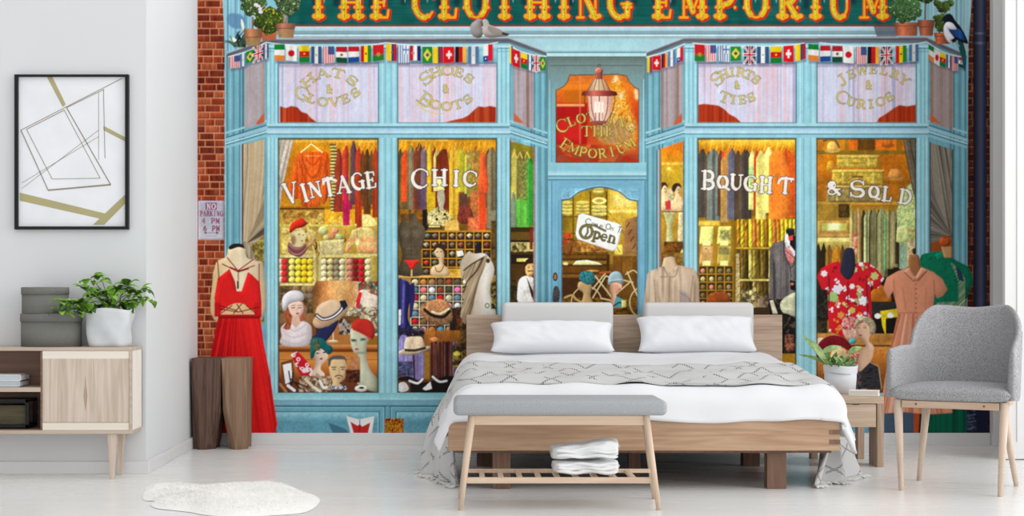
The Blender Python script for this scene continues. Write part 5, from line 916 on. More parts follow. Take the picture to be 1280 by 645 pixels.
ell(1075.5, 419, 2, 1, (190, 50, 50), **KK); line([(1076.5, 410), (1076, 415)], .7, (190, 140, 120), **KK)
poly([(1072, 486), (1074, 466), (1082, 458), (1088, 452), (1098, 458), (1102, 486)], speck([(28, 26, 30), (60, 60, 66), (40, 34, 34)], 2.4, 4)); line([(1088, 453), (1098, 458), (1102, 486)], 1, (200, 170, 130), **KK); heap(1064, 464, 1076, 491, [(30, 30, 34), (150, 60, 60), (80, 84, 90)], 3, 4)
paneedge(1021, 1144.6); CLIP[0] = None
part('window_lettering', 'cream lettering reading and sold')
for ch, x, y, w, h, r in (('&', 1041.5, 235.5, 20, 15, 0), ('S', 1071, 236, 27, 20, 2), ('O', 1092, 240, 14, 14, 4), ('L', 1108.5, 242.5, 17, 17, 6), ('D', 1131, 246, 18, 17, 10)): glyph(ch, x, y, w, h, r, 3.7, 1.7, VC, VO, .9, False)
line([(1092, 246), (1099, 249)], 2.4, VC)
# ---- slanted pane on the right with dark drape --------------------------------------
part('curtain', 'dark grey tied drape in the right slanted window')
S4 = [(1162, 178), (1190, 187), (1190, 500), (1162, 491)]; poly(S4, (100, 60, 26)); CLIP[0] = S4
poly([(1162, 170), (1191, 180), (1191, 294), (1184, 294), (1174, 300), (1162, 304)], folds([(50, 46, 40), (110, 104, 92), (150, 142, 126), (70, 66, 58)], 3.4, 6, slant=lambda X, Y: X-np.clip(Y-180, 0, 200)*.16), tex=.04)
poly([(1162, 230), (1176, 264), (1188, 294), (1178, 300), (1162, 304)], folds([(56, 52, 48), (130, 124, 112), (84, 78, 70), (150, 144, 130)], 3, 9, slant=lambda X, Y: np.arctan2(Y-296, X-1190)*24, sy=900))
poly([(1162, 304), (1190, 296), (1190, 330), (1162, 330)], (150, 76, 26)); CLIP[0] = None
line([(1162.5, 178), (1162.5, 541)], 1.4, (70, 66, 60), **KK); line([(1190.5, 187), (1190.5, 541)], 1.4, (60, 80, 90), **KK); line([(1187.5, 186), (1187.5, 541)], 1.2, (120, 110, 100), alpha=.8, **KK)
# ---- figures standing outside the shop, and the printed skirting shadow -------------------------
part('skirting_shadow_strip', 'dark blue strip of printed shadow at the foot of the print')
rect(1105, 507, 1210, 541, (70, 90, 112))  # shadow along the skirting, put into the print as flat dark blue
part('cardigan_form', 'green knitted cardigan with a cream lattice trim on a dress form')
poly([(1150, 322), (1160, 316), (1172, 314), (1180, 316), (1196, 326), (1210, 334), (1216, 350), (1212, 364), (1207, 380), (1206, 430), (1166, 430), (1150, 352)], speck([(4, 104, 76), (10, 124, 90), (6, 92, 66)], 2, 4), True, n=4, vol=(4, -1, -1, .55), tex=.08)
poly([(1168, 318), (1178, 314), (1180, 322), (1172, 326)], (20, 140, 104), vol=(1, -1, -1, .4)); poly([(1176, 308), (1190, 308), (1190, 322), (1180, 322)], (200, 150, 100), vol=(1.4, -1, 0, .4)); ell(1181, 302, 7, 6.4, (190, 84, 36), vol=(1.6, -1, -1, .7)); ell(1181, 296, 3, 2.6, (170, 70, 30))
lat = folds([(206, 206, 160), (20, 90, 70), (214, 214, 170), (10, 80, 60)], 1.6, 4, slant=lambda X, Y: X+Y)
poly([(1188, 328), (1196, 333), (1206, 348), (1207, 430), (1198, 430), (1198, 352)], lat); poly([(1170, 378), (1200, 377), (1200, 384), (1170, 384)], lat); poly([(1166, 430), (1170, 384), (1200, 384), (1200, 430)], (8, 110, 80)); poly([(1194, 330), (1202, 340), (1205, 352), (1198, 350)], (34, 60, 84))
rect(1142, 505, 1152, 541, (190, 80, 30)); poly([(1150, 500), (1216, 500), (1214, 541), (1148, 541)], folds([(0, 60, 50), (4, 110, 80), (6, 84, 62), (0, 40, 36)], 5, 3)); rect(1208, 505, 1236, 541, (30, 34, 60)); heap(1209, 508, 1220, 538, [(40, 40, 70), (90, 96, 130), (24, 26, 50)], 3, 4)
for i in range(4): line([(1209, 512+i*8), (1219, 510+i*8)], 1, (120, 126, 150), alpha=.8)
part('peach_dress', 'peach buttoned shirtwaist dress on a dress form')
poly([(1136, 322), (1137, 318), (1142, 318), (1144, 313), (1146, 318), (1149, 322), (1150, 344), (1136, 344)], (170, 110, 70), True, vol=(1.6, -1, -1, .5)); ell(1142.5, 314, 2.6, 4, (60, 44, 40), vol=(1, -1, -1, .6))
poly([(1104, 360), (1108, 347), (1120, 340), (1134, 334), (1144, 346), (1152, 334), (1166, 340), (1178, 349), (1184, 362), (1178, 370), (1171, 373), (1168, 366), (1166, 390), (1164, 392), (1178, 430), (1190, 470), (1190, 516), (1160, 518), (1130, 515), (1102, 517), (1104, 484), (1112, 440), (1122, 392), (1120, 380), (1116, 364), (1110, 374)], (226, 150, 116), n=4, vol=(5, -1, -1, .35))
CLIP[0] = [(1100, 392), (1192, 392), (1192, 520), (1100, 520)]
poly([(1122, 392), (1164, 392), (1178, 430), (1190, 470), (1190, 516), (1160, 518), (1130, 515), (1102, 517), (1104, 484), (1112, 440)], folds([(190, 110, 80), (226, 150, 116), (236, 176, 146), (206, 126, 92), (240, 184, 156)], 1.6, 5, slant=lambda X, Y: (X-1143)/(Y-330)*80), tex=.02)
CLIP[0] = None
poly([(1136, 334), (1144, 347), (1151, 334), (1160, 338), (1148, 350), (1144, 352), (1128, 340)], (232, 160, 126), vol=(1.2, -1, -1, .5)); line([(1130, 340), (1142, 352), (1144, 347)], 1, (170, 96, 70)); line([(1158, 340), (1147, 352)], 1, (170, 96, 70))
for i in range(13): ell(1145, 355+i*6, .9, .9, (150, 84, 60))
line([(1122, 391), (1164, 391)], 1, (180, 106, 76), soft=.4); line([(1143.4, 352), (1143.4, 430)], .8, (190, 116, 84), alpha=.8); line([(1118, 372), (1117, 350)], 1.4, (190, 116, 86), soft=.6); line([(1168, 366), (1167, 350)], 1.4, (190, 116, 86), soft=.6)
for q in ([(1128, 360), (1132, 386)], [(1158, 360), (1156, 386)]): line(q, 1.2, (200, 126, 94), soft=.6)
part('red_dress', 'long red dress with crossed straps on a cream dress form')
poly([(268, 336), (272, 326), (283, 321), (286, 310), (297, 307), (306, 310), (309, 322), (320, 326), (330, 334), (328, 400), (268, 400), (266, 350)], ramp([(266, (206, 180, 130)), (282, (232, 210, 166)), (300, (240, 224, 190)), (326, (206, 186, 150))]), True, n=4, vol=(3, -1, -1, .4))
poly([(286, 309), (291, 305), (300, 304.5), (308, 308), (307, 311), (298, 309), (288, 312)], (40, 26, 24), True)
poly([(268, 372), (272, 348), (287, 336), (294, 352), (296, 364), (302, 364), (310, 340), (316, 344), (325, 353), (327, 378), (326, 393), (270, 392)], (222, 30, 30), n=4, vol=(3, -1, -1, .5))
poly([(277, 394), (284, 384), (296, 379), (308, 382), (319, 394)], (230, 190, 140), True)
poly([(273, 395), (325, 395), (330, 430), (338, 470), (342, 500), (347, 530), (344, 541), (258, 541), (260, 480), (264, 440)], folds([(178, 8, 16), (216, 20, 24), (232, 36, 34), (204, 14, 20), (240, 54, 48)], 4.6, 8, slant=lambda X, Y: (X-299)/(Y-300)*140), n=3, tex=.03)
rect(268, 378, 276, 396, (200, 18, 24)); rect(318, 378, 327, 396, (200, 18, 24)); rect(273, 393, 326, 398, (170, 10, 20), vol=(1, 0, -1, .4))
ST = (150, 20, 20)
for q in ([(272, 326), (274, 350)], [(324, 330), (324, 352)], [(278, 330), (298, 340), (311, 336)], [(288, 334), (298, 338), (320, 322)], [(284, 322), (298, 339), (318, 332)], [(298, 338), (298, 350)]): line(q, 1.4, ST)
for q in ([(274, 386), (298, 390), (324, 384)], [(276, 392), (290, 382)], [(292, 392), (302, 380)], [(304, 392), (296, 380)], [(320, 392), (308, 382)], [(274, 382), (296, 388)]): line(q, 1.3, (110, 20, 24))
line([(297.5, 352), (297.5, 360)], 2.4, (20, 16, 20)); line([(345, 541), (340, 505), (336, 470)], 1.4, (150, 4, 12), soft=.5, **KK)
for x0 in (262, 273, 285, 300, 313, 326): line([(x0, 541), (290+(x0-295)*.35, 402)], 2.2, (160, 6, 16), soft=1, alpha=.35, **KK)
part('curtain', 'knotted curtain tie above the red dress'); poly([(303, 301), (310, 303), (316, 318), (320, 326), (311, 322), (306, 310)], folds([(130, 118, 96), (190, 176, 150)], 2, 4))
part('greeting_card', 'white card with a red butterfly shape at the foot of the print')
poly([(433, 520), (448, 524), (450, 524), (468, 520), (465, 541), (438, 541)], (236, 236, 236)); poly([(438, 527), (447, 532), (450, 530), (453, 533), (463, 528), (460, 541), (442, 541)], (196, 40, 40)); line([(449.7, 525), (449.7, 538)], 1, (60, 30, 40)); poly([(410, 528), (432, 536), (436, 541), (416, 541)], (60, 104, 128), alpha=.8)
part('planter', 'small pot of orange and yellow flowers at the foot of the print')
rect(481, 523, 504.5, 541, speck([(60, 24, 12), (190, 60, 20), (226, 170, 30), (110, 80, 20), (150, 20, 10)], 2.2, 4))
# printing grain and depth of the photographed window contents
SKIP = [i for i, p in enumerate(PARTS) if p[0] in ('blouse_form', 'mannequin_head', 'peach_dress', 'cardigan_form', 'red_dress', 'window_lettering', 'dress_form', 'boater_hat', 'bust_mannequin', 'floral_shirt', 'open_sign', 'bicycle')]
def grain(x0, y0, x1, y1, a):
    sl, X, Y = _win(x0, y0, x1, y1)
    n = vnoise(X, Y, 1.3, 1.6, 41)*.5+vnoise(X, Y, 3.2, 5, 42)*.3+vnoise(X, Y, 9, 14, 43)*.45-.62
    k = np.isin(PID[sl], SKIP) if a > .1 else False
    n = np.where(k, 0, n); g = np.where(k, 1., 1.06 if a > .1 else 1.)
    IMG[sl] = np.clip(IMG[sl]*((1+a*n*2)*g)[..., None], 0, 255)
for b_ in ((348, 173, 473, 400), (497, 173, 621, 491), (638, 176, 668, 491), (702, 236, 797, 440), (826, 176, 855, 400), (872, 173, 995, 491), (1021, 173, 1145, 491)): grain(*b_, .17)
grain(247, MY0, 1237, 541, .05)
# =============================================================================
# Scene
# =============================================================================
import bpy, bmesh
from mathutils import Vector, Matrix, noise as mnoise
SC_ = bpy.context.scene; COL = SC_.collection
F = 1850.0; CX, HY, EYE = 580.0, 370.0, 0.9      # camera facts (1280 px frame)
def at(px, py, D): return Vector(((px-CX)*D/F, D, EYE-(py-HY)*D/F))
def sx(px, D): return (px-CX)*D/F
def sz(py, D): return EYE-(py-HY)*D/F
# ---- materials ---------------------------------------------------------------
def s2l(c):
    return tuple(((v/255)/12.92 if v/255 <= .04045 else ((v/255+.055)/1.055)**2.4) for v in c)+(1.,)
MATS = {}
def mat(name, c, rough=.6, spec=.3, build=None, sheen=0, coat=0):
    if name in MATS: return MATS[name]
    m = bpy.data.materials.new(name); m.use_nodes = True; nt = m.node_tree; b = nt.nodes['Principled BSDF']
    b.inputs['Base Color'].default_value = s2l(c); b.inputs['Roughness'].default_value = rough
    b.inputs['Specular IOR Level'].default_value = spec
    if sheen: b.inputs['Sheen Weight'].default_value = sheen
    if coat: b.inputs['Coat Weight'].default_value = coat; b.inputs['Coat Roughness'].default_value = .2
    if build: build(nt, b, c)
    else: soft_noise(.05)(nt, b, c)
    MATS[name] = m; return m
def N(nt, t, **k):
    n = nt.nodes.new(t)
    for a, v in k.items():
        if a.startswith('i_'): n.inputs[a[2:].replace('_', ' ')].default_value = v
        else: setattr(n, a, v)
    return n
def two(nt, b, fac, c0, c1):
    mx = N(nt, 'ShaderNodeMix', data_type='RGBA'); nt.links.new(fac, mx.inputs[0]); mx.inputs[6].default_value = s2l(c0); mx.inputs[7].default_value = s2l(c1)
    nt.links.new(mx.outputs[2], b.inputs['Base Color']); return mx
def soft_noise(a, scale=6, bump=0, bs=200):
    def f(nt, b, c):
        tc = N(nt, 'ShaderNodeTexCoord'); n = N(nt, 'ShaderNodeTexNoise'); n.inputs['Scale'].default_value = scale; nt.links.new(tc.outputs['Object'], n.inputs['Vector'])
        two(nt, b, n.outputs['Fac'], tuple(v*(1-a) for v in c), tuple(min(255, v*(1+a)) for v in c))
        if bump:
            n2 = N(nt, 'ShaderNodeTexNoise'); n2.inputs['Scale'].default_value = bs; nt.links.new(tc.outputs['Object'], n2.inputs['Vector'])
            bp = N(nt, 'ShaderNodeBump'); bp.inputs['Strength'].default_value = bump; bp.inputs['Distance'].default_value = .004; nt.links.new(n2.outputs['Fac'], bp.inputs['Height']); nt.links.new(bp.outputs['Normal'], b.inputs['Normal'])
    return f
def woodgrain(c0, c1, axis='x', scale=1., dist=3.5):
    def f(nt, b, c):
        tc = N(nt, 'ShaderNodeTexCoord'); mp = N(nt, 'ShaderNodeMapping')
        s = {'x': (.5, 9, 9), 'z': (9, 9, .5), 'y': (9, .5, 9)}[axis]; mp.inputs['Scale'].default_value = tuple(v*scale for v in s)
        nt.links.new(tc.outputs['Object'], mp.inputs['Vector'])
        n = N(nt, 'ShaderNodeTexNoise'); n.inputs['Scale'].default_value = 1.3; n.inputs['Detail'].default_value = 3; n.inputs['Distortion'].default_value = .6; nt.links.new(mp.outputs[0], n.inputs['Vector'])
        w = N(nt, 'ShaderNodeMath', operation='MULTIPLY'); w.inputs[1].default_value = 9*dist/3.5; nt.links.new(n.outputs['Fac'], w.inputs[0])
        fr = N(nt, 'ShaderNodeMath', operation='PINGPONG'); fr.inputs[1].default_value = 1; nt.links.new(w.outputs[0], fr.inputs[0])
        n2 = N(nt, 'ShaderNodeTexNoise'); n2.inputs['Scale'].default_value = 14; n2.inputs['Detail'].default_value = 4; nt.links.new(mp.outputs[0], n2.inputs['Vector'])
        ad = N(nt, 'ShaderNodeMath', operation='MULTIPLY_ADD'); nt.links.new(fr.outputs[0], ad.inputs[0]); ad.inputs[1].default_value = .5; m2 = N(nt, 'ShaderNodeMath', operation='MULTIPLY'); m2.inputs[1].default_value = .5; nt.links.new(n2.outputs['Fac'], m2.inputs[0]); nt.links.new(m2.outputs[0], ad.inputs[2])
        two(nt, b, ad.outputs[0], c0, c1)
    return f
def weave(c, amt=.25, scale=420):
    def f(nt, b, cc):
        tc = N(nt, 'ShaderNodeTexCoord'); n = N(nt, 'ShaderNodeTexNoise'); n.inputs['Scale'].default_value = scale; n.inputs['Detail'].default_value = 2; nt.links.new(tc.outputs['Object'], n.inputs['Vector'])
        cr = N(nt, 'ShaderNodeMapRange'); cr.inputs[1].default_value = .3; cr.inputs[2].default_value = .7; nt.links.new(n.outputs['Fac'], cr.inputs[0])
        two(nt, b, cr.outputs[0], tuple(v*(1-amt) for v in c), tuple(min(255, v*(1+amt*.6)) for v in c))
        bp = N(nt, 'ShaderNodeBump'); bp.inputs['Strength'].default_value = .3; bp.inputs['Distance'].default_value = .002; nt.links.new(n.outputs['Fac'], bp.inputs['Height']); nt.links.new(bp.outputs['Normal'], b.inputs['Normal'])
    return f
# ---- mesh helpers ------------------------------------------------------------
class MB:
    def __init__(s): s.bm = bmesh.new()
    def box(s, x0, x1, y0, y1, z0, z1, mi=0, M=None):
        v = [s.bm.verts.new((x, y, z)) for x in (x0, x1) for y in (y0, y1) for z in (z0, z1)]
        for q in ((0, 1, 3, 2), (4, 6, 7, 5), (0, 4, 5, 1), (2, 3, 7, 6), (0, 2, 6, 4), (1, 5, 7, 3)):
            f = s.bm.faces.new([v[i] for i in q]); f.material_index = mi
        if M is not None:
            for q in v: q.co = M @ q.co
        return s
    def hexa(s, lo, hi, mi=0):
        n = len(lo); a = [s.bm.verts.new(p) for p in lo]; b = [s.bm.verts.new(p) for p in hi]
        s.bm.faces.new(a[::-1]); s.bm.faces.new(b)
        for i in range(n): s.bm.faces.new((a[i], a[(i+1) % n], b[(i+1) % n], b[i]))
        return s
    def tube(s, pts, rs, n=12, cap=True, flat=1.):
        rings = []
        pts = [Vector(p) for p in pts]
        for i, p in enumerate(pts):
            d = (pts[min(i+1, len(pts)-1)]-pts[max(i-1, 0)]).normalized()
            u = d.cross(Vector((0, 1, 0)) if abs(d.y) < .9 else Vector((1, 0, 0))).normalized(); w = d.cross(u)
            r = rs[i] if isinstance(rs, (list, tuple)) else rs
            rings.append([s.bm.verts.new(p+u*r*math.cos(2*math.pi*k/n)+w*r*flat*math.sin(2*math.pi*k/n)) for k in range(n)])
        for a, b in zip(rings, rings[1:]):
            for k in range(n): s.bm.faces.new((a[k], a[(k+1) % n], b[(k+1) % n], b[k])).smooth = True
        if cap: s.bm.faces.new(rings[0][::-1]); s.bm.faces.new(rings[-1])
        return s
    def lathe(s, prof, cx=0, cy=0, n=40, ex=1., ey=1., cap=True):
        rings = [[s.bm.verts.new((cx+r*ex*math.cos(2*math.pi*k/n), cy+r*ey*math.sin(2*math.pi*k/n), z)) for k in range(n)] for r, z in prof]
        for a, b in zip(rings, rings[1:]):
            for k in range(n): s.bm.faces.new((a[k], a[(k+1) % n], b[(k+1) % n], b[k])).smooth = True
        if cap: s.bm.faces.new(rings[0][::-1]); s.bm.faces.new(rings[-1])
        return s
    def grid(s, fn, nu, nv, mi=0, uv=None, closed=False):
        V = [[s.bm.verts.new(fn(i/nu, j/nv)) for j in range(nv+1)] for i in range(nu+(0 if closed else 1))]
        L = s.bm.loops.layers.uv.verify() if uv else None
        for i in range(nu):
            for j in range(nv):
                a, b = i, (i+1) % len(V); f = s.bm.faces.new((V[a][j], V[b][j], V[b][j+1], V[a][j+1])); f.smooth = True; f.material_index = mi
                if uv:
                    for lp, (p, q) in zip(f.loops, ((i, j), (i+1, j), (i+1, j+1), (i, j+1))): lp[L].uv = uv(p/nu, q/nv)
        return V
    def flatpoly(s, pts, mi=0):
        f = s.bm.faces.new([s.bm.verts.new(p) for p in pts]); f.material_index = mi; return f
    def build(s, name, mats, parent=None, bevel=0, seg=2, solid=0, sub=0, smooth=False, normals=True):
        if normals: bmesh.ops.recalc_face_normals(s.bm, faces=s.bm.faces)
        me = bpy.data.meshes.new(name); s.bm.to_mesh(me); s.bm.free(); o = bpy.data.objects.new(name, me); COL.objects.link(o)
        for m in (mats if isinstance(mats, (list, tuple)) else [mats]): me.materials.append(m)
        if smooth:
            for p in me.polygons: p.use_smooth = True
        if solid: md = o.modifiers.new('Thickness', 'SOLIDIFY'); md.thickness = solid; md.offset = -1
        if bevel: md = o.modifiers.new('Bevel', 'BEVEL'); md.width = bevel; md.segments = seg; md.limit_method = 'ANGLE'; md.angle_limit = .6
        if sub: md = o.modifiers.new('Subdivision', 'SUBSURF'); md.levels = sub; md.render_levels = sub
        if parent: o.parent = parent; o.matrix_parent_inverse = parent.matrix_world.inverted() if False else Matrix.Translation(-Vector(parent.location)) if not parent.get('_rot') else o.matrix_parent_inverse
        return o
def tag(o, label=None, cat=None, group=None, kind=None):
    if label: o['label'] = label
    if cat: o['category'] = cat
    if group: o['group'] = group
    if kind: o['kind'] = kind
    return o
def thing(name, loc, label, cat, group=None):
    o = bpy.data.objects.new(name, None); COL.objects.link(o); o.location = loc; o.empty_display_size = .05; return tag(o, label, cat, group)
def struct(name, mb, m, **k): o = mb.build(name, m, **k); o['kind'] = 'structure'; return o
def put_local(o, parent):   # geometry already in the parent's local space
    o.parent = parent; o.matrix_parent_inverse = Matrix.Identity(4); return o
# ---- room shell --------------------------------------------------------------
YB = 8.95; YP = 7.5; XL = sx(247, YB); XR = sx(1237, YB)
WALL = mat('wall paint', (217, 219, 221), .9, .1, soft_noise(.01, 2))
TRIM = mat('trim paint', (222, 222, 222), .55, .3, soft_noise(.01, 2))
def floorn(nt, b, c):
    tc = N(nt, 'ShaderNodeTexCoord'); mp = N(nt, 'ShaderNodeMapping'); mp.inputs['Scale'].default_value = (.5, 4, 1); nt.links.new(tc.outputs['Object'], mp.inputs['Vector'])
    n = N(nt, 'ShaderNodeTexNoise'); n.inputs['Scale'].default_value = 1.6; n.inputs['Detail'].default_value = 4; nt.links.new(mp.outputs[0], n.inputs['Vector'])
    two(nt, b, n.outputs['Fac'], (234, 234, 232), (240, 240, 239))
    r = N(nt, 'ShaderNodeMapRange'); r.inputs[3].default_value = .24; r.inputs[4].default_value = .3; nt.links.new(n.outputs['Fac'], r.inputs[0]); nt.links.new(r.outputs[0], b.inputs['Roughness'])
struct('floor', MB().box(-4.5, 5, -.5, YB+.1, -.1, 0), mat('floor', (216, 216, 214), .28, .5, floorn))
struct('wall_back', MB().box(XL, 4.6, YB, YB+.12, 0, 3.1), WALL)
struct('wall_left', MB().box(-4.5, XL, YP, YB+.12, 0, 3.1), WALL)
struct('wall_right', MB().box(XR+.08, XR+.2, 8.2, YB, 0, 3.1), WALL)
struct('trim_1', MB().box(XR+.002, XR+.08, YB-.06, YB, 0, 3.1), TRIM, bevel=.003)
struct('baseboard_back', MB().box(XL, XR, YB-.014, YB, 0, sz(541, YB)).box(XL, XR, YB-.018, YB-.014, 0, sz(541, YB)-.012), TRIM, bevel=.002)
struct('baseboard_left', MB().box(-4.5, XL+.016, YP-.016, YP, 0, .062).box(XL, XL+.016, YP, YB-.02, 0, .066), TRIM, bevel=.002)
dx0 = sx(1256, 8.12)
d = struct('door_1', MB().box(dx0, 4.6, 8.12, 8.16, .005, 3.1), TRIM, bevel=.004)
m_ = MB().box(sx(1271, 8.12), sx(1273, 8.12), 8.114, 8.12, .1, 3.0); o = m_.build('panel_moulding', TRIM, d)
# ---- the mural: every printed element is its own flat patch of the paper -----------
def build_mural():
    root = thing('wall_mural', ((XL+XR)/2, YB-.003, sz(541, YB)), 'full wall photo mural of a blue old fashioned clothing shop front with bunting', 'mural')
    st = 2; col = IMG/255.0
    col = np.where(col <= .04045, col/12.92, ((col+.055)/1.055)**2.4).astype(np.float32)
    ny, nx = PH//st, PW//st
    cell = col.reshape(ny, st, nx, st, 3).mean((1, 3)); cp = np.pad(cell, ((1, 1), (1, 1), (0, 0)), mode='edge')
    vcol = (cp[:-1, :-1]+cp[1:, :-1]+cp[:-1, 1:]+cp[1:, 1:])/4
    pid = PID[0::st, 0::st][:ny, :nx]
    sc = YB/F; y = YB-.003
    m = bpy.data.materials.new('printed mural paper'); m.use_nodes = True; nt = m.node_tree; b = nt.nodes['Principled BSDF']; b.inputs['Roughness'].default_value = .75; b.inputs['Specular IOR Level'].default_value = .12
    at_ = nt.nodes.new('ShaderNodeAttribute'); at_.attribute_name = 'Print'; nt.links.new(at_.outputs['Color'], b.inputs['Base Color'])
    loc = Vector(root.location)
    for k, (name, label) in enumerate(PARTS):
        J, I = np.nonzero(pid == k)
        if len(J) < 6: continue
        W_ = nx+1; corners = np.stack([(J+1)*W_+I, (J+1)*W_+I+1, J*W_+I+1, J*W_+I], 1)
        uq, inv = np.unique(corners, return_inverse=True); inv = inv.reshape(-1)
        vj, vi = uq//W_, uq % W_
        co = np.empty((len(uq), 3), np.float32); co[:, 0] = (MX0+vi*st/PS-CX)*sc-loc.x; co[:, 1] = 0; co[:, 2] = EYE-(MY0+vj*st/PS-HY)*sc-loc.z
        me = bpy.data.meshes.new(name); n = len(J); me.vertices.add(len(uq)); me.vertices.foreach_set('co', co.ravel())
        me.loops.add(n*4); me.loops.foreach_set('vertex_index', inv.astype(np.int32)); me.polygons.add(n)
        me.polygons.foreach_set('loop_start', np.arange(0, n*4, 4, dtype=np.int32)); me.polygons.foreach_set('loop_total', np.full(n, 4, np.int32)); me.update(calc_edges=True)
        ca = me.color_attributes.new('Print', 'FLOAT_COLOR', 'POINT'); cc = np.ones((len(uq), 4), np.float32); cc[:, :3] = vcol[vj, vi]; ca.data.foreach_set('color', cc.ravel())
        me.materials.append(m); o = bpy.data.objects.new(name, me); COL.objects.link(o); o.parent = root
        if label: o['label'] = label
    return root
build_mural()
BOXG = mat('grey card', (122, 122, 116), .9, .1, weave((122, 122, 117), .1, 300))
OAKF = dict(rough=.5, spec=.3)
PALE = mat('pale ash wood', (206, 190, 174), build=woodgrain((184, 164, 146), (224, 210, 196), 'z', 1.4), **OAKF)
PALEX = mat('pale ash edge', (196, 180, 164), build=woodgrain((178, 158, 140), (206, 190, 174), 'x'), **OAKF)
PALEL = mat('bleached ash', (236, 226, 214), build=woodgrain((228, 216, 202), (240, 232, 222), 'x'), **OAKF)
SIDE = mat('white washed wood', (238, 230, 222), build=woodgrain((230, 220, 210), (242, 235, 228), 'z'), **OAKF)
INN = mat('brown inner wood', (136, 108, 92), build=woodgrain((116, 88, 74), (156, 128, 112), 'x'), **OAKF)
BLACK = mat('black metal', (16, 16, 18), .5, .3, soft_noise(.1))
# picture ------------------------------------------------------------------------
def picture():
    D = YP; x0, x1, z1, z0 = sx(20, D), sx(162, D), sz(94, D), sz(287, D)
    r = thing('framed_picture', ((x0+x1)/2, D, z0), 'black framed abstract line picture hanging on the white wall above the sideboard', 'picture')
    y0, y1 = D-.028, D-.002; t = .017; th = .011
    MB().box(x0, x0+t, y0, y1, z0, z1).box(x1-t, x1, y0, y1, z0, z1).box(x0+t, x1-t, y0, y1, z1-th, z1).box(x0+t, x1-t, y0, y1, z0, z0+th+.004).build('frame', BLACK, r)
    W_ = mat('picture paper', (232, 234, 238), .9, .1); G_ = mat('gold print', (176, 168, 124), .7, .2); L_ = mat('brown line print', (150, 138, 120), .8, .1)
    mb = MB(); yp = D-.01; mb.flatpoly([(x0+t, yp, z0+th), (x1-t, yp, z0+th), (x1-t, yp, z1-th), (x0+t, yp, z1-th)])
    def q(pts, mi, k): mb.flatpoly([((sx(a, D)), yp-.0006*k, sz(b, D)) for a, b in pts], mi)
    q([(59, 96), (66, 96), (83, 131), (79, 134)], 1, 1); q([(130, 157.5), (157.5, 172), (157.5, 177.5), (130, 163)], 1, 1)
    q([(25.5, 241), (132, 267), (126, 273.5), (25.5, 251)], 1, 1); q([(157.5, 243), (157.5, 254), (131, 281), (117, 281)], 1, 2)
    def ln(a, b, w=.9, mi=2, k=3):
        dx, dy = b[0]-a[0], b[1]-a[1]; L = math.hypot(dx, dy); nx, ny = -dy/L*w/2, dx/L*w/2
        q([(a[0]+nx, a[1]+ny), (b[0]+nx, b[1]+ny), (b[0]-nx, b[1]-ny), (a[0]-nx, a[1]-ny)], mi, k)
    for a, b, w in (((27, 163), (153, 98.5), .8), ((27, 163), (61, 238), 1.1), ((61, 238), (139, 231), 1.8), ((139, 231), (84, 135), 1.1), ((34, 162), (81, 138), .8), ((34, 162), (66, 224), .7), ((66, 224), (126, 223), .6), ((126, 223), (81, 138), .7),
                    ((84, 135), (131, 112), .7), ((130, 112), (132, 198), .7), ((124, 116), (124, 200), .5), ((28, 236), (124, 163), .5), ((28, 229), (124, 171), .5), ((54, 96), (83, 134), .0001)): 
        if w > .01: ln(a, b, w)
    mb.build('picture_print', [W_, G_, L_], r, normals=False)
picture()
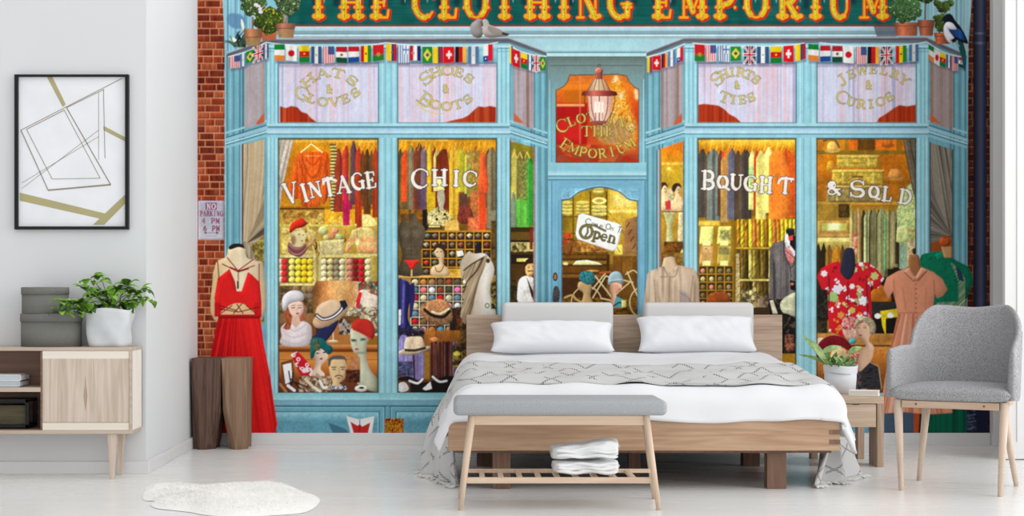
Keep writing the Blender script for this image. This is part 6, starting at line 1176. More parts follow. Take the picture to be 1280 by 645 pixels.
# sideboard ----------------------------------------------------------------------
def sideboard():
    DF, DB = 7.26, 7.485; x1 = sx(165, DF); x0 = x1-1.55; zt = sz(434, DF); zb = sz(542.5, DF); k = DF/F; t = .018
    r = thing('sideboard', ((x0+x1)/2, (DF+DB)/2, 0), 'pale wooden sideboard with open shelves and a door on tapered legs', 'sideboard')
    MB().box(x0, x1, DF, DB, zt-t, zt).build('top_board', PALEX, r, bevel=.002)
    MB().box(x0, x1, DF, DB, zb, zb+t).build('bottom_board', PALEX, r, bevel=.002)
    MB().box(x1-.014, x1, DF, DF+.012, zb+t, zt-t).box(x0, x0+.016, DF, DB, zb+t, zt-t).build('side_edge', PALEX, r)
    MB().box(x1-.014, x1-.0005, DF+.012, DB, zb+t, zt-t).build('side_panel', SIDE, r)
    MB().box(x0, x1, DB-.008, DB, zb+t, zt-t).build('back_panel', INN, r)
    dx0, dx1 = sx(53, DF), sx(161, DF); z0, z1 = zb+t+.001, zt-t-.001
    dr = MB().box(dx0, dx1, DF+.004, DF+.02, z0+.038, z1-.038).build('door', PALE, r); MB().box(dx0, dx1, DF+.003, DF+.021, z1-.038, z1).build('door_rail', PALEL, dr); MB().box(dx0, dx1, DF+.003, DF+.021, z0, z0+.036).build('door_rail', PALEL, dr)
    kn = mat('wood knot', (150, 124, 104), .6, .2, woodgrain((150, 122, 104), (196, 174, 156), 'z', 3)); mb = MB(); cx, cz = sx(106.5, DF), sz(495, DF)
    P = [(0, 30), (1.2, 15), (2.4, 8), (3.2, 0), (2.4, -7), (0, -22), (-2.2, -7), (-3, 0), (-2, 8), (-.8, 15)]; mb.flatpoly([(cx+a*k*.8, DF+.0036, cz+b*k*.9) for a, b in P]); mb.build('knot', kn, dr, normals=False)
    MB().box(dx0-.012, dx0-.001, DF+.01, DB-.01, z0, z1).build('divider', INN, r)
    MB().box(x0+.016, dx0-.012, DF+.01, DB-.01, sz(490, DF), sz(484.5, DF)).build('shelf', PALEX, r)
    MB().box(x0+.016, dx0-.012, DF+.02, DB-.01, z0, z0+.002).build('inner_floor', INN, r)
    def leg(px0, px1, q0, q1, D, yb):
        a, b, c, d_ = sx(px0, D), sx(px1, D), sx(q0, D), sx(q1, D); w = .038
        MB().hexa([(c, D, yb), (d_, D, yb), (d_, D+.018, yb), (c, D+.018, yb)], [(a, D, zb), (b, D, zb), (b, D+w, zb), (a, D+w, zb)]).build('leg', PALE, r, bevel=.002)
    leg(134, 146, 137, 142, 7.27, 0); leg(144.5, 155.5, 147, 151.5, 7.44, 0); leg(-200, -188, -196, -191, 7.27, 0); leg(-196, -184, -193, -188, 7.44, 0)
    return DF, DB, zt
DF, DB, ZT = sideboard()
def hatbox(px0, px1, zb, pyt, pyl, label, D=7.375, ey=.095):
    cx = (sx(px0, D)+sx(px1, D))/2; R = (sx(px1, D)-sx(px0, D))/2; zt = zb+(pyt[1]-pyt[0])*D/F; zl = zt-pyl*D/F; e = ey/R
    r = thing('storage_box', (cx, D, zb), label, 'box', 'grey oval boxes on the sideboard')
    MB().lathe([(R*.97, zb), (R*.97, zl+.004)], cx, D, 48, 1, e).build('box_body', BOXG, r)
    MB().lathe([(R, zl), (R, zt-.003), (R-.004, zt), (R*.5, zt)], cx, D, 48, 1, e).build('lid', BOXG, r)
    return zt
zt1 = hatbox(25.5, 103, ZT+.001, (391, 432), 10, 'large grey oval lidded box, lower of the two on the sideboard')
hatbox(27, 86, zt1+.001, (358, 390.5), 9, 'smaller grey oval lidded box, stacked on top of the larger one')
# stacked boxes and lantern in the open shelves
WB = mat('pale blue card', (206, 214, 218), .8, .2); Dx = 7.3; zs = sz(484.5, 7.26)+.001
for i, (a, b, w, lab) in enumerate(((zs, zs+.028, 0, 'pale blue grey book, lower of the two on the upper shelf of the sideboard'), (zs+.029, zs+.06, .004, 'white book, upper of the two on the upper shelf of the sideboard'))):
    r = thing('book', (sx(5, Dx), Dx, a), lab, 'book', 'books on the sideboard shelf')
    x0, x1 = -2.49, sx(25, Dx)+w; cm = WB if i == 0 else mat('white card', (226, 230, 230), .8, .2)
    MB().box(x0, x1, Dx, Dx+.15, a, a+.004).box(x0, x1, Dx, Dx+.15, b-.004, b).box(x1-.004, x1, Dx, Dx+.15, a, b).build('cover', cm, r, bevel=.001)
    MB().box(x0+.004, x1-.004, Dx+.004, Dx+.146, a+.004, b-.004).build('pages', mat('paper', (196, 204, 210) if i == 0 else (206, 212, 214), .9, .1), r)
r = thing('glass_display_box', (sx(4, Dx), Dx, sz(537, 7.26)), 'black framed glass box on the lower shelf of the sideboard', 'box')
x0, x1, z0, z1 = -2.42, sx(36, Dx), sz(536.5, 7.26)+.003, sz(499, Dx); b_ = .018
mb = MB()
for ya in (Dx, Dx+.13): mb.box(x0, x1, ya, ya+.012, z0, z0+b_).box(x0, x1, ya, ya+.012, z1-b_, z1).box(x0, x0+b_, ya, ya+.012, z0, z1).box(x1-b_, x1, ya, ya+.012, z0, z1)
mb.box(x0, x1, Dx+.012, Dx+.13, z0, z0+.006).box(x0, x1, Dx+.012, Dx+.13, z1-.006, z1); mb.build('metal_frame', BLACK, r, bevel=.002)
MB().box(x0+b_+.01, x1-b_-.008, Dx+.03, Dx+.1, z0+.008, z1-b_-.014).build('wood_block', mat('mossy wood', (112, 104, 80), .8, .1, woodgrain((84, 78, 60), (136, 128, 100), 'x')), r)
gm = bpy.data.materials.new('clear glass'); gm.use_nodes = True; gb = gm.node_tree.nodes['Principled BSDF']; gb.inputs['Transmission Weight'].default_value = 1; gb.inputs['Roughness'].default_value = .02; gb.inputs['IOR'].default_value = 1.05
MB().box(x0+b_, x1-b_, Dx+.004, Dx+.006, z0+b_, z1-b_).build('glass_pane', gm, r)
# leaves ---------------------------------------------------------------------------
def leafmat(name, c0, c1): return mat(name, c0, .45, .3, lambda nt, b, c: leafn(nt, b, c0, c1))
def leafn(nt, b, c0, c1):
    oi = N(nt, 'ShaderNodeTexCoord'); n = N(nt, 'ShaderNodeTexNoise'); n.inputs['Scale'].default_value = 28; nt.links.new(oi.outputs['Object'], n.inputs['Vector'])
    mr = N(nt, 'ShaderNodeMapRange'); mr.inputs[1].default_value = .35; mr.inputs[2].default_value = .65; nt.links.new(n.outputs['Fac'], mr.inputs[0]); two(nt, b, mr.outputs[0], c0, c1)
    b.inputs['Subsurface Weight'].default_value = 0; b.inputs['Transmission Weight'].default_value = 0
def leaf(mb, base, tip, w, up=Vector((0, -.3, 1)), curl=.25, mi=0):
    base, tip = Vector(base), Vector(tip); d = tip-base; L = d.length; d.normalize(); s = d.cross(up); s.normalize(); n = s.cross(d); rows = []
    for i in range(7):
        t = i/6; ww = w*math.sin(math.pi*min(1, t*.93+.05))**.8*(1-.25*t); c = base+d*L*t-n*L*curl*t*t+n*L*.1*math.sin(t*3.1)
        rows.append([mb.bm.verts.new(c-s*ww/2+n*ww*.18), mb.bm.verts.new(c), mb.bm.verts.new(c+s*ww/2+n*ww*.18)])
    for a, b in zip(rows, rows[1:]):
        for j in (0, 1): f = mb.bm.faces.new((a[j], a[j+1], b[j+1], b[j])); f.smooth = True; f.material_index = mi
LG1 = leafmat('bright leaf', (92, 140, 30), (150, 198, 72)); LG2 = leafmat('dark leaf', (36, 70, 20), (78, 118, 36))
def planter():
    D = 7.375; cx = sx(137, D); zb = ZT+.001; r = thing('potted_plant', (cx, D, zb), 'bushy bright green plant in a pale grey pot on the sideboard', 'plant')
    rnd = random.Random(2); H = sz(386, D)-zb
    pm = mat('crumpled pale pot', (204, 207, 210), .8, .2, soft_noise(.09, 9, .4, 30))
    def fn(u, v):
        a = u*2*math.pi; sq = (abs(math.cos(a))**3.2+abs(math.sin(a))**3.2)**(-1/3.2)
        R = .098+.018*v+.004*math.sin(5*a+6*v)+.005*mnoise.noise(Vector((math.cos(a)*2, math.sin(a)*2, v*3)))
        return (cx+R*sq*math.cos(a)*1.0, D+R*sq*math.sin(a)*.82, zb+H*v+.006*math.sin(3*a)*v)
    mb = MB(); V = mb.grid(fn, 60, 10, closed=True); mb.bm.faces.new([V[i][0] for i in range(59, -1, -1)]); mb.build('pot', pm, r, solid=.004)
    MB().lathe([(.09, zb+H*.86), (.05, zb+H*.9), (.001, zb+H*.9)], cx, D, 24, 1, .8, cap=False).build('soil', mat('soil', (50, 40, 30), .9, .1), r)
    lf, stm = MB(), MB(); top = Vector((cx, D, zb+H*.85))
    ends = []
    for (px, py, n_) in ((117, 350, 9), (105, 358, 8), (128, 352, 5), (78, 388, 7), (92, 382, 10), (101, 378, 10), (84, 380, 7), (108, 388, 8), (120, 372, 10), (132, 366, 9), (142, 372, 8), (150, 362, 9), (159, 356, 9), (164, 366, 9), (172, 374, 8), (178, 364, 7), (184, 374, 6), (140, 382, 8), (128, 382, 8), (155, 378, 8), (124, 392, 4), (113, 366, 8), (98, 390, 7)):
        p = at(px, py, (7.235 if px < 112 else D+rnd.uniform(-.07, .045))); ends.append(p); mid = (top+p)/2+Vector((0, -.04 if px < 112 else 0, .03)); stm.tube([top+Vector((rnd.uniform(-.05, .05), rnd.uniform(-.03, .03), 0)), mid, p], [.003, .0022, .0015], 6)
        for _ in range(n_):
            a = rnd.uniform(0, 6.28); el = rnd.uniform(-.5, .9); L = rnd.uniform(.042, .075); dv = Vector((math.cos(a)*math.cos(el), (math.sin(a) if px >= 112 else -abs(math.sin(a))*.5)*math.cos(el)*.8, math.sin(el)*.9)); q = p+Vector((rnd.uniform(-.02, .02), rnd.uniform(-.02, .02) if px >= 112 else 0, rnd.uniform(-.015, .015)))
            tip = q+dv*L; tip.y = min(tip.y, 7.48)
            leaf(lf, q, tip, L*rnd.uniform(.5, .72), curl=.3, mi=0 if rnd.random() < .72 else 1)
    lf.build('leaves', [LG1, LG2], r, normals=False); stm.build('stems', LG2, r)
planter()
# stump stool -----------------------------------------------------------------------
def stool():
    D = 8.5; cx = sx(277, 8.76); w = .161; h = .535; r = thing('stump_stool', (cx, D+.1, 0), 'dark wooden faceted block stool beside the printed red dress', 'stool')
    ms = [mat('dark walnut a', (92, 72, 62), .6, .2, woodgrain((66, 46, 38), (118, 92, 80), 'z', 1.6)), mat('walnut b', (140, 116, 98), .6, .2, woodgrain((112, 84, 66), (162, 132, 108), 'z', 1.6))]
    y0 = 8.76-.1
    for i, (sxn, syn) in enumerate(((-1, -1), (1, -1), (-1, 1), (1, 1))):
        x0, x1 = (cx-w, cx+.012) if sxn < 0 else (cx+.014, cx+w); ya, yb = (y0, y0+.13) if syn < 0 else (y0+.132, y0+.262)
        mb = MB(); xm = (x1-x0); ym = yb-ya
        def ring(z, ch, inn):
            a, b = x0+(inn if sxn > 0 else 0), x1-(inn if sxn < 0 else 0)
            c = ch*(b-a); d_ = ch*ym*1.15
            return [(a+c, ya, z), (b-c, ya, z), (b, ya+d_, z), (b, yb-d_, z), (b-c, yb, z), (a+c, yb, z), (a, yb-d_, z), (a, ya+d_, z)]
        mb.hexa(ring(0, .40, .04), ring(h*.42, .2, .006)).hexa(ring(h*.42, .2, .006), ring(h, .012, .0))
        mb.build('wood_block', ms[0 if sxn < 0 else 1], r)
stool()
# bed --------------------------------------------------------------------------------
OAK = mat('oak front board', (184, 150, 122), .5, .3, woodgrain((156, 122, 94), (198, 166, 138), 'x', 1.7, 3))
OAKD = mat('oak leg', (122, 94, 78), .55, .3, woodgrain((100, 74, 60), (138, 108, 90), 'z', 1.6))
OAKH = mat('oak headboard', (186, 160, 138), .5, .3, woodgrain((150, 122, 100), (204, 182, 162), 'x', 1.3, 4))
LIN = mat('white bed linen', (228, 229, 232), .85, .15, soft_noise(.01, 3, .15, 60))
PIL = mat('white pillow linen', (230, 231, 235), .85, .15, soft_noise(.01, 3, .15, 60))
CUSH = mat('light grey upholstery', (214, 213, 213), .9, .1, weave((214, 213, 213), .03, 500))
BX0, BX1, DFB = sx(560, 6.85), sx(1050, 6.85), 6.85
def bed():
    r = thing('bed', ((BX0+BX1)/2, 7.85, 0), 'oak double bed with a low headboard, grey headrests and white mattress', 'bed')
    z0, z1 = sz(563.5, DFB), .335
    MB().box(BX0, BX1, DFB, DFB+.035, z0, z1).build('footboard', OAK, r, bevel=.003)
    j = MB()
    for i in range(2): j.box(BX1-.05, BX1+.0015, DFB-.0012, DFB+.02, z0+.03+i*.045, z0+.052+i*.045)
    j.build('joint', OAKD, r)
    for a, b in ((BX0, BX0+.03), (BX1-.03, BX1)): MB().box(a, b, DFB+.036, 8.82, z0, z1-.01).build('side_rail', OAK, r)
    MB().box(BX0+.03, BX1-.03, DFB+.04, 8.82, z0-.014, z0+.02).build('slat_base', OAKD, r)
    for px0, px1, D, dz in ((616, 638, 6.9, .07), (959, 983, 6.9, .07), (929, 950, 7.82, .08), (596, 616, 7.82, .08), (786, 801, 7.35, .06)):
        MB().box(sx(px0, D), sx(px1, D), D, D+dz, 0, z0-.014).build('leg', OAKD, r, bevel=.002)
    hx0, hx1 = sx(583, 8.8), sx(978, 8.8)
    MB().box(hx0, hx1, 8.8, 8.84, .15, sz(393.5, 8.8)).build('headboard', OAKH, r, bevel=.004)
    for a, b in ((628, 767), (806, 943)):
        MB().box(sx(a, 8.66), sx(b, 8.66), 8.66, 8.795, .5, sz(378, 8.66)).build('headrest', CUSH, r, bevel=.028, seg=5, smooth=True)
    MB().box(BX0+.05, BX1-.02, DFB+.07, 8.64, z0+.02, .465).build('mattress', LIN, r, bevel=.05, seg=4)
    return r
bed()
def pillow(px0, px1, py0, py1, D, label, tilt=.95, seed=1):
    x0, x1 = sx(px0, D), sx(px1, D); zt = sz(py0, D); zb = .585; W_ = (x1-x0); H_ = (zt-zb)/math.sin(tilt)+.0
    mb = MB(); cx = (x0+x1)/2
    r = thing('pillow', (cx, D, zb), label, 'pillow', 'white pillows against the headrests')
    nu, nv = 40, 26; M = Matrix.Translation((cx, D-.06, zb)) @ Matrix.Rotation(tilt, 4, 'X')
    def fn(sgn):
        def f(u, v):
            a, b = u*2-1, v*2-1; pinch = 1-.10*(1-abs(a)**3)*abs(b)**5-.0; px = a*W_/2*(1-.07*(1-b*b)*abs(a)**6); py = (b*.5*(1-.10*(1-a*a)*abs(b)**6)+.5)*H_
            th = .075*(max(0, 1-a**4)*max(0, 1-b**4))**.55
            th += .006*mnoise.noise(Vector((a*3+seed, b*2.2, sgn)))*(1-max(abs(a), abs(b))**6)+.009*mnoise.noise(Vector((a*6+seed, b*3+a*5, 3)))*(1-max(abs(a), abs(b))**6)
            return M @ Vector((px, py, sgn*th))
        return f
    mb.grid(fn(1), nu, nv); mb.grid(fn(-1), nu, nv); bmesh.ops.remove_doubles(mb.bm, verts=mb.bm.verts, dist=.0008); mb.build('pillow_case', PIL, r, smooth=True)
pillow(612, 768, 404, 446, 8.45, 'white pillow on the left half of the bed', seed=1)
pillow(796, 945, 397, 442, 8.47, 'white pillow on the right half of the bed', seed=5)
# duvet: a rounded shell over the mattress
def shell(s, hw, rad, flare=.12):
    """arc-length s from the middle -> (offset, drop)."""
    a = abs(s); sg = 1 if s >= 0 else -1
    if a <= hw: return s, 0.
    t = a-hw; q = rad*math.pi/2
    if t < q: th = t/rad; return sg*(hw+rad*math.sin(th)), rad*(1-math.cos(th))
    t -= q; return sg*(hw+rad+t*flare), rad+t*math.sqrt(1-flare*flare)
DX = (BX0+BX1)/2+.02
def duvet_z(u, v):
    return 0
TOPB, TOPF = .572, .55
def duvet():
    r = thing('duvet', (DX, 7.7, .55), 'thick white duvet spread over the bed', 'duvet')
    hw = .80; rad = .13; SL = 1.13; SR = 1.15
    def base(s, yl, off=0.):
        # s across the bed, yl length from the back hem (0) to the front hem
        x, dx = shell(s, hw, rad+off, .34)
        yback = 8.53; flat = 1.60; 
        if yl < flat: y, dy = yback-yl, 0.
        else:
            o_, dy = shell(yl-flat+.0, 0.0, .09+off, .1); y = yback-flat-o_
        drop = math.hypot(dx, dy); n1 = mnoise.noise(Vector((s*1.7, yl*2.3, 1.3))); n2 = mnoise.noise(Vector((s*5, yl*4.5, 4.1)))
        n3 = mnoise.noise(Vector((s*7+yl*2, yl*1.6, 9)))
        z = .575+off-drop+.006*n3*min(1, yl*2)-.062*max(0, (yl-.1))+.016*n1+.006*n2
        e = max(0, min(1, (drop-.05)/.15)); wv = math.sin(s*21+2*n1)*.6+math.sin(s*9+1)
        y -= e*(1 if yl > flat else 0)*.010*wv; x += e*(1 if abs(s) > hw else 0)*.02*math.sin(yl*13+s)*(1 if s > 0 else -1)
        xc = DX+x+.035*max(0, (y-6.9)/1.6)     # follows the headboard
        return Vector((xc, y, max(z, .012)))
    duvet.base = base
    mb = MB()
    def hem(s): return 1.60+.196+.008*math.sin(s*3.1)+.005*math.sin(s*8)
    def fn(u, v):
        s = -SL+(SL+SR)*u; return base(s, hem(s)*v)
    mb.grid(fn, 200, 130); mb.build('duvet_cover', LIN, r, solid=.022, smooth=True)
duvet()
def throwm(nt, b, c):
    uv = N(nt, 'ShaderNodeUVMap'); sp = N(nt, 'ShaderNodeSeparateXYZ'); nt.links.new(uv.outputs[0], sp.inputs[0])
    def M_(op, a, b_=None):
        n = N(nt, 'ShaderNodeMath', operation=op)
        for i, v in enumerate((a, b_)):
            if v is None: continue
            if isinstance(v, (int, float)): n.inputs[i].default_value = v
            else: nt.links.new(v, n.inputs[i])
        return n.outputs[0]
    u = M_('MULTIPLY', sp.outputs[0], 5.2); v = M_('MULTIPLY', sp.outputs[1], 3.4)
    def band(e, w): f = M_('ABSOLUTE', M_('SUBTRACT', M_('FRACT', e), .5)); return M_('LESS_THAN', f, w)
    a = M_('ADD', u, v); d = M_('SUBTRACT', u, v); l = M_('MAXIMUM', band(a, .04), band(d, .04))
    dash = M_('GREATER_THAN', M_('FRACT', M_('MULTIPLY', sp.outputs[0], 95)), .4)
    n = N(nt, 'ShaderNodeTexNoise'); n.inputs['Scale'].default_value = 7; nt.links.new(uv.outputs[0], n.inputs['Vector']); g = M_('GREATER_THAN', n.outputs['Fac'], .42)
    two(nt, b, M_('MULTIPLY', M_('MULTIPLY', l, dash), M_('MULTIPLY', g, .8)), (203, 203, 202), (78, 78, 82))
    n2 = N(nt, 'ShaderNodeTexNoise'); n2.inputs['Scale'].default_value = 260; nt.links.new(uv.outputs[0], n2.inputs['Vector']); bp = N(nt, 'ShaderNodeBump'); bp.inputs['Strength'].default_value = .5; bp.inputs['Distance'].default_value = .003; nt.links.new(n2.outputs['Fac'], bp.inputs['Height']); nt.links.new(bp.outputs['Normal'], b.inputs['Normal'])
THR = mat('grey woven throw', (208, 208, 206), .95, .05, throwm)
def throw():
    r = thing('throw_blanket', (DX, 7.5, .6), 'light grey woven throw with dark diamond stitching draped across the bed', 'blanket')
    base = duvet.base; Y0, Y1 = .72, 1.56      # arc length on the duvet
    mb = MB(); hwx = 1.02; SLT, SRT = 1.50, 1.56
    def fn(u, v):
        s = -SLT+(SLT+SRT)*u; yl = Y0+.10*math.sin(s*2+1)+(Y1-Y0)*v+.02*math.sin(s*7)+(.03*max(0, abs(s)-.8))
        if abs(s) <= hwx:
            p = base(s, min(yl, 1.60), .0); ed_ = 1-abs(2*v-1)**6; p.z += .006+ed_*(.012+.016*(1-abs(math.sin(v*9+4*mnoise.noise(Vector((s*1.3, v*1.6, 7))))))+.005*math.sin(v*33+6*mnoise.noise(Vector((s*2, v, 3)))))+.006*mnoise.noise(Vector((s*7, v*9, 2)))
            return p
        sg = 1 if s > 0 else -1; e = abs(s)-hwx; q = base(sg*hwx, min(yl, 1.60), 0); q.z += .012; T = (SRT if sg > 0 else SLT)-hwx; k = e/T
        if sg < 0: gx, gy = -.30+.27*v, .0; bx = DX-1.01+.055; tgt = Vector((sx(519, 6.95)+.20*v+.012*math.sin(v*17), 7.5-.57*v+.02*math.sin(v*22), .012))
        else: tgt = Vector((sx(1090, 7.1)-.33*v+.03*math.sin(v*14), 7.35-.42*v+.03*math.sin(v*20), .012))
        kk = k**.85; p = q.lerp(tgt, kk); bul = math.sin(math.pi*k); p.x += sg*.03*bul*(1-v); p.y += .035*bul*math.sin(v*18+k*3); p.x += .02*math.sin(v*25)*k
        p.z = q.z+(tgt.z-q.z)*k
        return p
    mb.grid(fn, 230, 70, uv=lambda u, v: ((SLT+SRT)*u, .95*v)); mb.build('throw_cloth', THR, r, solid=.006, smooth=True)
    fr = MB(); rnd = random.Random(3)
    for sg in (0, 1):
        for i in range(120):
            v = i/119; p = fn(sg, v); a = rnd.uniform(-.6, .6)-(.3 if sg == 0 else -.5); L = rnd.uniform(.03, .055); e = Vector((math.sin(a)*L, -abs(math.cos(a))*L*.9, 0))
            fr.tube([(p.x, p.y, .009), (p.x+e.x*.5, p.y+e.y*.5, .012), (p.x+e.x, p.y+e.y, .006)], [.0045, .0045, .003], 6)
    fr.build('fringe', mat('cream yarn', (226, 225, 222), .95, .05), r)
throw()
# bench --------------------------------------------------------------------------------
BENW = mat('pale birch', (216, 192, 168), .5, .3, woodgrain((202, 176, 150), (226, 204, 182), 'z', 1.2)); BENX = mat('pale birch rail', (216, 190, 164), .5, .3, woodgrain((200, 172, 146), (226, 202, 178), 'x', 1.2))
GREY = mat('grey bench fabric', (168, 171, 174), .95, .1, weave((168, 171, 174), .12, 350))
def bench():
    D = 6.24; D2 = 6.55; k = D/F; r = thing('bench', (sx(699, D), 6.37, 0), 'wooden bench with a grey padded seat at the foot of the bed', 'bench')
    x0, x1 = sx(566.5, D-.01), sx(834.5, D-.01); z0 = sz(519.5, D); z1 = sz(499, D)
    MB().box(x0, x1, D-.02, D2+.05, z0, z1-.004).build('seat_cushion', GREY, r, bevel=.024, seg=5, smooth=True)
    MB().box(sx(592, D), sx(806, D), D+.006, D+.024, sz(531.5, D), z0).box(sx(592, D), sx(806, D), D2-.018, D2, sz(531.5, D), z0).build('seat_rail', BENX, r, bevel=.002)
    for (ta, ba) in ((590.5, 575.5), (808, 823)):
        for dd, dz in ((D, -.02), (D2, .015)):
            t = .0125; s_ = 1 if ta < 700 else -1; zt = z0
            MB().tube([(sx(ba, D)+(.026 if dd > D and ta > 700 else 0), dd+dz, 0), (sx(ta, D)+(.026 if dd > D and ta > 700 else 0), dd+.01, zt)], [.011, .0145], 14).build('leg', BENW, r)
    zs = sz(600, D)-.0
    sh = MB().box(sx(583, D), sx(816, D), D-.008, D+.012, zs-.014, zs+.011).box(sx(583, D), sx(816, D)+.03, D2-.012, D2+.008, zs-.006, zs+.011).build('shelf_rail', BENX, r, bevel=.003)
    for i in range(9): xx = sx(603+i*23.8, D); MB().box(xx-.011, xx+.011, D+.012, D2-.012, zs-.006, zs+.008).build('shelf_slat', BENW, r, bevel=.002)
    return zs
ZS = bench()
def blanket():
    D = 6.36; tm = mat('white waffle cotton', (236, 237, 238), .95, .05, soft_noise(.02, 5, .6, 160))
    for i, (px0, px1, zb, h, lab, sd) in enumerate(((690, 774, ZS+.015, .06, 'folded white waffle blanket lying flat on the bench shelf', 1), (688, 774, ZS+.078, .078, 'rolled white waffle blanket on top of the folded one', 6))):
        x0, x1 = sx(px0, D), sx(px1, D); r = thing('folded_blanket', ((x0+x1)/2, D, zb), lab, 'blanket', 'white waffle blankets on the bench shelf')
        mb = MB()
        def fn(u, v, x0=x0, x1=x1, zb=zb, h=h, sd=sd, i=i):
            a = u*2*math.pi; c, s = math.cos(a), math.sin(a); e = .55; cc = math.copysign(abs(c)**e, c); ss = math.copysign(abs(s)**e, s); b = v*2-1; w = (1-abs(b)**8)**.5*.5+.5*(1 if abs(b) < .999 else 0)
            n = mnoise.noise(Vector((b*2.4+sd, c*1.5, s*1.5+sd))); X = (x0+x1)/2+(x1-x0)/2*b*(1+.03*c); hh = h/2*(.85+.2*n+.12*math.sin(b*3+sd)*(1 if i else .3))
            return (X, D+.085*cc*(1+.1*n)*w, zb+h/2+hh*ss*w+(.012*b*i if i else 0))
        V = mb.grid(fn, 56, 40, closed=True); mb.bm.faces.new([V[q][0] for q in range(56)]); mb.bm.faces.new([V[q][-1] for q in range(55, -1, -1)]); mb.build('folded_cloth', tm, r, smooth=True)
        fb = MB()                                        # fold layers showing on the front
        for q in range(3 if i == 0 else 2):
            zz = zb+h*(.24+.26*q); pts = [(x0+(x1-x0)*(.05+.9*t/20), D-.0825-.006*math.sin(t*.5+q)-.004, zz+.004*math.sin(t*.6+sd+q)) for t in range(21)]; fb.tube(pts, [.003]+[.0075]*19+[.003], 8)
        fb.build('fold', tm, r)
blanket()
# nightstand -------------------------------------------------------------------------------
NSW = mat('oak nightstand', (202, 178, 156), .5, .3, woodgrain((182, 156, 132), (216, 194, 172), 'x', 1.5)); NSL = mat('oak nightstand side', (176, 150, 128), .5, .3, woodgrain((150, 124, 102), (192, 168, 146), 'z', 1.5))
def nightstand():
    D = 7.78; D2 = 8.22; x1 = sx(1105, D); x0 = 1.915; zt = sz(496, D); r = thing('nightstand', ((x0+x1)/2, 8, 0), 'small oak nightstand with one drawer to the right of the bed', 'nightstand'); t = .036
    MB().box(x0, x1, D, D2, zt-t, zt).build('top_board', NSW, r, bevel=.002)
    for a, b in ((x1-t, x1), (x0, x0+t)):
        for ya, yb in ((D, D+.16), (D2-.06, D2)): MB().box(a, b, ya, yb, 0, zt-t).build('leg', NSL, r, bevel=.002)
    d_ = MB().box(x0+t+.004, x1-t-.004, D+.004, D+.3, sz(534, D), zt-t-.004).build('drawer', NSW, r, bevel=.001)
    MB().box(sx(1066, D), sx(1074, D), D+.0005, D+.004, zt-t-.0055, zt-t-.0005).build('finger_notch', mat('dark notch', (70, 52, 42), .8, .1), d_)
    MB().box(x0+t, x1-t, D+.16, D2-.06, sz(534, D)-.002, sz(530, D)).build('drawer_runner', NSL, r)
    return zt, D, x1
ZN, DN, XN = nightstand()
r = thing('book', (sx(1078, 7.84), 7.84, ZN), 'white closed book lying on the nightstand in front of the plant', 'book')
Mb = Matrix.Translation((sx(1078, 7.84)+.02, 7.87, ZN+.001)) @ Matrix.Rotation(-.35, 4, 'Z')
WP = mat('white book cover', (238, 236, 234), .6, .3)
MB().box(-.075, .075, -.05, .05, 0, .003, M=Mb).box(-.075, .075, -.05, .05, .025, .028, M=Mb).box(-.078, -.074, -.05, .05, 0, .028, M=Mb).build('cover', WP, r, bevel=.001)
MB().box(-.073, .073, -.048, .048, .003, .025, M=Mb).build('pages', mat('book pages', (222, 218, 212), .9, .1), r)
def plant2():
    D = 8.08; cx = sx(1050.5, D); zb = ZN+.001; R = 21*D/F; H = sz(457, D)-zb; r = thing('potted_plant', (cx, D, zb), 'long leaved plant in a white fabric pot on the nightstand', 'plant')
    FB = mat('white felt pot', (214, 217, 222), .9, .1, soft_noise(.04, 8, .2, 60))
    MB().lathe([(R*.86, zb), (R*.93, zb+H*.5), (R*.95, zb+H*.78)], cx, D, 40).build('pot', FB, r)
    def cf(u, v): a = u*2*math.pi; q = R*(.965+.045*v)+.003*math.sin(3*a+1); return (cx+q*math.cos(a), D+q*math.sin(a), zb+H*(.72+.30*v)+.005*math.sin(2*a+.5))
    mb = MB(); mb.grid(cf, 48, 6, closed=True); mb.build('rolled_cuff', FB, r, solid=.005)
    MB().lathe([(R*.93, zb+H*.9), (.01, zb+H*.92)], cx, D, 24, cap=False).build('soil', mat('soil', (50, 40, 30)), r)
    L1 = leafmat('pale long leaf', (108, 142, 84), (164, 186, 124)); L2 = leafmat('deep long leaf', (50, 92, 36), (104, 142, 70)); lf, st = MB(), MB(); rnd = random.Random(8); O = at(1050, 460, D)
    for (bx, by, tx, ty, w, c, mi, dd) in ((1033, 454, 1004, 420, .05, .05, 0, -.05), (1034, 456, 1001, 441, .026, .2, 0, -.03), (1036, 452, 1030, 434, .03, -.1, 1, -.04), (1027, 441, 1051, 431, .04, .3, 0, -.06), (1040, 455, 1046, 440, .035, .2, 1, -.02), (1046, 457, 1058, 447, .035, .3, 1, -.05), (1052, 456, 1044, 446, .04, .2, 0, -.06), (1058, 457, 1070, 450, .03, .3, 1, -.04), (1060, 442, 1077, 433, .04, .15, 0, -.03), (1055, 455, 1062, 444, .03, .2, 1, .02), (1048, 456, 1054, 443, .035, .3, 1, .03), (1040, 458, 1032, 449, .03, .3, 1, -.07), (1056, 458, 1064, 452, .03, .2, 0, -.07), (1050, 459, 1049, 449, .035, .3, 1, -.08), (1044, 458, 1038, 446, .03, .1, 1, .0), (1064, 456, 1067, 446, .03, .2, 1, .0)):
        b0 = at(bx, by, D+dd); t0 = at(tx, ty, D+dd*1.4); leaf(lf, b0, t0, w, up=Vector((0, -1, .5)), curl=c, mi=mi); st.tube([O+Vector((rnd.uniform(-.03, .03), rnd.uniform(-.03, .03), -.02)), (O+b0)/2+Vector((0, 0, .01)), b0], [.002, .0018, .0015], 6)
    lf.build('leaves', [L1, L2], r, normals=False); st.build('stems', L1, r)
plant2()
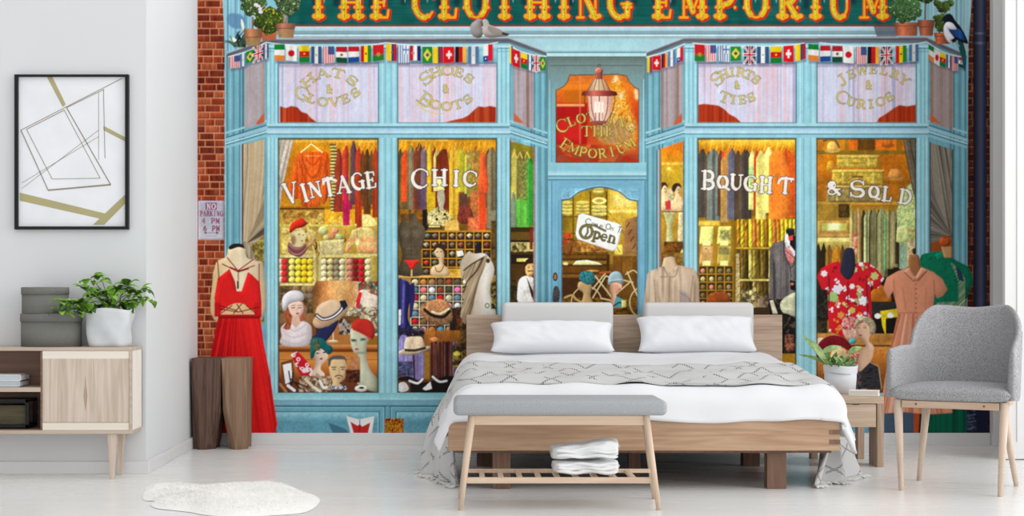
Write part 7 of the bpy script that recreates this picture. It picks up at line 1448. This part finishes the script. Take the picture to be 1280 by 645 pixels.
# armchair -----------------------------------------------------------------------------------
CHF = mat('grey tweed', (160, 160, 162), .95, .1, weave((161, 161, 163), .22, 230)); CHW = mat('pale beech leg', (206, 184, 166), .5, .3, woodgrain((188, 164, 144), (218, 198, 180), 'z', 1.3)); CHW2 = mat('beech frame', (200, 172, 148), .5, .3, woodgrain((182, 154, 130), (212, 186, 164), 'x', 1.3))
def chair():
    th = math.radians(29); r = thing('armchair', (sx(1199, 6.9)+.018, 6.95, 0), 'grey upholstered armchair with splayed wooden legs by the right wall', 'chair'); r.rotation_euler = (0, 0, -th)
    def B(mb, name, m, **k): o = mb.build(name, m, **k); put_local(o, r); return o
    # seat
    mb = MB()
    def sf_(sg):
        def f(u, v):
            a, b = u*2-1, v*2-1; X = a*.268*(1-.17*max(0, b)); Y = -.012+b*.245; rr = (max(0, 1-a**8)*max(0, 1-b**8))**.4
            z = .452+(.04*sg if sg < 0 else .034)*rr+(.012*(1-a*a)*(1-b*b) if sg > 0 else 0); return (X*(1-.0*b), Y, z)
        return f
    mb.grid(sf_(1), 32, 28); mb.grid(sf_(-1), 32, 28); bmesh.ops.remove_doubles(mb.bm, verts=mb.bm.verts, dist=.0005); B(mb, 'seat', CHF, smooth=True)
    # shell back with arms
    def foot(t):        # footprint curve, t -1..1 from the left arm front over the back to the right arm front
        a = abs(t); s = 1 if t > 0 else -1
        if a > .54: k = (a-.54)/.46; return Vector((s*(.200+.044*k**.9), .10-.315*k))
        k = a/.54; ang = k*math.pi/2; return Vector((s*.200*math.sin(ang)**.8 if ang > 0 else 0, .10+.145*math.cos(ang)**.75))
    def top(t):
        a = abs(t); k = min(1, max(0, (a-.22)/.42)); k = k*k*(3-2*k)
        return .842*(1-k)+.652*k-.012*math.exp(-(a/.12)**2)-.012*max(0, (a-.8)/.2)
    def shellp(t, v, outer):
        p = foot(t); zt = top(t); z = .43+(zt-.43)*v; a = abs(t)
        n = foot(min(1, t+.01))-foot(max(-1, t-.01)); n = Vector((n.y, -n.x)).normalized()
        if n.dot(p-Vector((0, -.02))) < 0: n = -n
        kb = 1-min(1, max(0, (a-.2)/.4)); lean = .075*v*kb+.012*v; th_ = .05*(1-.4*v)
        rib = .004*math.sin(a*170) if outer and a > .42 else 0
        q = p+n*(lean+(th_ if outer else 0)+rib)
        # the arms pull in over the seat front
        return Vector((q.x*(1-.10*v*kb), q.y, z))
    mb = MB(); nu, nv = 150, 22
    def ring(u, w):
        t = -1+2*u; # go up inside, over the top, down outside
        if w < .46: return shellp(t, w/.46, False)
        if w > .54: return shellp(t, 1-(w-.54)/.46, True)
        k = (w-.46)/.08; a = shellp(t, 1, False); b = shellp(t, 1, True); m = a.lerp(b, k); m.z += .016*math.sin(k*math.pi); return m
    V = mb.grid(ring, nu, 50)
    for col_, rv in ((V[0], 1), (V[-1], -1)):            # rounded arm fronts
        mid = []
        for j in range(26):
            a, b = col_[j].co, col_[50-j].co; d_ = (b-a); m = (a+b)/2; fw = Vector((0, -.022, 0)); mid.append((a, m+fw, b))
        vv = [(col_[j], mb.bm.verts.new(mid[j][1]+Vector((0, 0, 0))), col_[50-j]) for j in range(25)]+[(col_[25], col_[25], col_[25])]
        for j in range(24):
            mb.bm.faces.new((vv[j][0], vv[j][1], vv[j+1][1], vv[j+1][0])).smooth = True; mb.bm.faces.new((vv[j][1], vv[j][2], vv[j+1][2], vv[j+1][1])).smooth = True
        mb.bm.faces.new((vv[24][0], vv[24][1], col_[25])); mb.bm.faces.new((vv[24][1], vv[24][2], col_[25]))
    B(mb, 'back_shell', CHF, smooth=True)
    # frame and legs
    fr = MB().box(-.215, .215, -.235, -.213, .385, .418).box(-.2, .2, .17, .19, .385, .418).box(-.215, -.195, -.22, .18, .385, .418).box(.195, .215, -.22, .18, .385, .418); f = B(fr, 'seat_frame', CHW2, bevel=.003)
    for xx in (-.15, .15): o = MB().tube([(xx, -.2365, .402), (xx, -.2345, .402)], .005, 10).build('screw', OAKD); o.parent = f
    for (bx, by, tx, ty) in ((-.218, -.225, -.236, -.215), (.218, -.225, .236, -.215), (-.225, .185, -.17, .12), (.225, .185, .17, .12)):
        B(MB().tube([(bx, by, 0), (bx, by, .004), ((bx+tx)/2, (by+ty)/2, .21), (tx, ty, .42)], [.009, .0115, .0165, .021], 16), 'leg', CHW)
chair()
# fur rug ---------------------------------------------------------------------------------------
def rug():
    pts = [(180, 614), (184, 607), (200, 606), (222, 609), (250, 610), (280, 607), (310, 605), (345, 604), (365, 607), (376, 613), (392, 617), (400, 624), (392, 634), (376, 640), (340, 643), (300, 645), (262, 643), (238, 639), (222, 637), (196, 634), (188, 629), (194, 625), (181, 624), (178, 619)]
    W_ = [((x-CX)*(EYE*F/(y+2-HY))/F, EYE*F/(y+2-HY)) for x, y in smooth(pts, 4)]
    cx = sum(p[0] for p in W_)/len(W_); cy = sum(p[1] for p in W_)/len(W_); r = thing('fur_rug', (cx, cy, 0), 'white sheepskin rug on the pale floor at the left', 'rug')
    m = mat('white fur', (250, 249, 245), .95, .05, soft_noise(.03, 12)); mb = MB(); n = len(W_); K = 14; rings = []
    def hgt(k, a, x, y): return .03*(1-k**5)+.012*mnoise.noise(Vector((x*7, y*7, 1)))*(1-k**6)
    for j in range(K+1):
        k = 1-j/K*.97; rings.append([mb.bm.verts.new((cx+(x-cx)*k, cy+(y-cy)*k, max(.002, hgt(k, 0, cx+(x-cx)*k, cy+(y-cy)*k)))) for x, y in W_])
    for a, b in zip(rings, rings[1:]):
        for i in range(n): mb.bm.faces.new((a[i], a[(i+1) % n], b[(i+1) % n], b[i])).smooth = True
    mb.bm.faces.new(rings[-1]); mb.build('hide', m, r)
    rnd = random.Random(1); fm = MB()
    for _ in range(26000):
        i = rnd.randrange(n); k = math.sqrt(rnd.random())*1.0; x, y = W_[i]; x2, y2 = W_[(i+1) % n]; t = rnd.random(); x, y = x+(x2-x)*t, y+(y2-y)*t
        px, py = cx+(x-cx)*k, cy+(y-cy)*k; z = max(.002, hgt(k, 0, px, py)); a = rnd.uniform(0, 6.28)+2*mnoise.noise(Vector((px*5, py*5, 3))); L = rnd.uniform(.012, .028); q = rnd.uniform(0, 6.28); w = .0016
        ex, ey = (px-cx)*.02*k+math.cos(a)*L*.7, (py-cy)*.02*k+math.sin(a)*L*.7
        v = [fm.bm.verts.new((px+math.cos(q)*w, py+math.sin(q)*w, z-.004)), fm.bm.verts.new((px-math.cos(q)*w, py-math.sin(q)*w, z-.004)), fm.bm.verts.new((px+ex, py+ey, max(.001, z+L*.55-.02*k**8)))]
        fm.bm.faces.new(v)
    fm.build('fur', m, r, normals=False)
rug()
# light and camera --------------------------------------------------------------------------------
w = bpy.data.worlds.new('Daylight'); SC_.world = w; w.use_nodes = True; bg = w.node_tree.nodes['Background']; bg.inputs[0].default_value = (1, 1, 1, 1); bg.inputs[1].default_value = 1.0
wt = w.node_tree; tcw = wt.nodes.new('ShaderNodeTexCoord'); spw = wt.nodes.new('ShaderNodeSeparateXYZ'); rw = wt.nodes.new('ShaderNodeMapRange')
wt.links.new(tcw.outputs['Generated'], spw.inputs[0]); wt.links.new(spw.outputs[2], rw.inputs[0]); rw.inputs[1].default_value = 0; rw.inputs[2].default_value = .9; rw.inputs[3].default_value = 1.0; rw.inputs[4].default_value = .86; rx = wt.nodes.new('ShaderNodeMath'); rx.operation = 'MULTIPLY_ADD'; wt.links.new(spw.outputs[0], rx.inputs[0]); rx.inputs[1].default_value = .62; rx.inputs[2].default_value = 1.0; ry = wt.nodes.new('ShaderNodeMath'); ry.operation = 'MULTIPLY'; wt.links.new(rw.outputs[0], ry.inputs[0]); wt.links.new(rx.outputs[0], ry.inputs[1]); wt.links.new(ry.outputs[0], bg.inputs[1])
def area(name, loc, rot, sxx, syy, e, c=(1, 1, 1)):
    l = bpy.data.lights.new(name, 'AREA'); l.shape = 'RECTANGLE'; l.size = sxx; l.size_y = syy; l.energy = e; l.color = c; o = bpy.data.objects.new(name, l); COL.objects.link(o); o.location = loc; o.rotation_euler = rot; return o
area('window_light', (4.7, 4.9, 1.9), (math.radians(84), 0, math.radians(76)), 3.0, 2.6, 62, (1, 1, .99))
cam = bpy.data.cameras.new('camera'); co = bpy.data.objects.new('camera', cam); COL.objects.link(co); co.location = (0, 0, EYE); co.rotation_euler = (math.pi/2, 0, 0)
cam.sensor_width = 36; cam.lens = F/1280*36; cam.shift_x = (640-CX)/1280; cam.shift_y = (HY-322.5)/1280; cam.clip_start = .05
SC_.camera = co
vs = SC_.view_settings; vs.view_transform = 'Standard'; vs.look = 'None'; vs.gamma = 1; vs.use_curve_mapping = False; vs.exposure = 0.2
